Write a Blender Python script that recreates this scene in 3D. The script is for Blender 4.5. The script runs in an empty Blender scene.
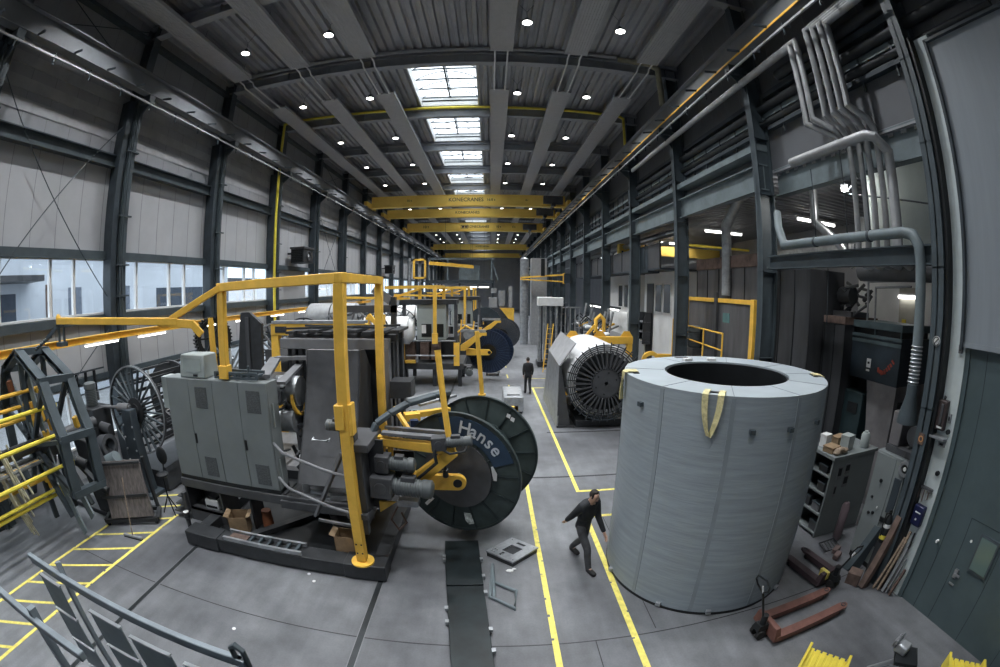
import bpy, bmesh, math, random
from mathutils import Vector, Matrix
random.seed(7)
S = bpy.context.scene
COL = S.collection

# ------------------------------------------------------------------ camera
cam_data = bpy.data.cameras.new('camera')
cam = bpy.data.objects.new('camera', cam_data)
COL.objects.link(cam)
S.camera = cam
H = 5.3
YAW, PITCH, ROLL = -0.0205975, -0.1016765, -0.0068371
_cy, _sy, _cp, _sp, _cr, _sr = (math.cos(YAW), math.sin(YAW), math.cos(PITCH), math.sin(PITCH), math.cos(ROLL), math.sin(ROLL))
Rz = Matrix(((_cy, -_sy, 0), (_sy, _cy, 0), (0, 0, 1)))
Rx = Matrix(((1, 0, 0), (0, _cp, -_sp), (0, _sp, _cp)))
Ry = Matrix(((_cr, 0, _sr), (0, 1, 0), (-_sr, 0, _cr)))
CR = Rz @ Rx @ Ry                      # columns: right, forward, up
right, fwd, up = CR.col[0], CR.col[1], CR.col[2]
cam.matrix_world = Matrix(((right[0], up[0], -fwd[0], 0), (right[1], up[1], -fwd[1], 0), (right[2], up[2], -fwd[2], H), (0, 0, 0, 1)))
cam_data.type = 'PANO'
cam_data.sensor_fit = 'HORIZONTAL'
cam_data.sensor_width = 36.0
cam_data.sensor_height = 24.0
cy = cam_data
cy.panorama_type = 'FISHEYE_LENS_POLYNOMIAL'
cy.fisheye_fov = math.radians(200)
cy.fisheye_polynomial_k0 = 0.0
cy.fisheye_polynomial_k1 = -6.42774559e-02
cy.fisheye_polynomial_k2 = 8.40001745e-05
cy.fisheye_polynomial_k3 = -2.04181062e-05
cy.fisheye_polynomial_k4 = 6.25520872e-07
cam_data.clip_start = 0.05
cam_data.clip_end = 500

# ------------------------------------------------------------------ exposure, world, daylight
S.view_settings.view_transform = 'Standard'
S.view_settings.look = 'None'
S.view_settings.gamma = 1.0
S.view_settings.use_curve_mapping = False
S.view_settings.exposure = 0.12
S.cycles.use_denoising = True
S.cycles.max_bounces = 6
S.cycles.diffuse_bounces = 4
S.cycles.glossy_bounces = 2
S.cycles.transparent_max_bounces = 12
S.cycles.caustics_reflective = False
S.cycles.caustics_refractive = False
S.cycles.sample_clamp_indirect = 4.0
W = bpy.data.worlds.new('overcast_sky')
S.world = W
W.use_nodes = True
nt = W.node_tree
nt.nodes.clear()
out = nt.nodes.new('ShaderNodeOutputWorld')
bg = nt.nodes.new('ShaderNodeBackground')
tc = nt.nodes.new('ShaderNodeTexCoord')
sep = nt.nodes.new('ShaderNodeSeparateXYZ')
rmp = nt.nodes.new('ShaderNodeValToRGB')
rmp.color_ramp.elements[0].position = 0.0
rmp.color_ramp.elements[0].color = (0.38, 0.46, 0.57, 1)
rmp.color_ramp.elements[1].position = 0.6
rmp.color_ramp.elements[1].color = (0.93, 0.97, 1.0, 1)
nt.links.new(tc.outputs['Generated'], sep.inputs[0])
nt.links.new(sep.outputs['Z'], rmp.inputs[0])
nt.links.new(rmp.outputs[0], bg.inputs['Color'])
bg.inputs['Strength'].default_value = 4.0
nt.links.new(bg.outputs[0], out.inputs[0])
LAMP_POWER = 205.0
LAMP_SPREAD = 115.0
LAMP_COLOR = (0.96, 0.98, 1.0)
LZ = 14.55

# ------------------------------------------------------------------ materials
MATS = {}
def mat(name, col, rough=0.6, metal=0.0, noise=0.12, scale=3.0, bump=0.0, emit=None, estr=0.0, spec=0.4, col2=None, stretch=(1, 1, 1), bscale=None):
    if name in MATS:
        return MATS[name]
    m = bpy.data.materials.new(name)
    m.use_nodes = True
    n = m.node_tree
    b = n.nodes['Principled BSDF']
    b.inputs['Roughness'].default_value = rough
    b.inputs['Metallic'].default_value = metal
    b.inputs['Specular IOR Level'].default_value = spec
    b.inputs['Base Color'].default_value = (*col, 1)
    if noise > 0 or col2:
        t = n.nodes.new('ShaderNodeTexCoord')
        mp = n.nodes.new('ShaderNodeMapping')
        mp.inputs['Scale'].default_value = stretch
        z = n.nodes.new('ShaderNodeTexNoise')
        z.inputs['Scale'].default_value = scale
        z.inputs['Detail'].default_value = 5
        z.inputs['Roughness'].default_value = 0.62
        r = n.nodes.new('ShaderNodeValToRGB')
        c2 = col2 or tuple(min(1, c * (1 + noise * 1.6)) for c in col)
        c1 = tuple(c * (1 - noise * 1.6) for c in col) if not col2 else col
        r.color_ramp.elements[0].position = 0.32
        r.color_ramp.elements[0].color = (*c1, 1)
        r.color_ramp.elements[1].position = 0.7
        r.color_ramp.elements[1].color = (*c2, 1)
        n.links.new(t.outputs['Object'], mp.inputs[0])
        n.links.new(mp.outputs[0], z.inputs['Vector'])
        n.links.new(z.outputs['Fac'], r.inputs[0])
        n.links.new(r.outputs[0], b.inputs['Base Color'])
        if bump > 0:
            bp = n.nodes.new('ShaderNodeBump')
            bp.inputs['Strength'].default_value = bump
            bp.inputs['Distance'].default_value = 0.02
            n.links.new(z.outputs['Fac'], bp.inputs['Height'])
            n.links.new(bp.outputs[0], b.inputs['Normal'])
    if emit:
        b.inputs['Emission Color'].default_value = (*emit, 1)
        b.inputs['Emission Strength'].default_value = estr
    MATS[name] = m
    return m

def glass_mat(name, tint, gloss=0.12, rough=0.03, diff=0.0):
    if name in MATS:
        return MATS[name]
    m = bpy.data.materials.new(name)
    m.use_nodes = True
    n = m.node_tree
    n.nodes.clear()
    o = n.nodes.new('ShaderNodeOutputMaterial')
    tr = n.nodes.new('ShaderNodeBsdfTransparent')
    tr.inputs[0].default_value = (*tint, 1)
    gl = n.nodes.new('ShaderNodeBsdfGlossy')
    gl.inputs['Roughness'].default_value = rough
    gl.inputs['Color'].default_value = (0.9, 0.95, 1, 1)
    mx = n.nodes.new('ShaderNodeMixShader')
    mx.inputs[0].default_value = gloss
    n.links.new(tr.outputs[0], mx.inputs[1])
    n.links.new(gl.outputs[0], mx.inputs[2])
    last = mx
    if diff > 0:
        d = n.nodes.new('ShaderNodeBsdfTranslucent')
        d.inputs[0].default_value = (0.9, 0.93, 0.95, 1)
        m2 = n.nodes.new('ShaderNodeMixShader')
        m2.inputs[0].default_value = diff
        n.links.new(mx.outputs[0], m2.inputs[1])
        n.links.new(d.outputs[0], m2.inputs[2])
        last = m2
    n.links.new(last.outputs[0], o.inputs[0])
    MATS[name] = m
    return m

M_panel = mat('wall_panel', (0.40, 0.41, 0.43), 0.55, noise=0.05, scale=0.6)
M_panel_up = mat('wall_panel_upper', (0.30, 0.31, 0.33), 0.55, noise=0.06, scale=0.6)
M_seam = mat('panel_seam', (0.20, 0.205, 0.215), 0.7)
M_white_wall = mat('plaster_white', (0.74, 0.75, 0.75), 0.7, noise=0.05, scale=1.0)
M_steel = mat('painted_steel_dark', (0.040, 0.052, 0.063), 0.5, noise=0.15, scale=2.0)
M_steel_m = mat('painted_steel_mid', (0.062, 0.080, 0.092), 0.5, noise=0.12, scale=2.0)
M_steel_l = mat('painted_steel_light', (0.155, 0.19, 0.205), 0.5, noise=0.12, scale=2.0)
M_roofsteel = mat('roof_steel', (0.30, 0.315, 0.34), 0.55, noise=0.08, scale=1.0)
M_deck = mat('roof_deck', (0.36, 0.37, 0.395), 0.5, metal=0.15, noise=0.10, scale=0.5)
M_strip = mat('heating_panel', (0.42, 0.43, 0.45), 0.5, noise=0.04)
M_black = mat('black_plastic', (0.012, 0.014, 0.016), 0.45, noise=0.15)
M_dark = mat('charcoal_metal', (0.035, 0.038, 0.042), 0.45, noise=0.15, scale=4)
M_machine = mat('machine_grey', (0.066, 0.069, 0.075), 0.45, noise=0.12, scale=2.5)
M_machine_l = mat('machine_grey_light', (0.16, 0.165, 0.175), 0.45, noise=0.1, scale=2.5)
M_cab = mat('cabinet_green_grey', (0.185, 0.208, 0.212), 0.5, noise=0.05, scale=1.5)
M_cab_l = mat('cabinet_pale', (0.33, 0.37, 0.365), 0.5, noise=0.05, scale=1.5)
M_vent = mat('vent_filter', (0.10, 0.11, 0.115), 0.8, noise=0.2, scale=40)
M_yellow = mat('machine_yellow', (0.86, 0.52, 0.08), 0.42, noise=0.07, scale=3)
M_yellow2 = mat('lemon_yellow', (0.80, 0.66, 0.08), 0.5, noise=0.08, scale=3)
M_crane = mat('crane_yellow', (0.98, 0.66, 0.15), 0.45, noise=0.06, scale=0.7)
M_line = mat('floor_paint_yellow', (0.78, 0.68, 0.16), 0.7, noise=0.12, scale=9)
M_white = mat('white_paint', (0.72, 0.73, 0.73), 0.5, noise=0.05)
M_chrome = mat('bright_metal', (0.55, 0.56, 0.58), 0.28, metal=0.9, noise=0.1, scale=5)
M_galv = mat('galvanised', (0.36, 0.38, 0.40), 0.42, metal=0.5, noise=0.16, scale=4)
M_pipe = mat('insulated_pipe', (0.36, 0.37, 0.38), 0.5, metal=0.25, noise=0.08, scale=4)
M_pipe_d = mat('dark_pipe', (0.03, 0.035, 0.04), 0.5, noise=0.15)
M_cable = mat('black_cable', (0.02, 0.022, 0.024), 0.5, noise=0.1)
M_card = mat('cardboard', (0.27, 0.19, 0.115), 0.85, noise=0.12, scale=5)
M_wood = mat('timber', (0.27, 0.21, 0.155), 0.8, noise=0.2, scale=4, stretch=(1, 1, 6))
M_rust = mat('rusty_brown', (0.13, 0.09, 0.075), 0.75, noise=0.3, scale=3)
M_rubber = mat('rubber', (0.02, 0.02, 0.02), 0.7, noise=0.1)
M_orange = mat('safety_orange', (0.26, 0.10, 0.05), 0.6, noise=0.15)
M_lampglow = mat('lamp_glow', (1, 1, 1), 0.5, noise=0, emit=(1.0, 0.97, 0.93), estr=14)
M_tube = mat('fluorescent_glow', (1, 1, 1), 0.5, noise=0, emit=(1.0, 0.97, 0.92), estr=6)
M_glass = glass_mat('window_glass', (0.93, 0.96, 0.98), 0.07)
M_glass_dk = glass_mat('tinted_glass', (0.35, 0.42, 0.44), 0.12)
M_glazing = glass_mat('rooflight_glazing', (0.92, 0.95, 0.97), 0.05, diff=0.3)

def floor_material():
    m = bpy.data.materials.new('concrete_floor')
    m.use_nodes = True
    n = m.node_tree
    L = n.links.new
    b = n.nodes['Principled BSDF']
    t = n.nodes.new('ShaderNodeTexCoord')
    def noise(sc, det, stretch=None):
        z = n.nodes.new('ShaderNodeTexNoise')
        z.inputs['Scale'].default_value = sc
        z.inputs['Detail'].default_value = det
        if stretch:
            mp = n.nodes.new('ShaderNodeMapping')
            mp.inputs['Scale'].default_value = stretch
            L(t.outputs['Object'], mp.inputs[0])
            L(mp.outputs[0], z.inputs['Vector'])
        else:
            L(t.outputs['Object'], z.inputs['Vector'])
        return z
    a = noise(0.32, 7)
    c = noise(2.4, 6)
    d = noise(30, 3)
    s = noise(0.9, 5, (5, 0.6, 1))
    r = n.nodes.new('ShaderNodeValToRGB')
    r.color_ramp.elements[0].position = 0.30
    r.color_ramp.elements[0].color = (0.094, 0.098, 0.108, 1)
    r.color_ramp.elements[1].position = 0.72
    r.color_ramp.elements[1].color = (0.215, 0.225, 0.238, 1)
    L(a.outputs['Fac'], r.inputs[0])
    def mult(prev, z, lo, hi):
        mr = n.nodes.new('ShaderNodeMapRange')
        mr.inputs['From Min'].default_value = 0.3
        mr.inputs['From Max'].default_value = 0.7
        mr.inputs['To Min'].default_value = lo
        mr.inputs['To Max'].default_value = hi
        L(z.outputs['Fac'], mr.inputs[0])
        mx = n.nodes.new('ShaderNodeMix')
        mx.data_type = 'RGBA'
        mx.blend_type = 'MULTIPLY'
        mx.inputs[0].default_value = 1.0
        L(prev, mx.inputs[6])
        L(mr.outputs[0], mx.inputs[7])
        return mx.outputs[2]
    o = mult(r.outputs[0], c, 0.82, 1.15)
    o = mult(o, d, 0.93, 1.06)
    o = mult(o, s, 0.88, 1.1)
    L(o, b.inputs['Base Color'])
    b.inputs['Roughness'].default_value = 0.42
    b.inputs['Specular IOR Level'].default_value = 0.35
    return m
M_floor = floor_material()

# ------------------------------------------------------------------ mesh helpers
V = Vector
def perp(d):
    d = d.normalized()
    u = V((0, 0, 1)) if abs(d.z) < 0.9 else V((1, 0, 0))
    a = d.cross(u).normalized()
    return a, a.cross(d).normalized()

SPLIT = {'lid_joint', 'seam_strip', 'shelf_box', 'linkage', 'guide_roller', 'bolt', 'hinge', 'slot', 'ring_spacer', 'tension_roller', 'wall_bracket',
         'lettering', 'frame_post', 'yellow_bracket', 'hanger_clip', 'parapet_post', 'spool_roller', 'clamp_tool', 'cable_tray', 'hose', 'flange_rib', 'side_rail', 'handrail', 'tower_leg'}
class MB:
    def __init__(s):
        s.bm = bmesh.new()
    def face(s, vs):
        try:
            s.bm.faces.new(vs)
        except ValueError:
            pass
    def poly(s, pts):
        s.face([s.bm.verts.new(p) for p in pts])
        return s
    def hexa(s, p):               # 8 points: 4 bottom loop, 4 top loop
        v = [s.bm.verts.new(q) for q in p]
        for f in ((3, 2, 1, 0), (4, 5, 6, 7), (0, 1, 5, 4), (1, 2, 6, 5), (2, 3, 7, 6), (3, 0, 4, 7)):
            s.face([v[i] for i in f])
        return s
    def box(s, x0, x1, y0, y1, z0, z1):
        return s.hexa([(x0, y0, z0), (x1, y0, z0), (x1, y1, z0), (x0, y1, z0), (x0, y0, z1), (x1, y0, z1), (x1, y1, z1), (x0, y1, z1)])
    def obox(s, c, size, rz=0.0, rx=0.0, ry=0.0):
        R = Matrix.Rotation(rz, 3, 'Z') @ Matrix.Rotation(ry, 3, 'Y') @ Matrix.Rotation(rx, 3, 'X')
        h = [k / 2 for k in size]
        q = [(-1, -1, -1), (1, -1, -1), (1, 1, -1), (-1, 1, -1), (-1, -1, 1), (1, -1, 1), (1, 1, 1), (-1, 1, 1)]
        return s.hexa([V(c) + R @ V((a * h[0], b * h[1], d * h[2])) for a, b, d in q])
    def beam(s, p0, p1, w, h, upv=(0, 0, 1)):   # rectangular bar: w across, h along up
        p0, p1 = V(p0), V(p1)
        d = (p1 - p0).normalized()
        u = V(upv)
        if abs(d.dot(u)) > 0.97:
            u = V((0, 1, 0))
        a = d.cross(u).normalized()
        u = a.cross(d).normalized()
        a, u = a * w / 2, u * h / 2
        return s.hexa([p0 - a - u, p0 + a - u, p1 + a - u, p1 - a - u, p0 - a + u, p0 + a + u, p1 + a + u, p1 - a + u])
    def ibeam(s, p0, p1, w, h, tf=0.03, tw=0.02, upv=(0, 0, 1)):
        p0, p1 = V(p0), V(p1)
        d = (p1 - p0).normalized()
        u = V(upv)
        if abs(d.dot(u)) > 0.97:
            u = V((0, 1, 0))
        a = d.cross(u).normalized()
        u = a.cross(d).normalized()
        o = u * (h / 2 - tf / 2)
        s.beam(p0 + o, p1 + o, w, tf, u)
        s.beam(p0 - o, p1 - o, w, tf, u)
        s.beam(p0, p1, tw, h - 2 * tf, u)
        return s
    def tube(s, pts, r, n=8, cap=True, closed=False):
        pts = [V(p) for p in pts]
        rings = []
        N = len(pts)
        pa = None
        for i, p in enumerate(pts):
            if closed:
                d = (pts[(i + 1) % N] - pts[i - 1])
            elif i == 0:
                d = pts[1] - p
            elif i == N - 1:
                d = p - pts[-2]
            else:
                d = (pts[i + 1] - p).normalized() + (p - pts[i - 1]).normalized()
            d = d.normalized()
            if pa is None:
                a, b = perp(d)
            else:
                a = (pa - d * pa.dot(d)).normalized()
                b = a.cross(d).normalized()
            pa = a
            rr = r[i] if isinstance(r, (list, tuple)) else r
            if 0 < i < N - 1 and not closed:
                c = (pts[i + 1] - p).normalized().dot((p - pts[i - 1]).normalized())
                rr *= min(1.6, 1 / max(0.3, math.sqrt(max(0.0, (1 + c) / 2)))) if c < 0.95 else 1
            rings.append([s.bm.verts.new(p + (a * math.cos(2 * math.pi * k / n) + b * math.sin(2 * math.pi * k / n)) * rr) for k in range(n)])
        M = N if closed else N - 1
        for i in range(M):
            A, B = rings[i], rings[(i + 1) % N]
            for k in range(n):
                s.face([A[k], A[(k + 1) % n], B[(k + 1) % n], B[k]])
        if cap and not closed:
            s.face(rings[0][::-1])
            s.face(rings[-1])
        return s
    def cyl(s, p0, p1, r, n=16, r1=None):
        return s.tube([p0, p1], [r, r if r1 is None else r1], n)
    def lathe(s, prof, o=(0, 0, 0), axis=(0, 0, 1), n=32, closed=False, a0=0.0, a1=None):
        # prof: list of (radius, height along the axis)
        o, ax = V(o), V(axis).normalized()
        a, b = perp(ax)
        full = a1 is None
        cnt = n if full else n + 1
        span = 2 * math.pi if full else a1 - a0
        rings = []
        for r, h in prof:
            if r < 1e-6:
                rings.append([s.bm.verts.new(o + ax * h)] * cnt)
            else:
                rings.append([s.bm.verts.new(o + ax * h + (a * math.cos(a0 + span * k / n) + b * math.sin(a0 + span * k / n)) * r) for k in range(cnt)])
        m = len(rings)
        for i in range(m if closed else m - 1):
            A, B = rings[i], rings[(i + 1) % m]
            for k in range(n):
                k2 = (k + 1) % cnt
                f = []
                for v in (A[k], A[k2], B[k2], B[k]):
                    if v not in f:
                        f.append(v)
                if len(f) > 2:
                    s.face(f)
        return s
    def ring(s, o, axis, ro, ri, t, n=32):       # flat annulus of thickness t centred on o
        return s.lathe([(ri, -t / 2), (ro, -t / 2), (ro, t / 2), (ri, t / 2)], o, axis, n, closed=True)
    def disc(s, o, axis, r, t, n=32):
        return s.lathe([(0, -t / 2), (r, -t / 2), (r, t / 2), (0, t / 2)], o, axis, n)
    def prism(s, poly, ext):
        e = V(ext)
        A = [s.bm.verts.new(p) for p in poly]
        B = [s.bm.verts.new(V(p) + e) for p in poly]
        s.face(A[::-1])
        s.face(B)
        n = len(A)
        for i in range(n):
            s.face([A[i], A[(i + 1) % n], B[(i + 1) % n], B[i]])
        return s
    def sphere(s, c, r, sx=1, sy=1, sz=1, seg=12):
        m = bmesh.ops.create_uvsphere(s.bm, u_segments=seg, v_segments=max(6, seg // 2), radius=r)
        for v in m['verts']:
            v.co = V((v.co.x * sx, v.co.y * sy, v.co.z * sz)) + V(c)
        return s
    def clusters(s, join=True):
        """loose pieces of the mesh, those whose boxes touch taken together"""
        seen, isl = set(), []
        for v in s.bm.verts:
            if v in seen:
                continue
            st, grp = [v], []
            seen.add(v)
            while st:
                q = st.pop()
                grp.append(q)
                for e in q.link_edges:
                    o = e.other_vert(q)
                    if o not in seen:
                        seen.add(o)
                        st.append(o)
            lo = [min(p.co[i] for p in grp) - 0.004 for i in range(3)]
            hi = [max(p.co[i] for p in grp) + 0.004 for i in range(3)]
            isl.append([grp, lo, hi])
        merged = join
        while merged:
            merged = False
            for i in range(len(isl)):
                for j in range(i + 1, len(isl)):
                    A, B = isl[i], isl[j]
                    if all(A[1][k] <= B[2][k] and B[1][k] <= A[2][k] for k in range(3)):
                        isl[i] = [A[0] + B[0], [min(A[1][k], B[1][k]) for k in range(3)], [max(A[2][k], B[2][k]) for k in range(3)]]
                        del isl[j]
                        merged = True
                        break
                if merged:
                    break
        return [g[0] for g in isl]
    def done(s, name, material, parent=None, label=None, smooth=None, bevel=0.0, kind=None):
        if parent is not None and name in SPLIT:
            gs = s.clusters(name not in ('linkage', 'guide_roller'))
            if len(gs) > 1:
                last = None
                for g in gs:
                    m = MB()
                    mp = {v: m.bm.verts.new(v.co) for v in g}
                    for f in {f for v in g for f in v.link_faces}:
                        m.face([mp[v] for v in f.verts])
                    last = m._done(name, material, parent, label, smooth, bevel, kind)
                s.bm.free()
                return last
        return s._done(name, material, parent, label, smooth, bevel, kind)
    def _done(s, name, material, parent=None, label=None, smooth=None, bevel=0.0, kind=None):
        bm = s.bm
        bmesh.ops.recalc_face_normals(bm, faces=bm.faces)
        off = V((0, 0, 0))
        if parent is None:
            xs = [v.co for v in bm.verts]
            lo = V([min(v[i] for v in xs) for i in range(3)])
            hi = V([max(v[i] for v in xs) for i in range(3)])
            off = V(((lo.x + hi.x) / 2, (lo.y + hi.y) / 2, lo.z))
        else:
            q = parent
            while q is not None:
                off = off + q.location
                q = q.parent
        for v in bm.verts:
            v.co -= off
        me = bpy.data.meshes.new(name)
        bm.to_mesh(me)
        bm.free()
        if smooth is None or smooth:
            ang = math.radians(38)
            me.shade_smooth()
            try:
                me.set_sharp_from_angle(angle=ang)
            except Exception:
                pass
        o = bpy.data.objects.new(name, me)
        me.materials.append(material)
        COL.objects.link(o)
        if parent is None:
            o.location = off
        else:
            o.parent = parent
        if label:
            o['label'] = label
        if kind:
            o['kind'] = kind
        if bevel > 0:
            md = o.modifiers.new('edge', 'BEVEL')
            md.width = bevel
            md.segments = 2
            md.limit_method = 'ANGLE'
            md.angle_limit = math.radians(50)
        return o

def thing(name, label, cat, loc=(0, 0, 0), group=None):
    o = bpy.data.objects.new(name, None)
    o.empty_display_size = 0.2
    COL.objects.link(o)
    o.location = loc
    o['label'] = label
    o['category'] = cat
    if group:
        o['group'] = group
    return o

def tag(o, label, cat, group=None, kind=None):
    o['label'] = label
    o['category'] = cat
    if group:
        o['group'] = group
    if kind:
        o['kind'] = kind
    return o

def struct(mb, name, material, label=None, bevel=0.0, smooth=None):
    o = mb.done(name, material, None, label, smooth, bevel)
    o['kind'] = 'structure'
    return o

def kids(o):
    return [c for c in bpy.data.objects if c.parent == o]

def dup(root, loc, label=None, group=None):
    def rec(o, parent):
        c = o.copy()
        COL.objects.link(c)
        if parent is not None:
            c.parent = parent
        for ch in CH.get(o, ()):
            rec(ch, c)
        return c
    CH = {}
    for ob in COL.objects:
        if ob.parent is not None:
            CH.setdefault(ob.parent, []).append(ob)
    r = rec(root, None)
    r.location = loc
    if label:
        r['label'] = label
    if group:
        r['group'] = group
    return r

# layout constants (metres; X across the hall, Y down the hall, Z up)
XL, XR = -12.0, 7.37           # inner faces of the column rows
WL, WR = -12.55, 8.0           # wall planes
Y0, Y1 = -6.0, 112.5
NB = 18
def YC(k):
    return 4.15 + 6.0 * k
ZD = 15.4                      # underside of the roof deck

# ================================================================== SETTING
# floor
struct(MB().box(-14.0, 22.0, Y0, Y1, -0.2, 0.0), 'floor', M_floor)

def floor_strip(x0, x1, y0, y1, m, name, z=0.004):
    return struct(MB().box(x0, x1, y0, y1, -0.01, z), name, m)

M_joint = mat('joint_dark', (0.035, 0.036, 0.04), 0.7, noise=0.1)
M_raildk = mat('floor_rail', (0.03, 0.035, 0.038), 0.4, metal=0.4, noise=0.1)
for xr in (-6.385, -2.06):
    mb = MB()
    mb.box(xr - 0.05, xr + 0.05, Y0, 30, -0.01, 0.003)
    o = struct(mb, 'floor_strip', M_raildk)
    mb = MB()
    mb.box(xr - 0.065, xr - 0.05, Y0, 30, -0.01, 0.005).box(xr + 0.05, xr + 0.065, Y0, 30, -0.01, 0.005)
    mb.done('track_edge', M_machine_l, o)
floor_strip(-9.2, 7.6, 4.795, 4.815, M_joint, 'floor_line', 0.002)
floor_strip(0.98, 7.6, 11.32, 11.40, M_joint, 'floor_line', 0.002)
floor_strip(2.1, 7.6, 15.34, 15.44, M_joint, 'floor_line', 0.002)
floor_strip(2.66, 2.675, 4.9, 9.0, M_joint, 'floor_line', 0.002)
floor_strip(1.62, 1.635, -4.0, 4.8, M_joint, 'floor_line', 0.002)

def worn_line(p0, p1, w, name='floor_marking', z=0.006, wear=0.5):
    """painted line with chipped notches along its edges"""
    p0, p1 = V(p0), V(p1)
    d = (p1 - p0)
    L = d.length
    d.normalize()
    a = V((-d.y, d.x, 0))
    mb = MB()
    t = 0.0
    rnd = random.Random(int(L * 1000) + int(p0.x * 77))
    while t < L:
        seg = min(L - t, rnd.uniform(0.25, 0.9))
        l = w / 2
        r = w / 2
        mb.hexa([p0 + d * t - a * l + V((0, 0, -0.004)), p0 + d * t + a * r + V((0, 0, -0.004)), p0 + d * (t + seg) + a * r + V((0, 0, -0.004)), p0 + d * (t + seg) - a * l + V((0, 0, -0.004)),
                 p0 + d * t - a * l + V((0, 0, z)), p0 + d * t + a * r + V((0, 0, z)), p0 + d * (t + seg) + a * r + V((0, 0, z)), p0 + d * (t + seg) - a * l + V((0, 0, z))])
        t += seg
        if t < L - 0.2 and rnd.random() < wear:           # a chip out of one edge
            g = rnd.uniform(0.02, 0.07)
            side = rnd.choice((-1, 1))
            k = rnd.uniform(0.1, 0.6) * w / 2
            lo, hi = (-k, w / 2) if side > 0 else (-w / 2, k)
            mb.hexa([p0 + d * t + a * lo, p0 + d * t + a * hi, p0 + d * (t + g) + a * hi, p0 + d * (t + g) + a * lo,
                     p0 + d * t + a * lo + V((0, 0, z)), p0 + d * t + a * hi + V((0, 0, z)), p0 + d * (t + g) + a * hi + V((0, 0, z)), p0 + d * (t + g) + a * lo + V((0, 0, z))])
            t += g
    return struct(mb, name, M_line)

worn_line((0.99, -3, 0), (0.99, 14.5, 0), 0.10)
for y in (15.6, 17.6, 19.8, 22.5, 25.5, 29, 33, 37.5, 42):
    worn_line((0.99 + 0.02 * ((y * 7) % 3), y, 0), (0.99, y + 1.1, 0), 0.07)
worn_line((2.27, -3, 0), (2.27, 8.98, 0), 0.11)
worn_line((2.22, 8.98, 0), (4.6, 8.98, 0), 0.10)
worn_line((2.33, 10.42, 0), (2.26, 22.9, 0), 0.10)
worn_line((2.28, 10.38, 0), (5.2, 10.38, 0), 0.09)
worn_line((2.22, 22.9, 0), (3.4, 22.9, 0), 0.09)
worn_line((2.0, 25.4, 0), (3.4, 25.4, 0), 0.07)
worn_line((-9.29, -1, 0), (-9.29, 10.4, 0), 0.085)
worn_line((-7.80, -1, 0), (-7.80, 7.4, 0), 0.085)
for k in range(-2, 8):
    y = 2.22 + 0.81 * k
    yb = y + 0.92
    xb = -7.82
    worn_line((-9.27, y, 0), (xb, yb, 0), 0.07, wear=0.2)

# ceiling deck: trapezoid ribs along the hall, open where the rooflights are
SKX0, SKX1 = -3.85, -0.80
SKY = [(YC(k) + 1.3, YC(k) + 5.75) for k in range(2, 17)]
def deck(mb, x0, x1, y0, y1):
    pitch = 0.36
    n = max(1, round((x1 - x0) / pitch))
    p = (x1 - x0) / n
    prof = []
    for i in range(n):
        b = x0 + i * p
        prof += [(b, ZD), (b + p * 0.42, ZD), (b + p * 0.54, ZD + 0.13), (b + p * 0.88, ZD + 0.13)]
    prof.append((x1, ZD))
    for a, b in zip(prof[:-1], prof[1:]):
        v = [mb.bm.verts.new(q) for q in ((a[0], y0, a[1]), (b[0], y0, b[1]), (b[0], y1, b[1]), (a[0], y1, a[1]))]
        mb.face(v)
mb = MB()
deck(mb, -13.0, SKX0, Y0, Y1)
deck(mb, SKX1, 22.2, Y0, Y1)
ys = [Y0] + [v for ab in SKY for v in ab] + [Y1]
for a, b in zip(ys[0::2], ys[1::2]):
    deck(mb, SKX0, SKX1, a, b)
struct(mb, 'ceiling', M_deck, smooth=False)
mb = MB()                       # weatherproof skin above the deck
for a, b in zip(ys[0::2], ys[1::2]):
    mb.box(SKX0, SKX1, a, b, ZD + 0.2, ZD + 0.3)
mb.box(-13.0, SKX0, Y0, Y1, ZD + 0.2, ZD + 0.3).box(SKX1, 22.2, Y0, Y1, ZD + 0.2, ZD + 0.3)
struct(mb, 'roof', M_deck)

# rooflights: upstand, bars, arched glazing
for i, (a, b) in enumerate(SKY):
    mb = MB()
    t = 0.06
    z0, z1 = ZD - 0.05, ZD + 0.5
    mb.box(SKX0 - t, SKX0, a - t, b + t, z0, z1).box(SKX1, SKX1 + t, a - t, b + t, z0, z1)
    mb.box(SKX0, SKX1, a - t, a, z0, z1).box(SKX0, SKX1, b, b + t, z0, z1)
    fr = struct(mb, 'window_%d' % (i + 1), M_white, 'rooflight frame')
    xc, w = (SKX0 + SKX1) / 2, (SKX1 - SKX0) / 2
    arc = [(xc - w + 2 * w * j / 10, z1 + 0.45 * (1 - ((j - 5) / 5.0) ** 2)) for j in range(11)]
    g = MB()
    for (xa, za), (xb, zb) in zip(arc[:-1], arc[1:]):
        g.poly([(xa, a, za), (xb, a, zb), (xb, b, zb), (xa, b, za)])
    g.done('pane', M_glazing, fr)
    g = MB()
    nb = 4
    for j in range(nb + 1):
        y = a + (b - a) * j / nb
        g.tube([(x, y, z) for x, z in arc], 0.035, 5)
        g.beam((SKX0, y, z1 - 0.02), (SKX1, y, z1 - 0.02), 0.07, 0.07)
    g.beam((xc, a, z1 - 0.02), (xc, b, z1 - 0.02), 0.09, 0.08)
    g.beam((xc, a, z1 + 0.42), (xc, b, z1 + 0.42), 0.05, 0.05)
    g.done('glazing_bars', M_steel_m, fr)

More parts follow.
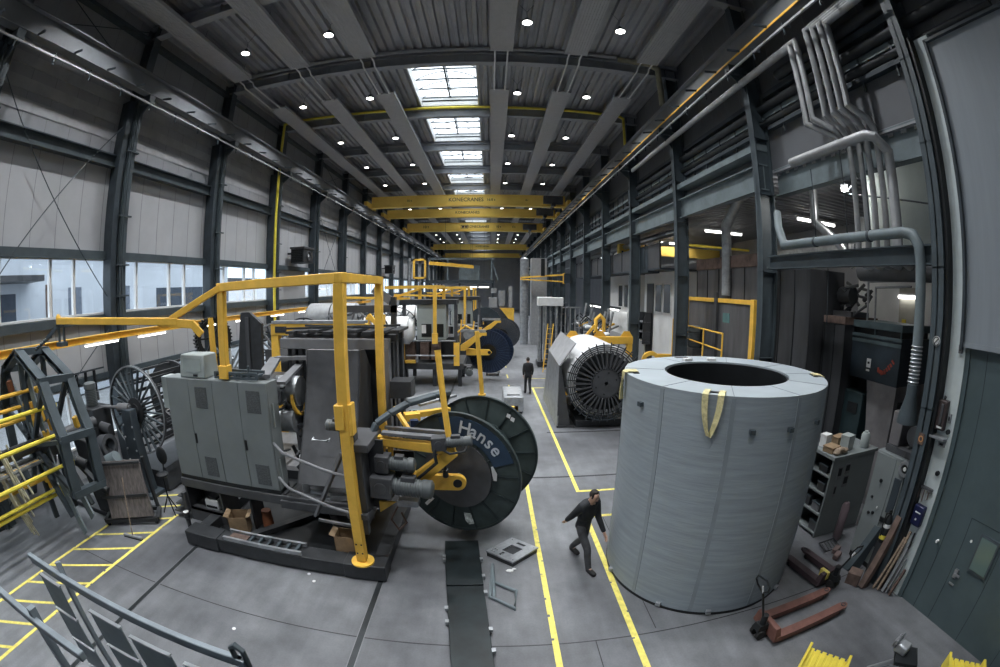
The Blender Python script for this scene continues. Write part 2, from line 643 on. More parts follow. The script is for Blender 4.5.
# roof beams across the hall and purlin-like hangers
for k in range(-1, NB):
    y = YC(k) + 0.01
    mb = MB()
    mb.ibeam((-12.4, y, 14.97), (8.05, y, 14.97), 0.34, 0.50, 0.04, 0.03)
    for x in [x_ * 1.95 - 11 for x_ in range(10)]:
        mb.box(x - 0.012, x + 0.012, y - 0.16, y + 0.16, 14.75, 15.19)
    mb.box(-12.4, 8.05, y - 0.11, y + 0.11, 15.22, 15.40)
    struct(mb, 'beam', M_roofsteel)

# columns, left and right rows
def column(x_in, x_out, k, m, z1=15.2):
    s = 1 if x_out > x_in else -1
    y, hw = (YC(k) + 0.07, 0.14) if s > 0 else (YC(k), 0.2)
    mb = MB()
    for x in (x_in, x_out - s * 0.03):
        mb.box(min(x, x + s * 0.03), max(x, x + s * 0.03), y - hw, y + hw, 0, z1)
    mb.box(min(x_in, x_out), max(x_in, x_out), y - 0.015, y + 0.015, 0, z1)
    for z in (3.6, 6.0, 8.2, 9.9, 12.1):
        mb.box(min(x_in, x_out), max(x_in, x_out), y - hw, y + hw, z, z + 0.025)
    return struct(mb, 'column', m)
for k in range(-1, NB):
    column(XL, XL - 0.5, k, M_steel_m)
    column(XR, XR + 0.55, k, M_steel_m, 11.95 if k == 0 else 15.2)
# pale runway post strapped to the left columns, thin pipes
for k in range(0, 6):
    y = YC(k)
    struct(MB().box(XL - 0.5, XL - 0.05, y - 0.5, y - 0.22, 0, 12.0), 'trim_26', M_steel)
    mb = MB().cyl((XL + 0.06, y - 0.12, 0), (XL + 0.06, y - 0.12, 12.0), 0.035, 8).cyl((XL + 0.06, y - 0.02, 0), (XL + 0.06, y - 0.02, 12.0), 0.03, 8)
    for z in (5.4, 6.4, 8.0, 10.2):
        mb.box(XL - 0.01, XL + 0.1, y - 0.3, y + 0.3, z, z + 0.05)
    struct(mb, 'trim_22', M_steel_m)

# left wall: cladding, girts, window bands
def seams(mb, y0, y1, z0, z1, x, step=1.0, s=1):
    y = y0 + step / 2
    while y < y1:
        mb.box(min(x, x + s * 0.006), max(x, x + s * 0.006), y - 0.008, y + 0.008, z0, z1)
        y += step
wl = MB()
X = WL
WZ = (0.0, 0.95, 2.82, 4.88, 6.66)
wl.box(X - 0.15, X, Y0, Y1, 0, 0.95)
wl.box(X - 0.15, X, Y0, Y1, 2.82, 4.88)
wl.box(X - 0.15, X, Y0, Y1, 6.66, 9.9)
blank = {3}
for k in range(-2, NB):
    a, b = YC(k) - 0.25, YC(k) + 0.25
    wl.box(X - 0.15, X, a, b, 0.95, 2.82)
    wl.box(X - 0.15, X, a, b, 4.88, 6.66)
wl.box(X - 0.15, X, YC(3), YC(3) + 5.0, 4.88, 6.66)
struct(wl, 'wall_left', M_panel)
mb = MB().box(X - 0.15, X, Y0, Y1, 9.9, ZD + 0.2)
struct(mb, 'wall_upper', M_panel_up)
mb = MB()
seams(mb, Y0, 60, 6.9, ZD, X)
seams(mb, Y0, 60, 2.9, 4.6, X, 1.0)
struct(mb, 'trim_1', M_seam)
mb = MB()
for k in range(-1, NB):
    a, b = YC(k) + 0.02, YC(k + 1) - 0.02
    mb.ibeam((X + 0.18, a, 9.85), (X + 0.18, b, 9.85), 0.3, 0.42, 0.03, 0.03)
    mb.box(X, X + 0.22, a, b, 6.62, 6.88)
    mb.box(X, X + 0.16, a, b, 4.62, 4.86)
    mb.box(X, X + 0.12, a, b, 2.84, 3.02)
    mb.box(X, X + 0.3, a, b, 14.6, 14.75)
struct(mb, 'trim_2', M_steel_m)
mb = MB()
for z in (10.6, 11.2, 11.9):
    mb.box(X, X + 0.03, Y0, 60, z, z + 0.35)
struct(mb, 'trim_3', mat('wall_band_panel', (0.36, 0.365, 0.38), 0.6, noise=0.1, scale=1.2))  # raised wall bands, slightly paler than the upper panel

wn = 20
for k in range(-1, 12):
    base = YC(k) + 0.25
    end = YC(k + 1) - 0.25
    if k == 3:
        pan = [(YC(k) + 5.0, end)]
    else:
        pan = [(base, YC(k) + 1.25), (YC(k) + 1.25, YC(k) + 3.2), (YC(k) + 3.2, YC(k) + 4.2), (YC(k) + 4.2, end)]
    for lo, hi, rows in ((4.88, 6.66, pan), (0.95, 2.82, [(base, base + 1.4), (base + 1.4, base + 3.3), (base + 3.3, end)])):
        if lo < 2 and k > 6:
            continue
        fr = MB()
        t = 0.05
        fx0, fx1 = X - 0.1, X + 0.03
        for (a, b) in rows:
            fr.box(fx0, fx1, a, a + t, lo, hi).box(fx0, fx1, b - t, b, lo, hi)
            fr.box(fx0, fx1, a + t, b - t, lo, lo + 0.07).box(fx0, fx1, a + t, b - t, hi - 0.07, hi)
        w = struct(fr, 'window_%d' % wn, M_white)
        wn += 1
        for (a, b) in rows:
            MB().box(X - 0.05, X - 0.04, a + t, b - t, lo + 0.07, hi - 0.07).done('pane', M_glass, w)

# far wall and the wall behind the camera
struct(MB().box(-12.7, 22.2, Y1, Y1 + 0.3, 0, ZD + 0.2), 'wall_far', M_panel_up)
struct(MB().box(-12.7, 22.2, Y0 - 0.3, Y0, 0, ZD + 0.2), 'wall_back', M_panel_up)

# right wall above the side aisle, aisle roof and aisle back wall
struct(MB().box(WR, WR + 0.15, Y0, Y1, 9.0, ZD + 0.2), 'wall_right', mat('right_cladding', (0.13, 0.137, 0.15), 0.6, noise=0.06, scale=0.7))
mb = MB()
seams(mb, Y0, 60, 9.95, ZD, WR, 1.0, -1)
struct(mb, 'trim_4', M_seam)
mb = MB()
for k in range(0, NB):
    a, b = YC(k) + 0.03, YC(k + 1) - 0.03
    xb = 8.15 if k == 0 else XR + 0.3
    mb.ibeam((xb, a, 8.6 if k == 0 else 8.75), (xb, b, 8.6 if k == 0 else 8.75), 0.3, 0.78, 0.04, 0.03)
    if k > 0:
        mb.box(XR + 0.1, XR + 0.6, a, b, 9.55, 9.75)
    mb.box(XR + 0.5, XR + 0.62, a, b, 10.6, 10.75)
struct(mb, 'beam', M_steel_l)
struct(MB().box(WR, 20.0, 4.2, Y1, 8.9, 9.0), 'ceiling_low', M_deck)
mb = MB()
for i in range(60):
    y = 4.3 + i * 0.4
    mb.box(WR + 0.1, 19.9, y, y + 0.16, 8.82, 8.9)
struct(mb, 'ceiling_slat', M_deck)
struct(MB().box(16.0, 16.2, 4.0, Y1, 0, ZD + 0.2), 'wall_east', M_panel_up)

# runway girders on brackets, rails and conductor bars
def runway(xc, s, name):
    mb = MB()
    mb.ibeam((xc, Y0, 12.55), (xc, Y1, 12.55), 0.36, 0.74, 0.04, 0.03)
    mb.box(xc - 0.04, xc + 0.04, Y0, Y1, 12.92, 13.02)
    o = struct(mb, 'runway_beam', mat('runway_steel', (0.17, 0.18, 0.195), 0.6, noise=0.1, scale=1.0))
    mb = MB()
    for k in range(-1, NB):
        y = YC(k)
        xa = XL if s < 0 else XR
        mb.box(min(xa, xc + 0.15 * -s), max(xa, xc - 0.15 * s), y - 0.15, y + 0.15, 11.9, 12.18)
        mb.hexa([(xa, y - 0.02, 11.3), (xa, y + 0.02, 11.3), (xa, y + 0.02, 11.9), (xa, y - 0.02, 11.9),
                 (xa - s * 0.1, y - 0.02, 11.5), (xa - s * 0.1, y + 0.02, 11.5), (xc - s * 0.1, y + 0.02, 11.9), (xc - s * 0.1, y - 0.02, 11.9)])
    mb.done('bracket', M_steel_m, o)
    mb = MB()
    xb = xc - s * 0.25
    mb.box(xb - 0.025, xb + 0.025, Y0, Y1, 11.75, 11.81)
    mb.done('conductor_bar', M_pipe, o)
    mb = MB()
    y = Y0 + 1
    while y < 80:
        mb.box(min(xc, xb), max(xc, xb), y - 0.02, y + 0.02, 11.84, 11.9).box(xb - 0.02, xb + 0.02, y - 0.02, y + 0.02, 11.55, 11.9)
        mb.beam((xc - s * 0.18, y + 0.7, 12.2), (xc - s * 0.62, y + 0.7, 12.12), 0.05, 0.06)
        y += 1.5
    mb.done('bar_hanger', M_steel, o)
    return o
runway(-11.55, -1, 'l')
rw = runway(6.92, 1, 'r')
MB().box(6.715, 6.74, Y0, 70, 12.14, 12.2).done('yellow_stripe', M_yellow, rw)

# ceiling radiant heating strips, hung just below the roof beams
SZ = 14.6
for n_, (x, lab) in enumerate(((-10.75, 'along the left wall'), (-7.88, 'second from the left wall'), (-5.04, 'just left of the rooflights'), (0.29, 'just right of the rooflights'), (3.15, 'second from the right wall'), (6.1, 'along the right wall'))):
    hs = thing('heating_strip', 'long ribbed ceiling heating strip ' + lab, 'ceiling heater', (x, 20, SZ - 0.02), 'radiant ceiling strips')
    for a, b in ((Y0, 14.9), (18.45, 100.0)):
        mb = MB().box(x - 0.42, x + 0.42, a, b, SZ, SZ + 0.05)
        for j in range(9):
            xx = x - 0.4 + j * 0.1
            mb.box(xx - 0.018, xx + 0.018, a, b, SZ - 0.02, SZ)
        mb.box(x - 0.44, x - 0.42, a, b, SZ - 0.02, SZ + 0.12).box(x + 0.42, x + 0.44, a, b, SZ - 0.02, SZ + 0.12)
        mb.done('heating_panel', M_strip, hs)
    for k in range(0, 14):
        for dy in (1.4, 4.6):
            y = YC(k) + dy
            if 14.9 < y < 18.45:
                continue
            MB().tube([(x, y, SZ + 0.05), (x, y, ZD + 0.05)], 0.012, 4).done('hanger_rod', M_steel, hs)
    for dx in (-0.24, 0.24):
        MB().tube([(x + dx, 14.85, SZ + 0.03), (x + dx, 15.35, SZ + 0.03), (x + dx, 15.5, SZ - 0.08), (x + dx, 18.3, SZ - 0.08), (x + dx, 18.5, SZ + 0.03)], 0.035, 6).done('link_pipe', M_white, hs)

# ------------------------------------------------------------------ high-bay lamps
lamp_ix = 0
def highbay(x, y, z=14.3):
    t = thing('high_bay_lamp', 'round white high bay lamp hanging under the hall roof', 'ceiling lamp', (x, y, z), 'high bay lamps under the roof')
    MB().lathe([(0.0, 0.20), (0.07, 0.20), (0.09, 0.08), (0.2, 0.03), (0.2, -0.0), (0.17, -0.0)], (x, y, z), n=14).done('lamp_housing', M_steel_m, t)
    MB().disc((x, y, z + 0.012), (0, 0, 1), 0.17, 0.012, 14).done('lamp_lens', M_lampglow, t)
    mb = MB()
    mb.tube([(x, y, z + 0.2), (x, y, z + 0.5)], 0.01, 5)
    mb.tube([(x, y, z + 0.5), (x + 0.25, y, ZD)], 0.008, 4)
    mb.tube([(x, y, z + 0.5), (x - 0.25, y, ZD)], 0.008, 4)
    mb.done('suspension_wire', M_steel, t)
    return t
LAMPS = []
first = None
ORD = ('first', 'second', 'third', 'fourth', 'fifth', 'sixth', 'seventh', 'eighth', 'ninth', 'tenth', 'eleventh', 'twelfth', 'thirteenth', 'fourteenth')
for k in range(-1, 15):
    for x, row in ((-9.4, 'along the left wall'), (-5.86, 'just left of the rooflights'), (1.11, 'just right of the rooflights'), (4.37, 'along the right wall')):
        y = YC(k) + 2.6
        if k < 0 and x > 4:
            continue                    # no lamp over the dark front right corner
        if k >= 1:
            lab = '%s high bay lamp counted from the camera in the row %s' % (ORD[k - 1], row)
        else:
            lab = 'high bay lamp over the %s, row %s' % (('camera platform', 'front floor')[k + 1], row)
        if first is None:
            first = highbay(x, y, LZ)
            first['label'] = lab
        else:
            dup(first, (x, y, LZ), lab)
        li = bpy.data.lights.new('lamp_light', 'AREA')
        li.shape = 'DISK'
        li.size = 0.34
        li.energy = LAMP_POWER
        li.spread = math.radians(LAMP_SPREAD)
        li.color = LAMP_COLOR
        lo = bpy.data.objects.new('lamp_light', li)
        COL.objects.link(lo)
        lo.location = (x, y, LZ - 0.02)
        LAMPS.append(lo)

# ================================================================== OBJECT HELPERS
def text_mb(mb, txt, size, origin, ux, uy, depth=0.004, align='CENTER'):
    """raised lettering: ux is the reading direction, uy the up direction of the letters"""
    cu = bpy.data.curves.new('t', 'FONT')
    cu.body = txt
    cu.size = size
    cu.extrude = depth
    cu.offset = 0.012 * size
    cu.align_x = align
    cu.align_y = 'CENTER'
    cu.resolution_u = 3
    ob = bpy.data.objects.new('t', cu)
    me = bpy.data.meshes.new_from_object(ob)
    ux, uy = V(ux).normalized(), V(uy).normalized()
    uz = ux.cross(uy)
    M = Matrix(((ux.x, uy.x, uz.x, origin[0]), (ux.y, uy.y, uz.y, origin[1]), (ux.z, uy.z, uz.z, origin[2]), (0, 0, 0, 1)))
    me.transform(M)
    mb.bm.from_mesh(me)
    bpy.data.objects.remove(ob)
    bpy.data.curves.remove(cu)
    bpy.data.meshes.remove(me)
    return mb

M_motor = mat('motor_grey', (0.105, 0.118, 0.122), 0.42, noise=0.12, scale=4)
def gear_motor(parent, p, d, r, L, gear=True, name='motor', m=None):
    """finned electric motor along d starting at p, terminal box on top, optional gear block behind"""
    p, d = V(p), V(d).normalized()
    a, b = perp(d)
    mb = MB()
    prof = [(0, 0), (r * 0.9, 0), (r * 0.9, 0.06 * L)]
    n = 9
    for i in range(n):
        t0 = 0.08 + 0.6 * i / n
        prof += [(r, t0 * L), (r, (t0 + 0.035) * L), (r * 0.9, (t0 + 0.04) * L), (r * 0.9, (t0 + 0.063) * L)]
    prof += [(r * 0.95, 0.72 * L), (r * 1.02, 0.74 * L), (r * 1.02, 0.95 * L), (r * 0.7, L), (0, L)]
    mb.lathe(prof, p, d, 18)
    mo = mb.done(name, m or M_motor, parent)
    u = b if abs(b.z) > abs(a.z) else a
    if u.z < 0:
        u = -u
    MB().beam(p + d * 0.2 * L + u * r * 1.05, p + d * 0.55 * L + u * r * 1.05, r * 1.1, r * 0.5, u).done('terminal_box', M_machine, mo)
    if gear:
        g = MB()
        g.beam(p - d * 0.55 * L, p, r * 2.3, r * 2.4, u)
        g.disc(p - d * 0.02 * L, d, r * 1.25, 0.05 * L, 18)
        sd = d.cross(u)
        g.disc(p - d * 0.28 * L + sd * r * 1.15, sd, r * 0.7, r * 0.15, 16)
        g.disc(p - d * 0.28 * L - sd * r * 1.15, sd, r * 0.7, r * 0.15, 16)
        g.done('gear_housing', M_machine, parent, bevel=0.012)
    return mo

def spokes(mb, o, axis, r0, r1, n, w, t, ph=0.0):
    o, ax = V(o), V(axis).normalized()
    a, b = perp(ax)
    for i in range(n):
        q = ph + 2 * math.pi * i / n
        d = a * math.cos(q) + b * math.sin(q)
        mb.beam(o + d * r0, o + d * r1, w, t, ax)
    return mb

# ================================================================== STORAGE DRUM (grey upright drum)
DC, DR, DZ = (4.26, 6.82), 1.945, 3.92
dr = thing('storage_drum', 'huge upright pale grey steel drum with a round hole in its lid', 'drum', (DC[0], DC[1], 0))
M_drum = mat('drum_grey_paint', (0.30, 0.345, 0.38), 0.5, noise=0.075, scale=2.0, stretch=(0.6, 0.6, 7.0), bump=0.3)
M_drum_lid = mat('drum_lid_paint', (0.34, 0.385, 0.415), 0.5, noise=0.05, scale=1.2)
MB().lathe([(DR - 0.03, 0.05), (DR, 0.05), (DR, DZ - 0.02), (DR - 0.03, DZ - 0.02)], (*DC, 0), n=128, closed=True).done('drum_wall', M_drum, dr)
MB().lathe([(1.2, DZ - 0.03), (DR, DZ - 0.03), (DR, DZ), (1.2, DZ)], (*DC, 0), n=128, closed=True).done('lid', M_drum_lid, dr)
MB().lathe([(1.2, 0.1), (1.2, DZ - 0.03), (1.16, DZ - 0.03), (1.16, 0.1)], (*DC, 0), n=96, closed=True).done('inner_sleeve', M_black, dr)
MB().lathe([(DR - 0.1, 0.0), (DR + 0.012, 0.0), (DR + 0.012, 0.05), (DR - 0.1, 0.05)], (*DC, 0), n=128, closed=True).done('base_ring', M_black, dr)
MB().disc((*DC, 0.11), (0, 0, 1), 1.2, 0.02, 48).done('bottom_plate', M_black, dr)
mb = MB()
mbl = MB()
for deg in (-152, -118, -84, -50, -16, 18, 60, 110, 160):
    q = math.radians(deg)
    c, s_ = math.cos(q), math.sin(q)
    x, y = DC[0] + DR * c, DC[1] + DR * s_
    mb.obox((x, y, DZ / 2 + 0.02), (0.012, 0.075, DZ - 0.1), q)
    mbl.beam((DC[0] + 1.22 * c, DC[1] + 1.22 * s_, DZ + 0.001), (DC[0] + 1.93 * c, DC[1] + 1.93 * s_, DZ + 0.001), 0.012, 0.006)
mb.done('seam_strip', mat('seam_strip_paint', (0.25, 0.29, 0.315), 0.5, noise=0.05), dr)
mbl.done('lid_joint', mat('lid_joint_dark', (0.16, 0.18, 0.2), 0.6, noise=0.0), dr)
for deg, z in ((-165, 3.55), (-108, 3.42), (-88, 3.42), (-66, 3.42), (-30, 3.42), (-175, 0.09), (-135, 0.09), (-108, 0.09), (-60, 0.09), (-28, 0.12)):
    q = math.radians(deg)
    mb = MB()
    c, s_ = math.cos(q), math.sin(q)
    mb.obox((DC[0] + (DR + 0.03) * c, DC[1] + (DR + 0.03) * s_, z), (0.07, 0.09, 0.07), q)
    mb.done('lug', M_steel_m if z > 1 else M_galv, dr)
for deg in (-127, -22, 95, 172):                    # lifting pockets on the lid
    q = math.radians(deg)
    MB().obox((DC[0] + (DR - 0.16) * math.cos(q), DC[1] + (DR - 0.16) * math.sin(q), DZ + 0.003), (0.10, 0.30, 0.012), q).done('lifting_slot', M_black, dr)
for deg in (100, 75):
    q = math.radians(deg)
    MB().obox((DC[0] + 1.32 * math.cos(q), DC[1] + 1.32 * math.sin(q), DZ + 0.03), (0.12, 0.2, 0.06), q).done('hole_bracket', M_white, dr)

M_sling = mat('webbing_pale_yellow', (0.62, 0.56, 0.30), 0.8, noise=0.18, scale=18)
def sling(deg, drop, label, spread=0.13):
    q = math.radians(deg)
    c, s_ = math.cos(q), math.sin(q)
    out = V((c, s_, 0))
    side = V((-s_, c, 0))
    o = V((*DC, 0))
    mb = MB()
    for sg in (-1, 1):
        pts = []
        for i in range(15):
            t = i / 14.0
            if t < 0.2:
                r = DR - 0.20 + 0.22 * (t / 0.2)
                z = DZ + 0.02
            else:
                r = DR + 0.035 + 0.03 * math.sin((t - 0.2) * 3)
                z = DZ + 0.02 - drop * ((t - 0.2) / 0.8)
            w = spread * (1 - max(0, (t - 0.2) / 0.8) ** 2.2) + 0.012
            pts.append(o + out * r + side * sg * w + V((0, 0, z)))
        hw = 0.048
        prev = None
        for i, p in enumerate(pts):
            tw = min(1.0, max(0.0, (i - 3) / 11.0))
            hd = (side * (1 - 0.55 * tw) + out * 0.55 * tw).normalized()
            nrm = (V((0, 0, 1)) if i < 3 else out)
            row = [mb.bm.verts.new(p - hd * hw), mb.bm.verts.new(p + hd * hw), mb.bm.verts.new(p + hd * hw + nrm * 0.012), mb.bm.verts.new(p - hd * hw + nrm * 0.012)]
            if prev:
                for k in range(4):
                    mb.face([prev[k], prev[(k + 1) % 4], row[(k + 1) % 4], row[k]])
            prev = row
    e = mb.done('lifting_sling', M_sling)
    tag(e, label, 'sling', 'webbing slings on the grey drum')
    return e
sling(-127, 0.62, 'yellow webbing sling looped over the front of the grey drum', 0.105)
sling(-22, 0.75, 'pale webbing sling hanging down the right side of the grey drum', 0.05)
sling(172, 0.5, 'pale webbing sling hanging on the left side of the grey drum', 0.05)

# ================================================================== NEAR WINDING MACHINE
wm = thing('winding_machine', 'dark grey winding machine on a low carriage behind the yellow portal', 'machine', (-4.2, 8.0, 0))
mb = MB()
mb.box(-6.5, -1.96, 6.38, 6.46, 0.04, 0.34).box(-6.5, -1.96, 6.7, 6.78, 0.04, 0.34).box(-6.5, -1.96, 6.38, 6.78, 0.30, 0.35)
mb.box(-6.62, -5.7, 6.34, 6.8, 0.03, 0.37).box(-2.75, -1.93, 6.35, 6.8, 0.03, 0.37)
mb.done('carriage_beam', M_dark, wm, bevel=0.015)
mb = MB()
mb.box(-2.24, -1.95, 6.8, 10.6, 0.05, 0.30).box(-6.55, -6.25, 6.8, 10.6, 0.05, 0.30).box(-6.5, -1.95, 10.4, 10.7, 0.05, 0.33)
mb.box(-1.97, -1.93, 6.8, 10.4, 0.30, 0.34)
mb.done('carriage_rail', M_dark, wm, bevel=0.01)
mb = MB().box(-6.2, -2.3, 6.85, 10.4, 0.03, 0.06)
mb.done('drip_tray', M_black, wm)
mb = MB()
mb.beam((-5.2, 7.1, 0.14), (-3.4, 9.4, 0.14), 0.18, 0.12).beam((-2.9, 7.0, 0.14), (-4.4, 9.8, 0.14), 0.14, 0.12)
mb.done('diagonal_brace', M_dark, wm)
mb = MB()
mb.lathe([(0.07, 0), (0.07, 0.22), (0.055, 0.24), (0.055, 0.55), (0.075, 0.57), (0.075, 0.68), (0.0, 0.7)], (-6.66, 6.62, 0.0), n=14)
mb.box(-6.78, -6.55, 6.5, 6.74, 0.02, 0.14)
bp_ = mb.done('guide_post', M_dark, wm)
MB().disc((-6.66, 6.62, 0.705), (0, 0, 1), 0.07, 0.02, 14).done('reflector_cap', M_white, bp_)
# deck and under-deck shelf
mb = MB()
mb.box(-7.28, -2.5, 7.36, 7.44, 0.93, 1.14).box(-7.28, -4.3, 7.44, 8.1, 1.10, 1.15).box(-4.3, -2.2, 7.44, 10.2, 0.98, 1.04).box(-4.38, -2.3, 7.3, 7.36, 0.88, 1.06)
mb.done('deck', M_machine, wm, bevel=0.01)
mb = MB()
mb.box(-7.25, -7.2, 7.4, 8.1, 0, 0.93).box(-6.15, -6.1, 7.4, 8.1, 0, 0.93).box(-7.2, -6.15, 8.05, 8.1, 0, 0.93).box(-7.2, -6.15, 7.4, 8.05, 0.3, 0.34).box(-7.2, -6.15, 7.4, 7.45, 0.0, 0.34)
mb.box(-5.35, -5.3, 7.5, 8.0, 0.05, 0.95).box(-7.35, -7.25, 7.3, 7.5, 0.3, 0.75)
mb.done('shelf_box', M_machine, wm)
for i in range(3):                                  # little steps at the left end
    MB().box(-7.75 + 0.12 * i, -7.3, 7.3, 7.7, 0.22 * i + 0.18, 0.22 * i + 0.21).done('step', M_dark, wm)
# big curved guard sheet with a side plate
prof = []
for i in range(11):
    t = i / 10.0
    prof.append((8.55 - 1.12 * t ** 1.7, 4.06 - 2.6 * t))
mb = MB()
rows = [[mb.bm.verts.new(p) for p in ((-3.92, y, z), (-2.74, y, z), (-2.74, y + 0.03, z + 0.015), (-3.92, y + 0.03, z + 0.015))] for y, z in prof]
for ra, rb in zip(rows[:-1], rows[1:]):
    for k in range(4):
        mb.face([ra[k], ra[(k + 1) % 4], rb[(k + 1) % 4], rb[k]])
mb.face(rows[0])
mb.face(rows[-1])
gs = mb.done('guard_sheet', M_machine, wm)
MB().tube([(-3.5, 7.6, 2.45), (-3.5, 7.52, 2.43), (-3.15, 7.52, 2.43), (-3.15, 7.6, 2.45)], 0.016, 6).done('handle', M_galv, gs)
MB().prism([(-2.735, y, z) for y, z in prof] + [(-2.735, 9.25, 1.46), (-2.735, 9.3, 3.6), (-2.735, 8.9, 4.04)], (0.03, 0, 0)).done('side_plate', M_dark, wm)
MB().prism([(-3.95, y, z) for y, z in prof] + [(-3.95, 9.25, 1.46), (-3.95, 9.3, 3.6), (-3.95, 8.9, 4.04)], (0.03, 0, 0)).done('side_plate', M_dark, wm)
# portal frames behind the guard
def portal(y, x0, x1, z1, w, m, zl=1.2, zr=1.2):
    mb = MB()
    mb.box(x0, x1, y, y + w, z1 - w, z1).box(x0, x0 + w * 0.9, y, y + w, zl, z1 - w).box(x1 - w * 0.9, x1, y, y + w, zr, z1 - w)
    return mb.done('portal_frame', m, wm, bevel=0.012)
portal(9.35, -5.05, -2.28, 4.2, 0.24, M_machine_l, 3.4)
portal(9.85, -5.05, -2.2, 4.26, 0.2, M_machine)
portal(10.3, -5.05, -2.16, 4.32, 0.2, M_dark)
MB().box(-2.3, -2.24, 9.62, 10.4, 1.3, 4.1).done('side_panel', M_dark, wm)
mb = MB()
for i in range(9):
    x = -4.9 + i * 0.33
    mb.box(x, x + 0.22, 9.4, 10.5, 4.30 + 0.02 * (i % 3), 4.36 + 0.02 * (i % 3))
mb.beam((-5.0, 9.5, 4.42), (-2.2, 10.3, 4.44), 0.05, 0.05).beam((-4.8, 10.4, 4.42), (-2.6, 9.6, 4.44), 0.05, 0.05)
mb.done('roof_tray', M_dark, wm)
MB().box(-2.2, -1.72, 9.0, 9.5, 2.95, 3.33).done('junction_box', M_dark, wm, bevel=0.01)
MB().box(-4.9, -2.4, 10.6, 10.66, 1.2, 4.0).done('back_panel', M_dark, wm)
# innards between cabinet and guard
mb = MB()
mb.cyl((-4.15, 8.55, 3.15), (-4.75, 8.55, 3.15), 0.33, 20)
mb.cyl((-4.2, 8.3, 2.55), (-4.6, 8.3, 2.55), 0.26, 20)
mb.done('spool_roller', M_galv, wm)
MB().ring((-4.2, 8.5, 2.95), (1, 0, 0.2), 0.34, 0.27, 0.06, 20).done('guide_ring', M_yellow, wm)
mb = MB()
rnd = random.Random(3)
for i in range(26):
    a = (-4.3 + rnd.uniform(-0.25, 0.25), 8.2 + rnd.uniform(-0.3, 0.6), 1.1 + rnd.uniform(0, 2.2))
    mb.beam(a, (a[0] + rnd.uniform(-0.3, 0.3), a[1] + rnd.uniform(-0.3, 0.3), a[2] + rnd.uniform(-0.3, 0.3)), rnd.uniform(0.03, 0.09), rnd.uniform(0.03, 0.09))
mb.done('linkage', M_dark, wm)
mb = MB()                                           # tool clutter on the deck
mb.beam((-3.95, 7.55, 1.10), (-2.95, 7.75, 1.12), 0.12, 0.07).cyl((-3.8, 7.75, 1.12), (-3.2, 7.62, 1.16), 0.05, 10).cyl((-3.6, 7.5, 1.1), (-2.95, 7.6, 1.1), 0.035, 8)
mb.obox((-3.1, 7.6, 1.15), (0.4, 0.12, 0.12), 0.3).obox((-3.95, 7.8, 1.2), (0.15, 0.25, 0.3), 0.5)
mb.done('clamp_tool', M_galv, wm)
# cable trays from the cabinet top
mb = MB()
mb.beam((-4.6, 7.7, 3.62), (-5.1, 9.2, 3.75), 0.28, 0.07).beam((-4.3, 7.9, 3.45), (-4.5, 9.3, 3.6), 0.2, 0.06)
mb.beam((-5.1, 9.2, 3.75), (-3.8, 9.3, 3.78), 0.2, 0.08)
mb.done('cable_tray', M_machine_l, wm)
# guard rails at the front of the deck
mb = MB()
mb.tube([(-4.33, 7.36, 2.33), (-4.0, 7.1, 2.25), (-3.0, 6.75, 2.15), (-2.45, 6.62, 2.1)], 0.03, 8)
mb.tube([(-4.33, 7.36, 1.58), (-4.0, 7.1, 1.5), (-3.0, 6.75, 1.4), (-2.45, 6.62, 1.36)], 0.03, 8)
mb.beam((-2.55, 6.66, 2.55), (-3.42, 7.0, 1.0), 0.10, 0.05)
mb.beam((-2.6, 7.05, 0.82), (-3.4, 7.05, 0.88), 0.05, 0.05)
mb.done('guard_rail', M_machine_l, wm)
# stand at the front right post with reel arm drive
mb = MB()
mb.box(-2.44, -2.18, 6.6, 7.25, 1.36, 2.66).box(-2.5, -2.04, 6.55, 7.5, 2.62, 2.76).box(-2.42, -2.26, 6.62, 9.2, 1.0, 1.36)
mb.box(-2.56, -2.16, 6.52, 6.8, 1.30, 1.42).box(-2.38, -2.2, 6.58, 6.72, 0.95, 1.32)
mb.done('drive_stand', M_machine, wm, bevel=0.015)
mb = MB()
mb.box(-2.3, -1.9, 7.0, 7.05, 1.35, 2.7).box(-2.0, -1.4, 7.3, 7.36, 1.5, 2.4)
mb.done('mounting_plate', M_dark, wm)
gear_motor(wm, (-1.72, 6.88, 1.88), (1, -0.02, -0.05), 0.17, 0.72)
gear_motor(wm, (-1.78, 6.98, 2.28), (1, -0.02, -0.03), 0.13, 0.46)
gear_motor(wm, (-0.78, 7.12, 2.66), (1, 0.05, 0.06), 0.1, 0.46)
gear_motor(wm, (-2.52, 6.72, 3.02), (-1, 0.0, 0.05), 0.1, 0.3, gear=False)
MB().box(-2.58, -2.3, 6.66, 6.86, 2.62, 3.1).done('motor_plate', M_machine, wm)
def slab_arm(name, poly, y, t, m, bev=0.012):
    return MB().prism([(x, y, z) for x, z in poly], (0, t, 0)).done(name, m, wm, bevel=bev)
slab_arm('upper_arm', [(-1.98, 2.68), (-0.86, 2.60), (-0.66, 2.62), (-0.62, 2.44), (-0.9, 2.42), (-1.98, 2.54)], 7.15, 0.16, M_yellow)
slab_arm('diagonal_arm', [(-0.72, 2.55), (-0.58, 2.40), (-1.32, 1.72), (-1.5, 1.72), (-1.5, 1.9)], 7.14, 0.18, M_yellow)
mb = MB()
mb.beam((-1.95, 7.2, 2.78), (-0.75, 7.25, 2.70), 0.16, 0.05).beam((-1.95, 7.45, 2.8), (-0.75, 7.5, 2.72), 0.1, 0.05)
mb.done('arm_cover', M_machine_l, wm)
mb = MB()
mb.tube([(-0.92, 7.08, 2.72), (-0.98, 7.0, 2.5), (-0.95, 7.03, 2.3), (-1.2, 7.08, 2.05), (-1.5, 7.1, 1.78)], 0.03, 8)
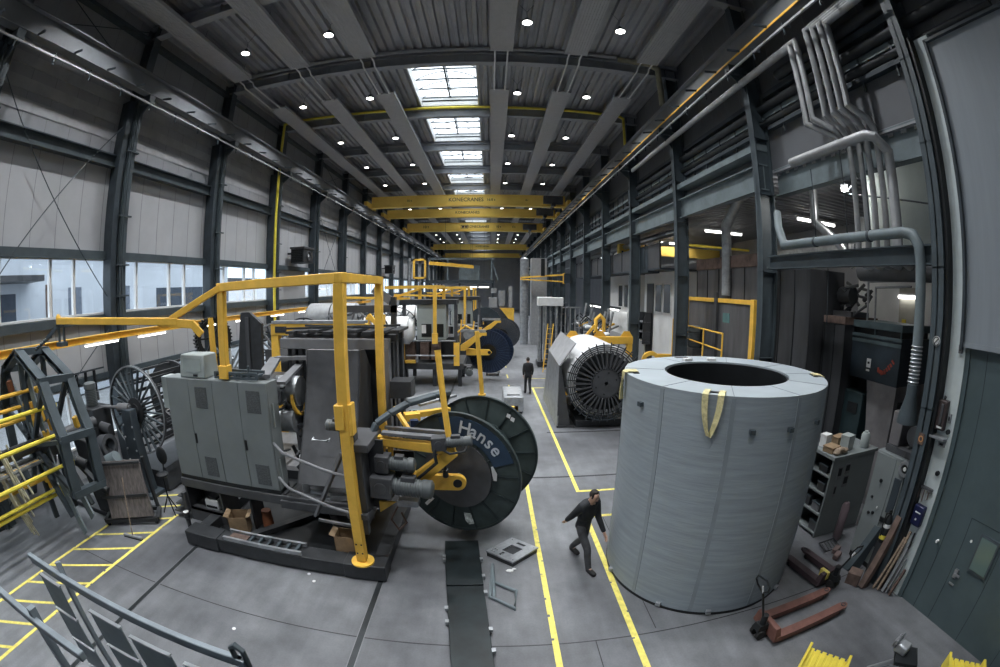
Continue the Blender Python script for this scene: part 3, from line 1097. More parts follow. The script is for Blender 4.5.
mb.tube([(-0.86, 7.05, 2.56), (-0.7, 6.98, 2.5), (-0.45, 7.0, 2.54), (-0.4, 7.08, 2.64)], 0.022, 8)
mb.done('hose', M_cable, wm)
arc = [(-0.62 + 0.16 * math.cos(q), 1.72 + 0.16 * math.sin(q)) for q in [math.radians(d) for d in range(-90, 91, 15)]]
slab_arm('lower_arm', [(-1.5, 1.52), (-1.45, 1.56)] + arc + [(-1.25, 1.88), (-1.6, 1.95)], 7.42, 0.12, M_yellow)
MB().disc((-0.62, 7.42, 1.72), (0, 1, 0), 0.085, 0.05, 20).done('arm_bearing', M_black, wm)
MB().cyl((-0.62, 7.45, 1.72), (-0.62, 7.75, 1.72), 0.07, 14).done('spindle', M_chrome, wm)
mb = MB()
mb.cyl((-0.86, 7.3, 2.4), (-0.84, 7.4, 1.98), 0.035, 10).cyl((-0.84, 7.38, 2.02), (-0.84, 7.42, 1.86), 0.055, 10)
mb.done('cylinder', M_dark, wm)
slab_arm('foot_bracket', [(-2.05, 1.5), (-1.72, 1.5), (-2.05, 1.25)], 6.95, 0.05, M_yellow)
slab_arm('upright_bracket', [(-2.08, 2.7), (-1.93, 2.7), (-1.93, 2.2), (-2.08, 2.2)], 7.2, 0.14, M_yellow)
slab_arm('upright_bracket', [(-1.86, 2.62), (-1.78, 2.62), (-1.78, 1.95), (-1.86, 1.95)], 7.2, 0.14, M_yellow)
# curved cable channel
path = [(-2.14, 7.3, 2.45), (-2.2, 7.35, 2.65), (-2.1, 7.4, 2.88), (-1.85, 7.5, 3.05), (-1.55, 7.7, 3.2), (-1.1, 8.1, 3.26), (-0.9, 8.6, 3.2), (-1.0, 8.7, 3.0)]
mb = MB()
for a, b in zip(path[:-1], path[1:]):
    mb.beam(a, b, 0.2, 0.09)
mb.done('cable_channel', M_steel_m, wm, bevel=0.02)
# rear take-up arm and guide bits behind the channel
mb = MB()
mb.beam((-1.55, 8.5, 2.75), (-0.9, 9.0, 2.72), 0.13, 0.12).obox((-1.62, 8.45, 2.72), (0.32, 0.22, 0.16), 0.4)
mb.beam((-1.95, 8.3, 2.95), (-1.62, 8.0, 2.6), 0.08, 0.08)
mb.done('rear_arm', M_yellow, wm, bevel=0.01)
mb = MB()
for i in range(12):
    a = (-1.9 + rnd.uniform(-0.2, 0.7), 8.6 + rnd.uniform(-0.4, 0.6), 1.6 + rnd.uniform(0, 1.2))
    mb.beam(a, (a[0] + rnd.uniform(0.2, 0.5), a[1] + rnd.uniform(-0.3, 0.3), a[2] + rnd.uniform(-0.1, 0.2)), 0.07, 0.07)
mb.done('guide_roller', M_machine, wm)
MB().obox((-1.55, 8.3, 2.45), (0.16, 0.16, 0.5), 0.3).done('actuator', mat('deep_blue', (0.02, 0.04, 0.10), 0.5), wm)
mb = MB().beam((-1.75, 8.8, 2.98), (-1.1, 9.6, 3.0), 0.16, 0.05).beam((-1.5, 8.7, 2.9), (-0.8, 9.5, 2.92), 0.1, 0.05)
mb.done('guide_plate', M_galv, wm)
mb = MB()
mb.box(-1.75, -1.35, 7.15, 7.4, 1.3, 1.42)
mb.done('drive_bracket', M_galv, wm)
MB().tube([(-1.75, 7.2, 1.3), (-1.9, 7.15, 1.0), (-1.75, 7.1, 0.8), (-1.6, 7.15, 0.95), (-1.7, 7.2, 1.15)], 0.02, 8).done('loose_cable', M_rust, wm)

# yellow portal over the machine
pt = thing('yellow_portal', 'yellow steel portal frame with a long side arm over the near machine', 'frame', (-2.38, 6.5, 0.35))
mb = MB().box(-2.47, -2.29, 6.41, 6.59, 0.42, 5.42)
p1 = mb.done('post', M_yellow, pt, bevel=0.012)
MB().lathe([(0, 0), (0.22, 0), (0.22, 0.035), (0, 0.035)], (-2.38, 6.5, 0.37), n=24).done('base_flange', M_yellow, p1)
mb = MB()
for dx, dz in ((-0.05, 0.62), (0.05, 0.62), (-0.05, 0.82), (0.05, 0.82)):
    mb.cyl((-2.38 + dx, 6.405, dz), (-2.38 + dx, 6.415, dz), 0.018, 8)
mb.done('bolt', M_black, p1)
MB().box(-2.53, -2.36, 6.38, 6.6, 3.05, 3.48).done('sleeve', M_yellow, p1, bevel=0.015)
MB().box(-2.29, -2.23, 6.4, 6.62, 2.96, 3.5).done('sleeve', M_yellow, p1, bevel=0.015)
MB().box(-2.46, -2.30, 8.87, 9.03, 1.2, 5.44).done('post', M_yellow, pt, bevel=0.012)
p3 = MB().box(-5.54, -5.38, 7.42, 7.58, 3.6, 5.36).done('post', M_yellow, pt, bevel=0.012)
MB().box(-5.57, -5.35, 7.39, 7.61, 3.58, 3.86).done('sleeve', M_yellow, p3, bevel=0.015)
mb = MB()
mb.beam((-2.29, 6.47, 5.5), (-5.55, 7.52, 5.44), 0.16, 0.17)
mb.beam((-2.38, 6.41, 5.5), (-2.38, 9.03, 5.5), 0.16, 0.16)
mb.done('top_beam', M_yellow, pt, bevel=0.012)
mb = MB()
mb.beam((-5.42, 7.48, 5.46), (-6.6, 7.06, 4.84), 0.13, 0.13)
mb.beam((-9.75, 5.92, 4.93), (-6.42, 7.1, 4.79), 0.14, 0.15).beam((-6.9, 6.95, 4.80), (-6.05, 7.24, 4.72), 0.15, 0.17)
mb.beam((-6.12, 7.2, 4.76), (-5.9, 7.3, 4.5), 0.12, 0.15)
mb.done('side_arm', M_yellow, pt, bevel=0.01)
mb = MB()
mb.beam((-9.72, 5.93, 4.9), (-9.72, 5.93, 4.42), 0.05, 0.05).beam((-9.58, 6.0, 4.88), (-9.58, 6.0, 4.42), 0.05, 0.05).box(-9.78, -9.5, 5.85, 6.05, 4.36, 4.46)
mb.beam((-9.75, 5.9, 4.8), (-10.1, 5.75, 4.55), 0.08, 0.08)
for i in range(9):
    mb.obox((-10.0 - 0.07 * i, 5.8 - 0.02 * i, 4.58 - 0.035 * i + 0.02 * (i % 2)), (0.09, 0.06, 0.06), 0.3, 0.5 * (i % 2))
mb.done('chain_hanger', M_steel_m, pt)
MB().lathe([(0.0, -0.05), (0.07, -0.05), (0.07, 0.02), (0.03, 0.08), (0.0, 0.08)], (-9.72, 5.93, 5.0), n=12).done('pulley_cap', M_yellow, pt)

# black pulley wheel on the arm end
SHX = -6.45
pw = thing('guide_sheave', 'black toothed sheave hanging from the yellow arm above the cabinet', 'wheel', (SHX, 8.42, 3.6))
mb = MB()
ax = V((0.85, -0.5, 0)).normalized()
mb.lathe([(0.36, -0.1), (0.46, -0.12), (0.46, -0.06), (0.40, 0), (0.46, 0.06), (0.46, 0.12), (0.36, 0.1)], (SHX, 8.42, 4.3), ax, 36, closed=True)
a_, b_ = perp(ax)
for i in range(36):
    q = 2 * math.pi * i / 36
    mb.beam(V((SHX, 8.42, 4.3)) + (a_ * math.cos(q) + b_ * math.sin(q)) * 0.44, V((SHX, 8.42, 4.3)) + (a_ * math.cos(q) + b_ * math.sin(q)) * 0.50, 0.03, 0.22, ax)
mb.done('rim', M_black, pw)
mb = MB()
spokes(mb, (SHX, 8.42, 4.3), ax, 0.05, 0.38, 6, 0.04, 0.04)
mb.disc((SHX, 8.42, 4.3), ax, 0.09, 0.2, 14)
mb.done('hub', M_dark, pw)
MB().beam((SHX + 0.05, 8.3, 4.78), (SHX + 0.2, 8.3, 1.15), 0.08, 0.14).done('fork', M_yellow, pw)

# control cabinet: four doors, each with handle, alternate doors with filters
cc = thing('control_cabinet', 'wide grey green control cabinet with four doors on the machine deck', 'cabinet', (-5.83, 7.65, 1.17))
MB().box(-7.26, -4.38, 7.42, 7.86, 1.17, 3.55).done('body', M_cab, cc, bevel=0.012)
for i in range(4):
    x0 = -7.25 + i * 0.715
    d = MB().box(x0 + 0.006, x0 + 0.709, 7.395, 7.42, 1.24, 3.54).done('door', M_cab, cc, bevel=0.006)
    if i % 2 == 1:
        for z in (1.34, 2.92):
            mb = MB().box(x0 + 0.2, x0 + 0.54, 7.384, 7.396, z, z + 0.46)
            for j in range(12):
                mb.box(x0 + 0.2, x0 + 0.54, 7.38, 7.385, z + 0.02 + j * 0.037, z + 0.034 + j * 0.037)
            mb.done('filter_grille', M_vent, d)
        MB().box(x0 + 0.03, x0 + 0.065, 7.36, 7.396, 2.1, 2.32).done('handle', M_black, d)
MB().box(-7.26, -4.38, 7.40, 7.86, 1.15, 1.24).done('plinth', M_black, cc)
MB().box(-7.62, -7.3, 7.6, 7.98, 2.75, 3.5).done('side_box', M_cab_l, cc, bevel=0.01)
mb = MB()
for z in (1.4, 2.6):
    mb.box(-4.38, -4.36, 7.55, 7.6, z, z + 0.5)
mb.done('hinge', M_cab_l, cc)
cu = thing('cooling_unit', 'boxy pale green cooling unit on top of the control cabinet', 'cooler', (-6.4, 7.65, 3.56))
mb = MB()
mb.hexa([(-6.78, 7.42, 3.56), (-6.0, 7.42, 3.56), (-6.0, 7.98, 3.56), (-6.78, 7.98, 3.56), (-6.74, 7.45, 4.06), (-6.03, 7.45, 4.06), (-6.03, 7.95, 4.06), (-6.74, 7.95, 4.06)])
mb.done('housing', M_cab_l, cu, bevel=0.03)
MB().prism([(-6.66 + 0.56 * t, 7.416, 3.72 - 0.05 * math.sin(math.pi * t)) for t in [i / 8 for i in range(9)]] + [(-6.12, 7.44, 3.98), (-6.64, 7.44, 3.98)], (0, 0.01, 0)).done('front_cover', mat('cabinet_mid', (0.26, 0.30, 0.295), 0.5, noise=0.05), cu)
MB().box(-6.34, -6.22, 7.40, 7.43, 3.60, 3.645).done('display', M_black, cu)
rk = MB()
for z in (3.58, 3.68):
    rk.box(-5.75, -4.62, 7.45, 7.5, z, z + 0.05).box(-5.75, -4.62, 7.75, 7.8, z, z + 0.05)
for i in range(7):
    rk.box(-5.75 + i * 0.18, -5.70 + i * 0.18, 7.45, 7.8, 3.63, 3.68)
rk.cyl((-4.85, 7.5, 3.6), (-4.85, 7.5, 3.86), 0.03, 8)
tag(rk.done('rail_bundle', M_steel_m), 'grey steel rails lying on the control cabinet roof', 'rails')

# cable reel on the arms
RF, RB = V((-0.64, 7.95, 1.68)), V((-0.2, 9.25, 1.68))
RA = (RB - RF).normalized()
M_reel = mat('reel_dark_green', (0.045, 0.062, 0.062), 0.5, noise=0.16, scale=3)
M_reel_d = mat('reel_black_green', (0.022, 0.032, 0.034), 0.5, noise=0.16, scale=3)
M_reelblue = mat('reel_blue', (0.022, 0.046, 0.085), 0.5, noise=0.1, scale=3)
cr = thing('cable_reel', 'large dark green cable reel with blue arc sign held by the yellow arms', 'reel', (RF.x + 0.2, RF.y + 0.6, 0.38))
RR = 1.3
xh = V((RA.y, -RA.x, 0)).normalized()            # horizontal in the flange plane (towards +X)
zh = V((0, 0, 1))
def onf(o, ang, r, off=0.0):
    q = math.radians(ang)
    return o + xh * math.cos(q) * r + zh * math.sin(q) * r - RA * off
def flange(o, nm):
    f = MB().lathe([(0.3, -0.03), (RR - 0.03, -0.03), (RR, -0.015), (RR, 0.03), (0.3, 0.03)], o, RA, 72, closed=True).done(nm, M_reel, cr)
    mb = MB().ring(o - RA * 0.035, RA, RR, RR - 0.045, 0.035, 72)
    mb.done('rim_band', M_reel_d, f)
    mb = MB()
    for i in range(14):
        mb.beam(onf(o, i * 360 / 14 + 5, 0.66, 0.04), onf(o, i * 360 / 14 + 5, RR - 0.05, 0.04), 0.03, 0.03, RA)
    mb.done('flange_rib', M_reel_d, f)
    return f
f1 = flange(RF, 'flange')
f2 = flange(RB, 'flange')
MB().lathe([(0.74, 0.03), (0.74, (RB - RF).length - 0.03)], RF, RA, 56).done('barrel', M_reel_d, cr)
mb = MB()
for i in range(12):
    mb.ring(RF + RA * (0.12 + i * 0.1), RA, 0.765, 0.74, 0.06, 56)
mb.done('cable_winding', M_reel_d, cr)
MB().disc(RF - RA * 0.06, RA, 0.72, 0.05, 56).done('hub_disc', M_machine, cr)
# blue arc sign with lettering
mb = MB()
N = 24
prev = None
for i in range(N + 1):
    a = 20 + (108 - 20) * i / N
    row = [mb.bm.verts.new(onf(RF, a, 0.80, 0.062)), mb.bm.verts.new(onf(RF, a, 1.22, 0.062)), mb.bm.verts.new(onf(RF, a, 1.22, 0.045)), mb.bm.verts.new(onf(RF, a, 0.80, 0.045))]
    if prev:
        for k in range(4):
            mb.face([prev[k], prev[(k + 1) % 4], row[(k + 1) % 4], row[k]])
    prev = row
sg = mb.done('arc_sign', M_reelblue, f1)
mb = MB()
for ch, a in zip('Hanse', (80, 69.5, 59, 48.5, 38)):
    q = math.radians(a)
    text_mb(mb, ch, 0.36, onf(RF, a, 1.02, 0.072), xh * math.sin(q) - zh * math.cos(q), xh * math.cos(q) + zh * math.sin(q), 0.004)
mb.done('lettering', mat('letter_silver', (0.55, 0.60, 0.66), 0.5, noise=0), f1, label='silver word Hanse')
MB().beam(onf(RF, -28 + 180 + 76, 1.12, 0.05), onf(RF, -28 + 180 + 76, 0.86, 0.05), 0.07, 0.01, RA).done('paper_label', M_white, f1)
mb = MB()
c0 = onf(RF, -78, 1.0, 0.05)
mb.prism([c0 + xh * x + zh * z for x, z in ((-0.09, 0.12), (0.06, 0.13), (0.09, 0.02), (0.13, -0.1), (0.02, -0.14), (-0.06, -0.05))], -RA * 0.015)
mb.done('torn_label', mat('torn_paper', (0.5, 0.54, 0.52), 0.8, noise=0.4, scale=12), f1)
mb = MB().prism([onf(RF, a, r, 0.066) for a, r in ((22, 0.76), (10, 0.74), (0, 0.76), (0, 0.82), (10, 0.84), (22, 0.80))], -RA * 0.01)
mb.done('wrap_end', M_white, f1)
mb = MB()
for t in (-4, 2):
    mb.prism([onf(RB, 50 + t + da, r, 0.05) for da, r in ((0, 1.08), (5, 1.06), (6, 1.14), (2, 1.16))], -RA * 0.008)
mb.done('paper_label', M_white, f2)
mb = MB()
mb.tube([(-0.72, 7.18, 2.62), (-0.80, 7.25, 3.2), (-0.93, 7.4, 4.25)], 0.055, 10)
tag(mb.done('guide_pole', M_yellow), 'slim yellow pole rising from the motor above the near reel', 'pole')
mb = MB().tube([(-0.2, 9.35, 2.9), (-0.21, 9.35, 3.2), (-0.31, 9.3, 4.4)], 0.05, 10)
mb.cyl((-0.2, 9.35, 2.7), (-0.2, 9.35, 3.0), 0.09, 10)
tag(mb.done('guide_pole', M_yellow), 'slim yellow pole standing behind the rear flange of the near reel', 'pole')

# loose things around the machine
def carton(x, y, z, w, d, h, rz, label, open_=True):
    t = thing('cardboard_box', label, 'box', (x, y, z))
    mb = MB()
    R = Matrix.Rotation(rz, 3, 'Z')
    def P(a, b, c):
        return V((x, y, z)) + R @ V((a, b, c))
    th = 0.012
    for a, b, c, d_ in ((-w / 2, w / 2, -d / 2, -d / 2 + th), (-w / 2, w / 2, d / 2 - th, d / 2), (-w / 2, -w / 2 + th, -d / 2, d / 2), (w / 2 - th, w / 2, -d / 2, d / 2)):
        mb.hexa([P(a, c, 0), P(b, c, 0), P(b, d_, 0), P(a, d_, 0), P(a, c, h), P(b, c, h), P(b, d_, h), P(a, d_, h)])
    mb.hexa([P(-w / 2, -d / 2, 0), P(w / 2, -d / 2, 0), P(w / 2, d / 2, 0), P(-w / 2, d / 2, 0), P(-w / 2, -d / 2, th), P(w / 2, -d / 2, th), P(w / 2, d / 2, th), P(-w / 2, d / 2, th)])
    mb.done('box_body', M_card, t)
    for s in (-1, 1):
        mb = MB()
        e = s * w / 2
        f = s * (w / 2 + 0.1)
        mb.hexa([P(e, -d / 2, h - 0.005), P(f, -d / 2, h + 0.03), P(f, d / 2, h + 0.03), P(e, d / 2, h - 0.005), P(e, -d / 2, h + 0.005), P(f, -d / 2, h + 0.04), P(f, d / 2, h + 0.04), P(e, d / 2, h + 0.005)])
        mb.done('flap', M_card, t)
    return t
carton(-5.62, 7.3, 0.061, 0.45, 0.42, 0.46, 0.35, 'open cardboard box on the tray below the control cabinet')
carton(-2.82, 6.98, 0.061, 0.42, 0.36, 0.62, 0.05, 'tall open cardboard box behind the yellow front post')
t = thing('label_printer', 'white box printer in the shelf under the control cabinet', 'printer', (-6.55, 7.7, 0.345))
MB().box(-6.75, -6.35, 7.5, 7.9, 0.345, 0.6).done('printer_body', M_white, t, bevel=0.02)
MB().box(-6.72, -6.38, 7.49, 7.505, 0.4, 0.46).done('paper_slot', M_black, t)
MB().box(-6.7, -6.4, 7.55, 7.85, 0.601, 0.66).done('printer_lid', M_dark, t, bevel=0.02)
lg = thing('roller_ladder', 'grey aluminium ladder section lying on the front carriage beam', 'ladder', (-4.6, 6.55, 0.375))
for y in (6.40, 6.72):
    mb = MB().box(-5.5, -3.62, y - 0.015, y + 0.015, 0.375, 0.46)
    mb.box(-5.5, -3.62, y - 0.03, y + 0.03, 0.455, 0.465)
    mb.done('side_rail', M_galv, lg)
for i in range(6):
    MB().box(-4.9 + i * 0.22, -4.84 + i * 0.22, 6.415, 6.705, 0.39, 0.44).done('rung', M_steel_m, lg)
MB().box(-5.42, -4.98, 6.42, 6.7, 0.38, 0.40).done('tray_plate', M_rust, lg)
tag(MB().lathe([(0, 0), (0.14, 0), (0.12, 0.42), (0, 0.42)], (-5.1, 7.75, 0.061), n=16).done('bucket', M_orange), 'dull orange bucket under the machine deck', 'bucket')

# ================================================================== THINGS LYING ON THE FLOOR NEAR THE FRONT
mt = thing('floor_cover', 'long matt black two-piece cover lying on the floor', 'cover', (-0.45, 6.1, 0.0))
A_, B_, C_, D_ = (-0.98, 7.87), (-0.27, 7.92), (0.04, 4.35), (-0.58, 4.30)
def lerp(p, q, t):
    return (p[0] + (q[0] - p[0]) * t, p[1] + (q[1] - p[1]) * t)
for t0, t1 in ((0.0, 0.435), (0.445, 1.12)):
    a, d = lerp(A_, D_, t0), lerp(A_, D_, t1)
    b, c = lerp(B_, C_, t0), lerp(B_, C_, t1)
    MB().prism([(a[0], a[1], 0.0), (b[0], b[1], 0.0), (c[0], c[1], 0.0), (d[0], d[1], 0.0)], (0, 0, 0.09)).done('panel', mat('black_sheet', (0.012, 0.018, 0.02), 0.45, noise=0.3, scale=2), mt, bevel=0.01)
for side, ts in ((0, (0.17, 0.2, 0.62, 0.72)), (1, (0.2, 0.36, 0.5, 0.78, 0.92))):
    for t in ts:
        p = lerp(A_, D_, t) if side == 0 else lerp(B_, C_, t)
        s = -1 if side == 0 else 1
        MB().obox((p[0] + s * 0.02, p[1], 0.075), (0.06, 0.08, 0.06), 0.1).done('latch', M_galv, mt)
pl = thing('mounting_plate', 'grey steel plate with a square cutout propped on the floor', 'plate', (0.42, 7.5, 0))
O_, Ux, Uy = V((-0.1, 7.45, 0.10)), V((0.52, -0.43, 0)), V((0.55, 0.52, 0))
def pq(u, v, z=0.0):
    return O_ + Ux * u + Uy * v + V((0, 0, z))
mb = MB()
for u0, u1, v0, v1 in ((0, 1, 0, 0.3), (0, 1, 0.68, 1), (0, 0.3, 0.3, 0.68), (0.72, 1, 0.3, 0.68)):
    mb.prism([pq(u0, v0), pq(u1, v0), pq(u1, v1), pq(u0, v1)], (0, 0, 0.035))
mb.done('plate_body', M_galv, pl)
MB().prism([pq(0.02, 0.02, -0.1), pq(0.98, 0.02, -0.1), pq(0.98, 0.98, -0.1), pq(0.02, 0.98, -0.1)], (0, 0, 0.095)).done('packing', M_dark, pl)
mb = MB()
for u, v in ((0.1, 0.12), (0.2, 0.1), (0.1, 0.25), (0.2, 0.22), (0.9, 0.1), (0.9, 0.9), (0.1, 0.9), (0.5, 0.12)):
    mb.cyl(pq(u, v, 0.034), pq(u, v, 0.05), 0.018, 8)
mb.done('bolt', M_chrome, pl)
mb = MB()
for u0, u1, v0, v1 in ((0.35, 0.65, 0.80, 0.88), (0.40, 0.48, 0.08, 0.24)):
    mb.prism([pq(u0, v0, 0.034), pq(u1, v0, 0.034), pq(u1, v1, 0.034), pq(u0, v1, 0.034)], (0, 0, 0.003))
mb.done('slot', M_black, pl)
fr = MB()
fr.tube([(0.03, 7.1, 0.035), (0.05, 6.5, 0.035), (0.45, 6.22, 0.035), (0.40, 5.72, 0.035), (0.06, 6.0, 0.035), (0.05, 6.5, 0.035)], 0.03, 8)
fr.tube([(0.03, 7.1, 0.035), (-0.02, 6.05, 0.035), (0.06, 6.0, 0.035)], 0.028, 8)
tag(fr.done('bent_frame', M_steel_l), 'bent grey tube frame lying beside the long black cover', 'frame')
for i, (x, y, s) in enumerate(((0.36, 6.88, 0.06), (0.45, 6.95, 0.035))):
    tag(MB().sphere((x, y, s * 0.4), s, 1.3, 0.8, 0.4, 8).done('paper_scrap', M_white), ['larger crumpled white scrap on the floor near the cutout plate', 'smaller crumpled white scrap on the floor near the cutout plate'][i], 'scrap')
for i, (x, y) in enumerate(((-3.32, 6.1), (-3.5, 6.3), (-4.21, 4.34))):
    tag(MB().disc((x, y, 0.008), (0, 0, 1), 0.035, 0.008, 12).done('paper_scrap', M_white), ['small white scrap on the floor in front of the machine carriage', 'white paper dot touching the front of the machine carriage', 'white paper dot on the open floor left of the right floor track'][i], 'scrap')

# ================================================================== LEFT SIDE: CAGE ROTOR, SPOKED WHEEL, RACKS
ring_pts = [(-10.78, 4.24), (-9.55, 3.66), (-8.98, 2.46), (-9.0, 1.19), (-9.55, 0.45), (-10.6, 0.15), (-11.7, 0.6), (-12.25, 1.6), (-12.25, 2.9), (-11.8, 3.8)]
cg = thing('cage_rotor', 'octagonal dark steel stranding cage with yellow cradle arms at the left wall', 'machine', (-10.7, 5.6, 0))
hubc = (-10.75, 2.1)
for yy, dz in ((6.0, 0.0), (5.15, 0.06)):
    mb = MB()
    n = len(ring_pts)
    for i in range(n):
        if i in (3, 4, 5):
            continue
        (xa, za), (xb, zb) = ring_pts[i], ring_pts[(i + 1) % n]
        ux, uz = xa - hubc[0], za - hubc[1]
        mb.ibeam((xa, yy, za + dz), (xb, yy, zb + dz), 0.26, 0.17, 0.03, 0.03, ((xa + xb) / 2 - hubc[0], 0, (za + zb) / 2 - hubc[1]))
    mb.done('cage_ring', M_steel_m, cg)
mb = MB()
for i in (0, 1, 2, 3, 9):
    xa, za = ring_pts[i]
    mb.beam((xa, 6.1, za), (xa, 5.05, za + 0.06), 0.2, 0.16)
mb.done('ring_spacer', M_steel_m, cg)
for yy in (5.95, 5.2):
    for i in range(0, 10):
        xa, za = ring_pts[i]
        MB().beam((hubc[0] + (xa - hubc[0]) * 0.15, yy - 0.03, hubc[1] + (za - hubc[1]) * 0.15), (hubc[0] + (xa - hubc[0]) * 0.95, yy - 0.03, hubc[1] + (za - hubc[1]) * 0.95), 0.09, 0.14, (0, 1, 0)).done('cage_spoke', M_steel if i % 2 else M_steel_m, cg)
for a in ((-9.95, 5.45, 2.25, -8.95, 5.35, 0.55), (-10.4, 5.35, 1.9, -9.35, 5.2, 0.1), (-10.7, 5.3, 3.6, -10.25, 5.3, 2.3), (-11.6, 5.2, 3.3, -10.8, 5.2, 2.2)):
    mb = MB()
    for j in range(6):
        mb.beam((a[0] + j * 0.05, a[1] - 0.01 * j, a[2] + j * 0.04), (a[3] + j * 0.05, a[4] - 0.01 * j, a[5] + j * 0.04), 0.045, 0.05)
    mb.done('ribbed_channel', M_steel_l, cg)
mb = MB().cyl((hubc[0], 2.2, hubc[1]), (hubc[0], 7.44, hubc[1]), 0.16, 16).lathe([(0, -0.4), (0.42, -0.4), (0.42, 0.5), (0, 0.5)], (hubc[0], 5.6, hubc[1]), (0, 1, 0), 20)
mb.done('axle', M_machine, cg)
mb = MB()
for dx in (-0.45, -0.2, 0.1, 0.35):
    mb.cyl((hubc[0] + dx, 2.0, hubc[1] - 0.35 + 0.1 * dx), (hubc[0] + dx, 5.4, hubc[1] - 0.35 + 0.1 * dx), 0.05, 8)
mb.done('inner_tube', M_galv, cg)
for (x, z, y1, y2) in ((-10.75, 3.39, 5.6, 2.4), (-10.0, 3.05, 5.6, 2.2), (-9.74, 2.43, 5.6, 1.9), (-9.67, 1.73, 5.6, 1.9), (-10.1, 1.12, 5.6, 1.9), (-10.15, 0.98, 5.35, 1.9), (-11.1, 3.0, 5.5, 2.4), (-10.9, 2.75, 5.3, 2.4), (-10.55, 1.75, 5.3, 2.4), (-10.6, 1.3, 5.2, 2.4)):
    mb = MB()
    mb.tube([(x, y2, z), (x, y1 - 0.05, z), (x + 0.02, y1 + 0.04, z - 0.05), (x + 0.02, y1 + 0.06, z - 0.28)], 0.05, 8)
    mb.obox((x + 0.01, y1 + 0.02, z - 0.03), (0.14, 0.16, 0.15))
    mb.done('cradle_arm', M_yellow2 if x > -10.5 else M_yellow, cg)
for (x, y, z) in ((-10.85, 5.5, 3.95), (-11.3, 5.0, 3.5), (-10.15, 5.55, 2.6), (-10.1, 5.3, 2.4), (-9.6, 6.05, 2.6), (-10.2, 5.3, 2.85)):
    MB().obox((x, y, z), (0.13, 0.14, 0.26), 0.2, 0.2).done('cradle_clip', M_orange if z > 3.4 else M_yellow, cg)
mb = MB()
mb.hexa([(-9.95, 6.35, 0), (-8.9, 6.35, 0), (-8.9, 6.75, 0), (-9.95, 6.75, 0), (-10.5, 6.35, 2.0), (-9.85, 6.35, 2.0), (-9.85, 6.75, 2.0), (-10.5, 6.75, 2.0)])
mb.box(-11.6, -8.95, 6.3, 6.85, 0, 0.12)
mb.done('pedestal', M_dark, cg, bevel=0.02)
mb = MB()
mb.cyl((-9.55, 5.75, 1.75), (-9.35, 5.9, 1.62), 0.13, 12).cyl((-9.75, 5.5, 0.98), (-9.6, 5.6, 0.92), 0.12, 12).cyl((-9.2, 6.15, 0.95), (-9.05, 6.2, 0.9), 0.1, 12)
mb.done('tension_roller', M_dark, cg)
# tube bundle with pale ends
rnd = random.Random(11)
for i in range(14):
    x = -10.55 + 0.045 * i + rnd.uniform(-0.12, 0.12)
    z = 0.08 + 0.1 * i + rnd.uniform(-0.03, 0.06)
    y = 4.2 + rnd.uniform(-0.2, 0.2)
    mb = MB().tube([(x - 0.35, y - 0.25, z + 1.15), (x, y, z)], 0.03, 8)
    tag(mb.done('pale_tube', mat('pale_tube_cream', (0.52, 0.49, 0.36), 0.5, noise=0.15, scale=4)), 'thin pale tube in the slanting bundle under the yellow cradle arms', 'tube', 'pale tubes below the cage')
mb = MB().beam((-11.35, 4.05, 1.62), (-10.2, 3.85, 2.35), 0.07, 0.07).beam((-10.2, 3.85, 2.35), (-10.2, 5.2, 2.35), 0.06, 0.06)
mb.done('tube_hanger', M_dark, cg)

# spoked wheel with a drum of rods
sw = thing('spoked_wheel', 'large black spoked wheel with a cage of rods on a dark pedestal', 'wheel', (-9.75, 8.5, 0))
WC = V((-9.75, 8.45, 2.28))
MB().lathe([(1.205, -0.04), (1.25, -0.04), (1.25, 0.04), (1.205, 0.04)], WC, (0, 1, 0), 64, closed=True).done('rim', M_dark, sw)
mb = MB().ring(WC - V((0, 0.055, 0)), (0, 1, 0), 1.25, 1.21, 0.02, 64)
mb.done('rim_edge', M_galv, sw)
for i in range(24):
    q = 2 * math.pi * i / 24
    d = V((math.cos(q), 0, math.sin(q)))
    MB().beam(WC + d * 0.3, WC + d * 1.21, 0.036, 0.08, (0, 1, 0)).done('spoke', M_steel_m, sw)
MB().lathe([(0, -0.12), (0.2, -0.12), (0.2, -0.06), (0.36, -0.06), (0.36, 0.1), (0, 0.1)], WC, (0, 1, 0), 32).done('hub', M_dark, sw)
for i in range(28):
    q = 2 * math.pi * i / 28
    r = 1.05 if i % 2 else 0.8
    d = V((math.cos(q) * r, 0, math.sin(q) * r))
    MB().beam(WC + d + V((0, 0.1, 0)), WC + d + V((0, 3.8, 0)), 0.06, 0.06).done('rod', M_dark, sw)
for y in (1.8, 3.8):
    MB().lathe([(0.7, -0.05), (1.12, -0.05), (1.12, 0.05), (0.7, 0.05)], WC + V((0, y, 0)), (0, 1, 0), 40, closed=True).done('rod_ring', M_dark, sw)
mb = MB()
mb.hexa([(-9.95, 7.85, 0), (-9.25, 7.85, 0), (-9.25, 8.25, 0), (-9.95, 8.25, 0), (-9.98, 7.98, 2.4), (-9.55, 7.98, 2.4), (-9.55, 8.25, 2.4), (-9.98, 8.25, 2.4)])
mb.box(-10.1, -9.05, 7.7, 8.35, 0, 0.12)
mb.done('pedestal', M_steel, sw, bevel=0.02)
mb = MB()
for i in range(6):
    mb.cyl((-9.4, 7.84, 0.35 + i * 0.33), (-9.4, 7.86, 0.35 + i * 0.33), 0.03, 8).cyl((-9.85, 7.86, 0.35 + i * 0.33), (-9.85, 7.9, 0.35 + i * 0.33), 0.03, 8)
mb.done('bolt', M_galv, sw)
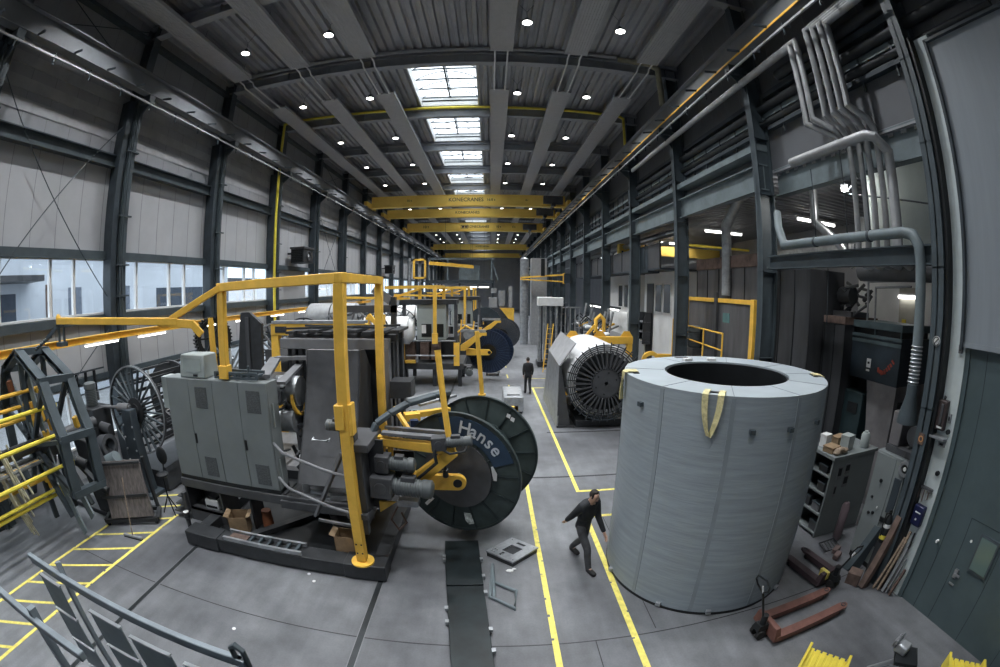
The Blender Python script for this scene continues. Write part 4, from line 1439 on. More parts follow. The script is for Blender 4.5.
mb = MB().cyl((-10.9, 7.9, 2.4), (-9.75, 8.2, 2.42), 0.05, 10).cyl((-10.2, 8.1, 2.4), (-9.8, 8.2, 2.4), 0.13, 14)
mb.done('shaft', M_machine_l, sw)
mb = MB()
mb.box(-10.6, -8.9, 8.4, 12.5, 0.05, 0.6).box(-8.95, -8.85, 8.4, 12.5, 0.6, 0.75)
mb.done('bed', M_dark, sw)

# upright drive unit
du = thing('drive_unit', 'dark drive unit with an upright cylindrical motor left of the spoked wheel', 'machine', (-11.2, 7.8, 0))
gear_motor(du, (-11.2, 7.8, 2.42), (0, 0, 1), 0.2, 0.68, gear=False)
mb = MB().box(-11.6, -10.75, 7.45, 8.2, 1.5, 2.42).box(-11.5, -10.85, 7.5, 8.1, 0, 1.5)
mb.done('gear_case', M_dark, du, bevel=0.02)
mb = MB().cyl((-10.75, 7.7, 1.9), (-10.35, 7.75, 1.85), 0.15, 14).cyl((-10.8, 7.6, 1.3), (-10.2, 7.6, 1.2), 0.1, 12)
mb.lathe([(0.2, -0.2), (0.32, -0.2), (0.32, 0.2), (0.2, 0.2)], (-10.4, 7.5, 1.45), (1, 0, 0.2), 20, closed=True)
mb.done('coupling', M_machine, du)
MB().lathe([(0, 0), (0.32, 0), (0.18, 0.45), (0, 0.45)], (-10.15, 7.25, 1.0), (0.6, 0.2, 0.5), 20).done('guard_cone', M_steel_l, du)

# sheet trolley and broom
stl = thing('sheet_trolley', 'trolley holding upright brown grey sheets beside the hatched walkway', 'trolley', (-8.5, 6.4, 0))
for i in range(3):
    o = 0.07 * i
    MB().prism([(-9.05 - o, 6.05 + o, 0.22), (-8.05 - o, 6.75 + o, 0.22), (-8.35 - o, 6.95 + o, 1.5), (-9.3 - o, 6.28 + o, 1.5)], (-0.02, 0.03, 0)).done('sheet', mat('brown_sheet', (0.14, 0.125, 0.12), 0.6, noise=0.25, scale=3, stretch=(6, 6, 0.4)), stl)
mb = MB()
mb.beam((-9.3, 6.0, 0.12), (-8.0, 6.8, 0.12), 0.1, 0.1).beam((-9.6, 6.5, 0.12), (-8.4, 7.3, 0.12), 0.1, 0.1).beam((-8.0, 6.8, 0.12), (-8.4, 7.35, 0.12), 0.1, 0.1).beam((-9.3, 6.0, 0.12), (-9.6, 6.5, 0.12), 0.1, 0.1)
mb.beam((-9.3, 6.2, 1.53), (-8.3, 6.92, 1.53), 0.06, 0.06).beam((-9.25, 6.02, 0.75), (-8.15, 6.8, 0.75), 0.03, 0.07)
mb.beam((-8.4, 7.3, 0.12), (-8.45, 7.2, 1.55), 0.08, 0.08)
mb.done('frame', M_dark, stl)
for x, y in ((-9.25, 6.03), (-8.05, 6.78), (-9.55, 6.48), (-8.42, 7.28)):
    MB().cyl((x - 0.02, y, 0.05), (x + 0.03, y, 0.05), 0.05, 12).done('caster', M_rubber, stl)
br = thing('floor_broom', 'push broom with a long wooden handle leaning on the sheet trolley', 'broom', (-8.15, 5.9, 0))
MB().tube([(-8.14, 5.9, 0.07), (-8.32, 6.25, 1.38)], 0.014, 8).done('broom_handle', M_wood, br)
MB().beam((-8.44, 5.86, 0.055), (-7.85, 5.94, 0.055), 0.07, 0.045).done('broom_head', M_galv, br)
MB().beam((-8.44, 5.86, 0.018), (-7.85, 5.94, 0.018), 0.06, 0.032).done('bristles', M_black, br)

# operator stool by the cabinet
so = thing('stand_seat', 'slim black standing seat beside the control cabinet', 'stool', (-7.95, 7.35, 0))
mb = MB()
for dx, dy in ((0.22, -0.1), (-0.22, -0.1), (0.0, 0.25)):
    mb.tube([(-8.0, 7.4, 0.5), (-8.0 + dx, 7.4 + dy, 0.02)], 0.018, 6)
mb.tube([(-8.0, 7.4, 0.45), (-8.02, 7.42, 1.0)], 0.022, 8)
mb.done('seat_stand', M_black, so)
MB().sphere((-8.03, 7.43, 1.06), 0.18, 1, 1, 0.4, 14).done('seat', M_black, so)
MB().sphere((-8.08, 7.6, 1.5), 0.2, 1, 0.35, 1.2, 14).done('backrest', M_black, so)
MB().tube([(-8.04, 7.5, 1.05), (-8.08, 7.62, 1.4)], 0.018, 6).done('back_post', M_black, so)

# wall crane rail with tube lamps, hooks
wr = thing('wall_rail', 'long yellow monorail running along the left wall above the lower windows', 'rail', (-11.45, 10, 4.1))
MB().ibeam((-11.45, -2, 4.24), (-11.45, 40, 4.24), 0.14, 0.2, 0.025, 0.02).done('rail_beam', M_yellow, wr)
mb = MB()
for k in range(0, 6):
    mb.beam((-12.0, YC(k), 4.24), (-11.45, YC(k), 4.24), 0.08, 0.14)
mb.done('wall_bracket', M_steel_m, wr)
for i, y in enumerate((8.66, 11.1, 14.4, 17.5, 21.0, 24.5)):
    t = thing('tube_lamp', 'white tube lamp under the wall monorail, number %s along the left wall from the camera' % ('one', 'two', 'three', 'four', 'five', 'six')[i], 'lamp', (-11.4, y, 4.02), 'tube lamps on the left wall')
    MB().box(-11.48, -11.32, y - 0.75, y + 0.75, 4.10, 4.14).done('lamp_housing', M_white, t)
    MB().cyl((-11.4, y - 0.72, 4.075), (-11.4, y + 0.72, 4.075), 0.03, 8).done('tube', M_tube, t)
hk = thing('hose_rack', 'three dark hose hooks on a bar beside the lower left windows', 'rack', (-12.35, 9, 2.9))
mb = MB().box(-12.45, -12.4, 7.6, 9.4, 3.18, 3.23)
mb.done('bar', M_steel, hk)
for i in range(3):
    MB().cyl((-12.38, 8.1 + i * 0.4, 2.5), (-12.38, 8.1 + i * 0.4, 3.2), 0.06, 8).done('hose_hook', M_black, hk)

# gas pipe over the third roof beam and down the wall column
gp = MB()
gp.tube([(-11.93, 21.62, 0.0), (-11.93, 21.62, 15.0), (-11.5, 21.62, 15.12), (-6, 21.75, 15.14), (0, 21.75, 15.14), (6.8, 21.75, 15.05), (7.1, 21.75, 14.9), (7.1, 21.75, 13.3)], 0.075, 10)
tag(gp.done('gas_pipe', M_yellow2), 'yellow gas pipe climbing the left wall and crossing under the roof', 'pipe')
gp = MB()
gp.tube([(5.2, 16.0, 15.3), (6.6, 15.9, 15.22), (6.95, 15.85, 15.0), (6.98, 15.85, 13.2)], 0.13, 10)
tag(gp.done('vent_pipe', mat('beige_pipe', (0.33, 0.31, 0.22), 0.5, noise=0.1)), 'beige pipe bending down beside the near roof beam on the right', 'pipe')
gp = MB()
gp.tube([(-12.0, 15.85, 15.3), (-4, 15.85, 15.32), (5.1, 15.85, 15.3)], 0.09, 8)
tag(gp.done('ceiling_pipe', M_pipe), 'grey pipe running along the top of the near roof beam', 'pipe')

# wall heaters
def heater(x, y, z, lab):
    t = thing('wall_heater', lab, 'heater', (x, y, z - 0.5))
    MB().box(x - 0.45, x + 0.45, y - 0.75, y + 0.75, z - 0.45, z + 0.4).done('heater_body', M_dark, t, bevel=0.03)
    mb = MB()
    for i in range(7):
        mb.box(x - 0.4, x + 0.4, y - 0.785, y - 0.75, z - 0.38 + i * 0.105, z - 0.31 + i * 0.105)
    mb.done('louvre', M_black, t)
    MB().lathe([(0.24, 0), (0.3, 0.0), (0.3, 0.06), (0.24, 0.06)], (x + 0.45, y, z), (1, 0, 0), 24, closed=True).done('fan_ring', M_machine, t)
    MB().cyl((x + 0.45, y, z), (x + 0.47, y, z), 0.08, 12).done('fan_hub', M_white, t)
    mb = MB().box(x - 0.5, x + 0.5, y - 0.8, y + 0.8, z + 0.4, z + 0.52)
    mb.box(-12.55, x - 0.3, y - 0.5, y - 0.42, z + 0.1, z + 0.2).box(-12.55, x - 0.3, y + 0.42, y + 0.5, z + 0.1, z + 0.2)
    mb.done('hood', M_machine, t)
heater(-11.75, 25.0, 7.5, 'dark fan heater on the left wall behind the yellow gas pipe')
heater(-11.7, 49.0, 7.6, 'dark fan heater high on the left wall, far down the hall')

# diagonal wind bracing on the wall
mb = MB()
for k in (0, 4, 9):
    a, b = YC(k) + 0.1, YC(k + 1) - 0.1
    for z0, z1 in ((5.0, 11.5), (12.8, 15.0)):
        mb.tube([(-12.2, a, z0), (-12.2, b, z1)], 0.018, 5)
        mb.tube([(-12.25, b, z0), (-12.25, a, z1)], 0.018, 5)
    mb.tube([(-12.2, a, 0.3), (-12.2, b, 4.7)], 0.018, 5)
struct(mb, 'trim_21', M_steel)

# buildings outside the left windows
ob = thing('outside_building', 'pale grey workshop building seen through the left windows', 'building', (-27, 14, 0))
MB().box(-33, -24, -4, 34, 0, 8.2).done('facade', mat('outside_facade', (0.60, 0.65, 0.71), 0.8, noise=0.05, scale=0.4), ob)
MB().box(-33.2, -23.7, -4.2, 34.2, 8.2, 8.6).done('roof_edge', M_machine_l, ob)
for y0_, y1_ in ((6.5, 11.5), (24.0, 30.0)):
    MB().box(-24.04, -23.98, y0_, y1_, 4.3, 6.0).done('strip_window', mat('outside_glass', (0.07, 0.09, 0.12), 0.2, noise=0.1), ob)
MB().box(-24.0, -22.0, 6.0, 12.5, 6.5, 6.8).done('canopy', M_machine, ob)
for y0_ in (15.5, 20.0, 33.0):
    MB().box(-24.05, -23.97, y0_, y0_ + 1.1, 2.5, 6.2).done('door', mat('outside_door', (0.16, 0.19, 0.24), 0.5, noise=0.1), ob)
MB().box(-24.03, -23.96, 13.7, 14.2, 2.5, 6.4).done('downpipe', M_rust, ob)
ob2 = thing('outside_building', 'low white hall further along outside the left windows', 'building', (-30, 50, 0))
MB().box(-36, -26, 37, 80, 0, 6.5).done('facade', mat('outside_white', (0.85, 0.87, 0.9), 0.8, noise=0.05, scale=0.4), ob2)
MB().box(-36.2, -25.8, 36.8, 80.2, 6.5, 6.9).done('roof_edge', M_machine, ob2)
struct(MB().box(-60, -12.72, -20, 120, -0.3, -0.1), 'ground', mat('yard_asphalt', (0.25, 0.26, 0.27), 0.9, noise=0.1))

# ================================================================== FRONT GUARD RAIL (bottom left)
gr = thing('guard_railing', 'pale grey guard railing with hanging sheet panels close to the camera', 'railing', (-2.0, 1.06, 2.7))
M_rail = mat('railing_grey', (0.23, 0.27, 0.30), 0.45, noise=0.08, scale=8)
M_sheet = mat('railing_sheet', (0.25, 0.30, 0.315), 0.5, noise=0.08, scale=5)
MB().box(-2.92, -1.06, 1.045, 1.08, 3.765, 3.80).box(-2.92, -1.06, 1.055, 1.07, 3.725, 3.765).done('top_rail', M_rail, gr, bevel=0.006)
mb = MB().beam((-2.52, 1.10, 3.85), (-2.52, 1.10, 2.55), 0.04, 0.03).beam((-2.52, 1.10, 3.85), (-2.48, 1.08, 3.74), 0.03, 0.05)
mb.done('post', M_rail, gr)
MB().beam((-1.07, 1.06, 3.80), (-1.07, 1.06, 2.6), 0.04, 0.04).done('post', M_rail, gr)
MB().tube([(-1.10, 1.06, 3.80), (-1.10, 1.06, 3.86), (-1.07, 1.06, 3.885), (-1.04, 1.06, 3.86), (-1.04, 1.06, 3.74)], 0.014, 8).done('end_hook', M_steel_m, gr)
def panel(x0, x1, z0, z1, skew=0.0):
    mb = MB().hexa([(x0 + skew, 1.06, z0), (x1 + skew, 1.06, z0), (x1 + skew, 1.068, z0), (x0 + skew, 1.068, z0), (x0, 1.06, z1), (x1, 1.06, z1), (x1, 1.068, z1), (x0, 1.068, z1)])
    p = mb.done('infill_sheet', M_sheet, gr)
    MB().box(x0, x1, 1.05, 1.075, z1, z1 + 0.012).done('sheet_edge', mat('sheet_edge_pale', (0.5, 0.54, 0.57), 0.4, noise=0.0), p)
for x0, x1, z0 in ((-2.86, -2.59, 3.655), (-2.29, -1.99, 3.60), (-1.93, -1.61, 3.565), (-1.52, -1.2, 3.55)):
    for r in range(4):
        panel(x0, x1, z0 - 0.25 - r * 0.275, z0 - r * 0.275)
MB().box(-2.6, -1.06, 1.05, 1.08, 2.6, 2.66).done('bottom_rail', M_rail, gr)
gr2 = thing('stair_railing', 'short pale grey railing piece in the bottom left corner', 'railing', (-2.6, 0.55, 2.7))
MB().box(-3.4, -1.75, 0.62, 0.66, 3.82, 3.87).done('top_rail', M_rail, gr2, bevel=0.006)
MB().beam((-2.2, 0.66, 3.92), (-2.2, 0.66, 2.6), 0.045, 0.045).done('post', M_rail, gr2)
pf = struct(MB().box(-2.6, 2.0, -1.2, 1.12, 2.5, 2.6).box(-2.6, -2.5, -1.0, -0.9, 0, 2.5).box(1.8, 1.9, -1.0, -0.9, 0, 2.5), 'trim_23', M_steel)

# ================================================================== PEOPLE
def skin_mesh(name, pts, edges, material, parent, root, sub=2, label=None):
    keys = list(pts)
    ix = {k: i for i, k in enumerate(keys)}
    off = V((0, 0, 0))
    q = parent
    while q is not None:
        off = off + q.location
        q = q.parent
    me = bpy.data.meshes.new(name)
    me.from_pydata([tuple(V(pts[k][0]) - off) for k in keys], [(ix[a], ix[b]) for a, b in edges], [])
    o = bpy.data.objects.new(name, me)
    COL.objects.link(o)
    o.modifiers.new('skin', 'SKIN').use_smooth_shade = True
    for k in keys:
        r = pts[k][1]
        r = r if isinstance(r, tuple) else (r, r)
        me.skin_vertices[0].data[ix[k]].radius = r
        me.skin_vertices[0].data[ix[k]].use_root = (k == root)
    sm = o.modifiers.new('sub', 'SUBSURF')
    sm.levels = sub
    sm.render_levels = sub
    dg = bpy.context.evaluated_depsgraph_get()
    m2 = bpy.data.meshes.new_from_object(o.evaluated_get(dg))
    bpy.data.objects.remove(o)
    bpy.data.meshes.remove(me)
    m2.name = name
    o = bpy.data.objects.new(name, m2)
    COL.objects.link(o)
    o.parent = parent
    m2.materials.clear()
    m2.materials.append(material)
    m2.shade_smooth()
    if label:
        o['label'] = label
    return o

M_skin = mat('skin', (0.42, 0.26, 0.19), 0.55, noise=0.05)
M_jacket = mat('dark_work_jacket', (0.018, 0.02, 0.024), 0.8, noise=0.2, scale=6)
M_trous = mat('dark_work_trousers', (0.03, 0.032, 0.037), 0.85, noise=0.2, scale=6)
M_trous2 = mat('grey_work_trousers', (0.055, 0.057, 0.062), 0.85, noise=0.2, scale=6)
M_hair = mat('dark_hair', (0.02, 0.016, 0.013), 0.7, noise=0.2, scale=20)
M_shoe = mat('black_shoe', (0.012, 0.012, 0.013), 0.5, noise=0.1)

def person(loc, face_deg, lean, stride, label, trous, arm_swing, hscale=1.0, bend=0.0):
    t = thing('person', label, 'person', (loc[0], loc[1], 0))
    fq = math.radians(face_deg)
    F = V((math.cos(fq), math.sin(fq), 0))
    R = V((F.y, -F.x, 0))
    U = V((0, 0, 1))
    O = V((loc[0], loc[1], 0))
    def P(r, f, u):
        return O + R * r + F * f + U * (u * hscale)
    la = math.radians(lean)
    def T(r, f, u):           # torso point, leaning about the hip
        d = u - 0.95
        return P(r, f * math.cos(la) + d * math.sin(la), 0.95 - bend + d * math.cos(la) - f * math.sin(la))
    b = {}
    E = []
    b['pel'] = (T(0, 0, 0.97), (0.145, 0.11))
    b['waist'] = (T(0, 0.0, 1.10), (0.135, 0.10))
    b['chest'] = (T(0, 0.0, 1.30), (0.16, 0.115))
    b['upch'] = (T(0, -0.01, 1.42), (0.12, 0.085))
    b['neck'] = (T(0, 0.02, 1.53), 0.055)
    b['jaw'] = (T(0, 0.06, 1.60), (0.065, 0.07))
    b['skull'] = (T(0, 0.055, 1.68), (0.078, 0.095))
    b['crown'] = (T(0, 0.05, 1.745), (0.055, 0.07))
    b['nose'] = (T(0, 0.155, 1.645), 0.014)
    E += [('pel', 'waist'), ('waist', 'chest'), ('chest', 'upch'), ('upch', 'neck'), ('neck', 'jaw'), ('jaw', 'skull'), ('skull', 'crown'), ('jaw', 'nose')]
    legs = {}
    for s, n in ((1, 'r'), (-1, 'l')):
        ph = stride * s
        hip = T(0.095 * s, 0, 0.92)
        foot_f = 0.36 * ph
        lift = 0.05 if ph < 0 else 0.0
        ank = P(0.10 * s, foot_f, 0.10 + lift)
        mid = (hip + ank) / 2 + F * (0.07 + (0.06 if ph < 0 else 0.02) + bend * 0.5)
        b['hip' + n] = (hip, 0.092)
        b['kn' + n] = (mid, 0.06)
        b['cf' + n] = (mid * 0.62 + ank * 0.38 - F * 0.015, 0.058)
        b['an' + n] = (ank, 0.042)
        b['toe' + n] = (P(0.11 * s, foot_f + 0.19, 0.035 + lift * 0.4), 0.038)
        E += [('pel', 'hip' + n), ('hip' + n, 'kn' + n), ('kn' + n, 'cf' + n), ('cf' + n, 'an' + n), ('an' + n, 'toe' + n)]
        sw_ = -ph * arm_swing
        sh = T(0.185 * s, -0.01, 1.42)
        el = T(0.235 * s, 0.10 * sw_ - 0.02, 1.14)
        wr_ = T(0.23 * s, 0.30 * sw_ + 0.07, 0.92)
        b['sh' + n] = (sh, 0.05)
        b['el' + n] = (el, 0.045)
        b['wr' + n] = (wr_, 0.03)
        d = (wr_ - el).normalized()
        pm = wr_ + d * 0.075
        b['pm' + n] = (pm, (0.038, 0.022))
        E += [('upch', 'sh' + n), ('sh' + n, 'el' + n), ('el' + n, 'wr' + n), ('wr' + n, 'pm' + n)]
        for k, (o_, L) in enumerate(((-0.03, 0.075), (-0.01, 0.085), (0.01, 0.08), (0.03, 0.06))):
            k1 = pm + d * 0.035 + F * o_
            k2 = k1 + d * L * 0.55 - R * s * 0.012
            k3 = k2 + d * L * 0.35 - R * s * 0.03
            b['f%d%sa' % (k, n)] = (k1, 0.0095)
            b['f%d%sb' % (k, n)] = (k2, 0.0085)
            b['f%d%sc' % (k, n)] = (k3, 0.007)
            E += [('pm' + n, 'f%d%sa' % (k, n)), ('f%d%sa' % (k, n), 'f%d%sb' % (k, n)), ('f%d%sb' % (k, n), 'f%d%sc' % (k, n))]
        t1 = wr_ + d * 0.035 + F * 0.035
        t2 = t1 + d * 0.04 + F * 0.02
        b['t%sa' % n] = (t1, 0.011)
        b['t%sb' % n] = (t2, 0.008)
        E += [('wr' + n, 't%sa' % n), ('t%sa' % n, 't%sb' % n)]
        legs[n] = (hip, mid, ank)
    body = skin_mesh('body', b, E, M_skin, t, 'pel')
    j = {}
    g = lambda k, r: j.__setitem__(k, (b[k][0], r))
    j['low'] = (T(0, 0, 0.80), (0.185, 0.145))
    g('pel', (0.175, 0.135)); g('waist', (0.165, 0.128)); g('chest', (0.195, 0.145)); g('upch', (0.165, 0.12))
    j['col'] = (T(0, 0.008, 1.545), (0.078, 0.078))
    EJ = [('low', 'pel'), ('pel', 'waist'), ('waist', 'chest'), ('chest', 'upch'), ('upch', 'col')]
    for n in 'rl':
        g('sh' + n, 0.1); g('el' + n, 0.07); g('wr' + n, 0.05)
        EJ += [('upch', 'sh' + n), ('sh' + n, 'el' + n), ('el' + n, 'wr' + n)]
    skin_mesh('jacket', j, EJ, M_jacket, t, 'chest', label='dark work jacket')
    p = {}
    EP = []
    p['top'] = (T(0, 0, 1.10), (0.12, 0.085))
    p['pel'] = (b['pel'][0] - U * 0.01, (0.155, 0.118))
    EP.append(('top', 'pel'))
    for n in 'rl':
        p['hip' + n] = (b['hip' + n][0], 0.105)
        p['kn' + n] = (b['kn' + n][0], 0.08)
        p['cf' + n] = (b['cf' + n][0], 0.075)
        p['an' + n] = (b['an' + n][0] + U * 0.0, 0.064)
        p['cu' + n] = (b['an' + n][0] - U * 0.06 + F * 0.02, 0.066)
        EP += [('pel', 'hip' + n), ('hip' + n, 'kn' + n), ('kn' + n, 'cf' + n), ('cf' + n, 'an' + n), ('an' + n, 'cu' + n)]
    skin_mesh('trousers', p, EP, trous, t, 'pel', label='work trousers')
    for n in 'rl':
        a, c = b['an' + n][0], b['toe' + n][0]
        skin_mesh('shoe', {'h': (a - U * 0.045 - F * 0.045, 0.058), 'm': ((a + c) / 2 - U * 0.012, 0.062), 't': (c + F * 0.045, 0.05)}, [('h', 'm'), ('m', 't')], M_shoe, t, 'm', label='black shoe')
    mb = MB().sphere((0, 0, 0), 0.104, 1, 1, 1, 16)
    for v in list(mb.bm.verts):
        if v.co.x > 0.055 and v.co.z < 0.045:
            v.co *= 0.75
    c = T(0, 0.035, 1.685)
    Rm = Matrix(((F.x, R.x, 0), (F.y, R.y, 0), (0, 0, 1)))
    for v in mb.bm.verts:
        v.co = c + Rm @ V((v.co.x * 1.02, v.co.y * 0.88, v.co.z * 1.02))
    mb.done('hair', M_hair, t)
    for s in (-1, 1):
        MB().sphere(T(0.032 * s, 0.142, 1.672), 0.011, 1, 1, 1, 8).done('eye', M_black, t)
        MB().sphere(T(0.086 * s, 0.05, 1.655), 0.026, 0.5, 0.8, 1.2, 8).done('ear', M_skin, t)
    MB().obox(T(0, 0.142, 1.607), (0.05, 0.014, 0.012), fq - math.pi / 2).done('mouth', mat('lips', (0.30, 0.14, 0.11), 0.5, noise=0), t)
    return t
person((1.76, 7.12), -60, 15, 1.05, 'person in dark work clothes stepping forward beside the grey drum', M_trous2, 1.0, 1.04, 0.04)
person((1.88, 21.5), 95, 3, -0.45, 'person in a dark jacket walking away down the marked aisle', M_trous, 0.6, 1.07)

# ================================================================== OVERHEAD CRANES
def crane(y, nm, label, txts, trolley_x=None, h=1.0):
    t = thing('overhead_crane', label, 'crane', (-2.3, y, 13.0), 'overhead cranes')
    z0 = 13.06
    mb = MB()
    mb.box(-11.35, 6.75, y - 0.3, y + 0.3, z0 + 0.05, z0 + h).box(-11.35, 6.75, y - 0.36, y + 0.36, z0 + 0.0, z0 + 0.05).box(-11.35, 6.75, y - 0.36, y + 0.36, z0 + h, z0 + h + 0.04)
    mb.done('girder', M_crane, t)
    for x in (-11.55, 6.92):
        MB().box(x - 0.16, x + 0.16, y - 1.6, y + 1.6, 13.08, 13.5).done('end_truck', M_crane, t, bevel=0.02)
        for dy in (-1.2, 1.2):
            MB().disc((x, y + dy, 13.16), (1, 0, 0), 0.15, 0.1, 16).done('wheel', M_dark, t)
    mb = MB()
    for x, s, sz in txts:
        text_mb(mb, s, sz, (x, y - 0.305, z0 + h * 0.55), (1, 0, 0), (0, 0, 1), 0.004)
    mb.done('lettering', mat('crane_letter_dark', (0.06, 0.05, 0.05), 0.6, noise=0), t)
    if trolley_x is not None:
        tr = MB().box(trolley_x - 0.9, trolley_x + 0.9, y - 0.75, y - 0.35, z0 + 0.2, z0 + 0.95).done('hoist', M_machine, t, bevel=0.03)
        MB().cyl((trolley_x, y - 0.9, z0 + 0.1), (trolley_x, y + 0.5, z0 + 0.1), 0.2, 14).done('rope_drum', M_dark, tr)
        MB().tube([(trolley_x, y - 0.5, z0), (trolley_x, y - 0.5, z0 - 0.8)], 0.03, 6).done('rope', M_cable, tr)
    return t
crane(39.7, 'a', 'nearest yellow overhead crane with large dark lettering spanning the hall', [(-2.4, 'KONECRANES', 0.5), (-0.1, '16/8 t', 0.32), (-7.7, '16 t', 0.3), (3.2, '8 t', 0.22)], 5.6)
crane(46.0, 'b', 'yellow overhead crane directly behind the nearest one', [(-2.6, 'KONECRANES', 0.4)], 5.6, 0.85)
crane(57.5, 'c', 'third yellow overhead crane, with a boxed emblem beside its lettering', [(-1.8, 'KONECRANES', 0.45), (-8.8, '10 t', 0.5), (0.9, '10 t', 0.4), (2.9, '5 t', 0.35)], 5.0, 1.1)
crane(84.0, 'd', 'fourth yellow overhead crane, far down the hall', [(-1.8, 'KONECRANES', 0.4)], None, 1.0)
crane(105.0, 'e', 'farthest yellow overhead crane close to the end wall', [], None, 1.0)
mb = MB()
for x0, x1, z0, z1 in ((-4.1, -3.15, 13.42, 13.47), (-4.1, -3.15, 13.83, 13.88), (-4.1, -4.05, 13.42, 13.88), (-3.2, -3.15, 13.42, 13.88), (-3.95, -3.65, 13.52, 13.78), (-3.55, -3.3, 13.52, 13.78)):
    mb.box(x0, x1, 57.185, 57.2, z0, z1)
mb.done('emblem', MATS['crane_letter_dark'], [o for o in COL.objects if o.name.startswith('overhead_crane') and 'emblem' in o['label']][0])

# ================================================================== STRANDER DRUM (centre right)
sd = thing('strander_drum', 'white horizontal drum with a dark spoked end wheel behind a grey guard', 'machine', (4.3, 17, 0))
C0 = V((4.33, 15.6, 1.84))
MB().lathe([(1.1, 0.28), (1.40, 0.28), (1.42, 0.4), (1.42, 4.2), (0, 4.2)], C0, (0, 1, 0), 56).done('drum_shell', mat('drum_white', (0.62, 0.63, 0.64), 0.45, noise=0.05, scale=2), sd)
for i in range(32):
    q = 2 * math.pi * i / 32
    d = V((math.cos(q), 0, math.sin(q)))
    MB().beam(C0 + d * 0.52, C0 + d * 1.2, 0.06, 0.2, (0, 1, 0)).done('spoke', M_machine, sd)
for r in (1.22, 1.3, 1.38, 1.46):
    MB().lathe([(r - 0.018, -0.05), (r + 0.018, -0.05), (r + 0.018, 0.0), (r - 0.018, 0.0)], C0 + V((0, 0.0 + (1.46 - r) * 0.5, 0)), (0, 1, 0), 64, closed=True).done('cage_hoop', M_steel, sd)
for i in range(32):
    q = 2 * math.pi * (i + 0.5) / 32
    d = V((math.cos(q), 0, math.sin(q)))
    MB().beam(C0 + d * 1.16 + V((0, -0.05, 0)), C0 + d * 1.56 + V((0, -0.05, 0)), 0.035, 0.05, (0, 1, 0)).done('cage_bar', M_dark, sd)
mb = MB().lathe([(0.07, -0.1), (0.58, -0.1), (0.58, 0.2), (0.07, 0.2)], C0, (0, 1, 0), 40, closed=True)
mb.done('hub_plate', M_machine, sd)
mb = MB().lathe([(0.0, 0.25), (1.12, 0.25), (1.12, 0.3), (0, 0.3)], C0, (0, 1, 0), 40)
mb.done('back_plate', M_black, sd)
mb = MB()
for i in range(5):
    q = math.radians(60 * i + 20)
    mb.disc(C0 + V((math.cos(q) * 0.42, -0.11, math.sin(q) * 0.42)), (0, 1, 0), 0.035, 0.02, 10)
mb.done('bolt', M_black, sd)
MB().box(3.3, 5.6, 15.9, 20.0, 0.02, 0.3).done('bed', M_dark, sd, bevel=0.02)
gd = thing('strander_guard', 'bent grey sheet metal guard standing left of the white drum', 'guard', (2.7, 18, 0))
MB().prism([(2.55, 15.95, 0.0), (2.55, 20.6, 0.0), (2.55, 18.8, 2.68), (2.6, 16.0, 2.45)], (0.05, 0, 0)).done('side_sheet', M_galv, gd)
MB().prism([(2.58, 16.0, 2.45), (2.55, 18.8, 2.68), (3.05, 18.7, 3.5), (3.2, 16.05, 3.32)], (0.04, 0, -0.03)).done('tilted_sheet', mat('pale_galv', (0.40, 0.41, 0.43), 0.45, metal=0.3, noise=0.08), gd)
mb = MB().beam((2.6, 16.0, 0.0), (2.62, 16.0, 2.45), 0.08, 0.08).box(2.55, 3.25, 15.92, 16.05, 0.0, 0.08)
mb.prism([(2.6, 16.0, 0.05), (3.1, 16.0, 0.05), (2.66, 16.0, 2.4)], (0, 0.03, 0))
mb.done('edge_frame', M_machine, gd)

# yellow spreader beam behind the drum
sb = thing('spreader_beam', 'yellow lifting spreader beam on legs behind the white drum', 'beam', (5.8, 20.6, 0))
MB().box(3.55, 7.0, 20.4, 20.75, 2.72, 3.08).done('main_beam', M_yellow, sb, bevel=0.015)
for x in (3.65, 6.85):
    MB().box(x - 0.14, x + 0.14, 20.42, 20.72, 0, 2.72).done('leg', M_yellow, sb, bevel=0.015)
for x in (3.95, 5.3, 6.7):
    MB().prism([(x - 0.32, 20.55, 3.08), (x + 0.32, 20.55, 3.08), (x + 0.14, 20.55, 3.34), (x - 0.14, 20.55, 3.34)], (0, 0.06, 0)).done('lifting_lug', M_yellow, sb)
hs = MB()
hs.tube([(5.1, 20.58, 3.3), (5.1, 20.58, 3.9), (5.3, 20.58, 4.1), (5.5, 20.58, 3.9), (5.5, 20.58, 3.3)], 0.09, 10)
hs.beam((4.6, 20.58, 3.1), (5.1, 20.58, 3.7), 0.12, 0.12)
hs.done('shackle', M_yellow, sb)
sl = thing('step_ladder', 'narrow yellow ladder leaning on the rack beyond the drum', 'ladder', (3.6, 29, 0))
for dx in (0.0, 0.36):
    MB().beam((3.35 + dx, 27.4, 0.0), (3.7 + dx, 28.0, 3.1), 0.06, 0.05).done('side_rail', M_yellow, sl)
for i in range(9):
    t_ = (i + 0.6) / 9.6
    MB().beam((3.35 + 0.35 * t_, 27.4 + 0.6 * t_, 3.1 * t_), (3.71 + 0.35 * t_, 27.4 + 0.6 * t_, 3.1 * t_), 0.03, 0.03).done('rung', M_yellow, sl)

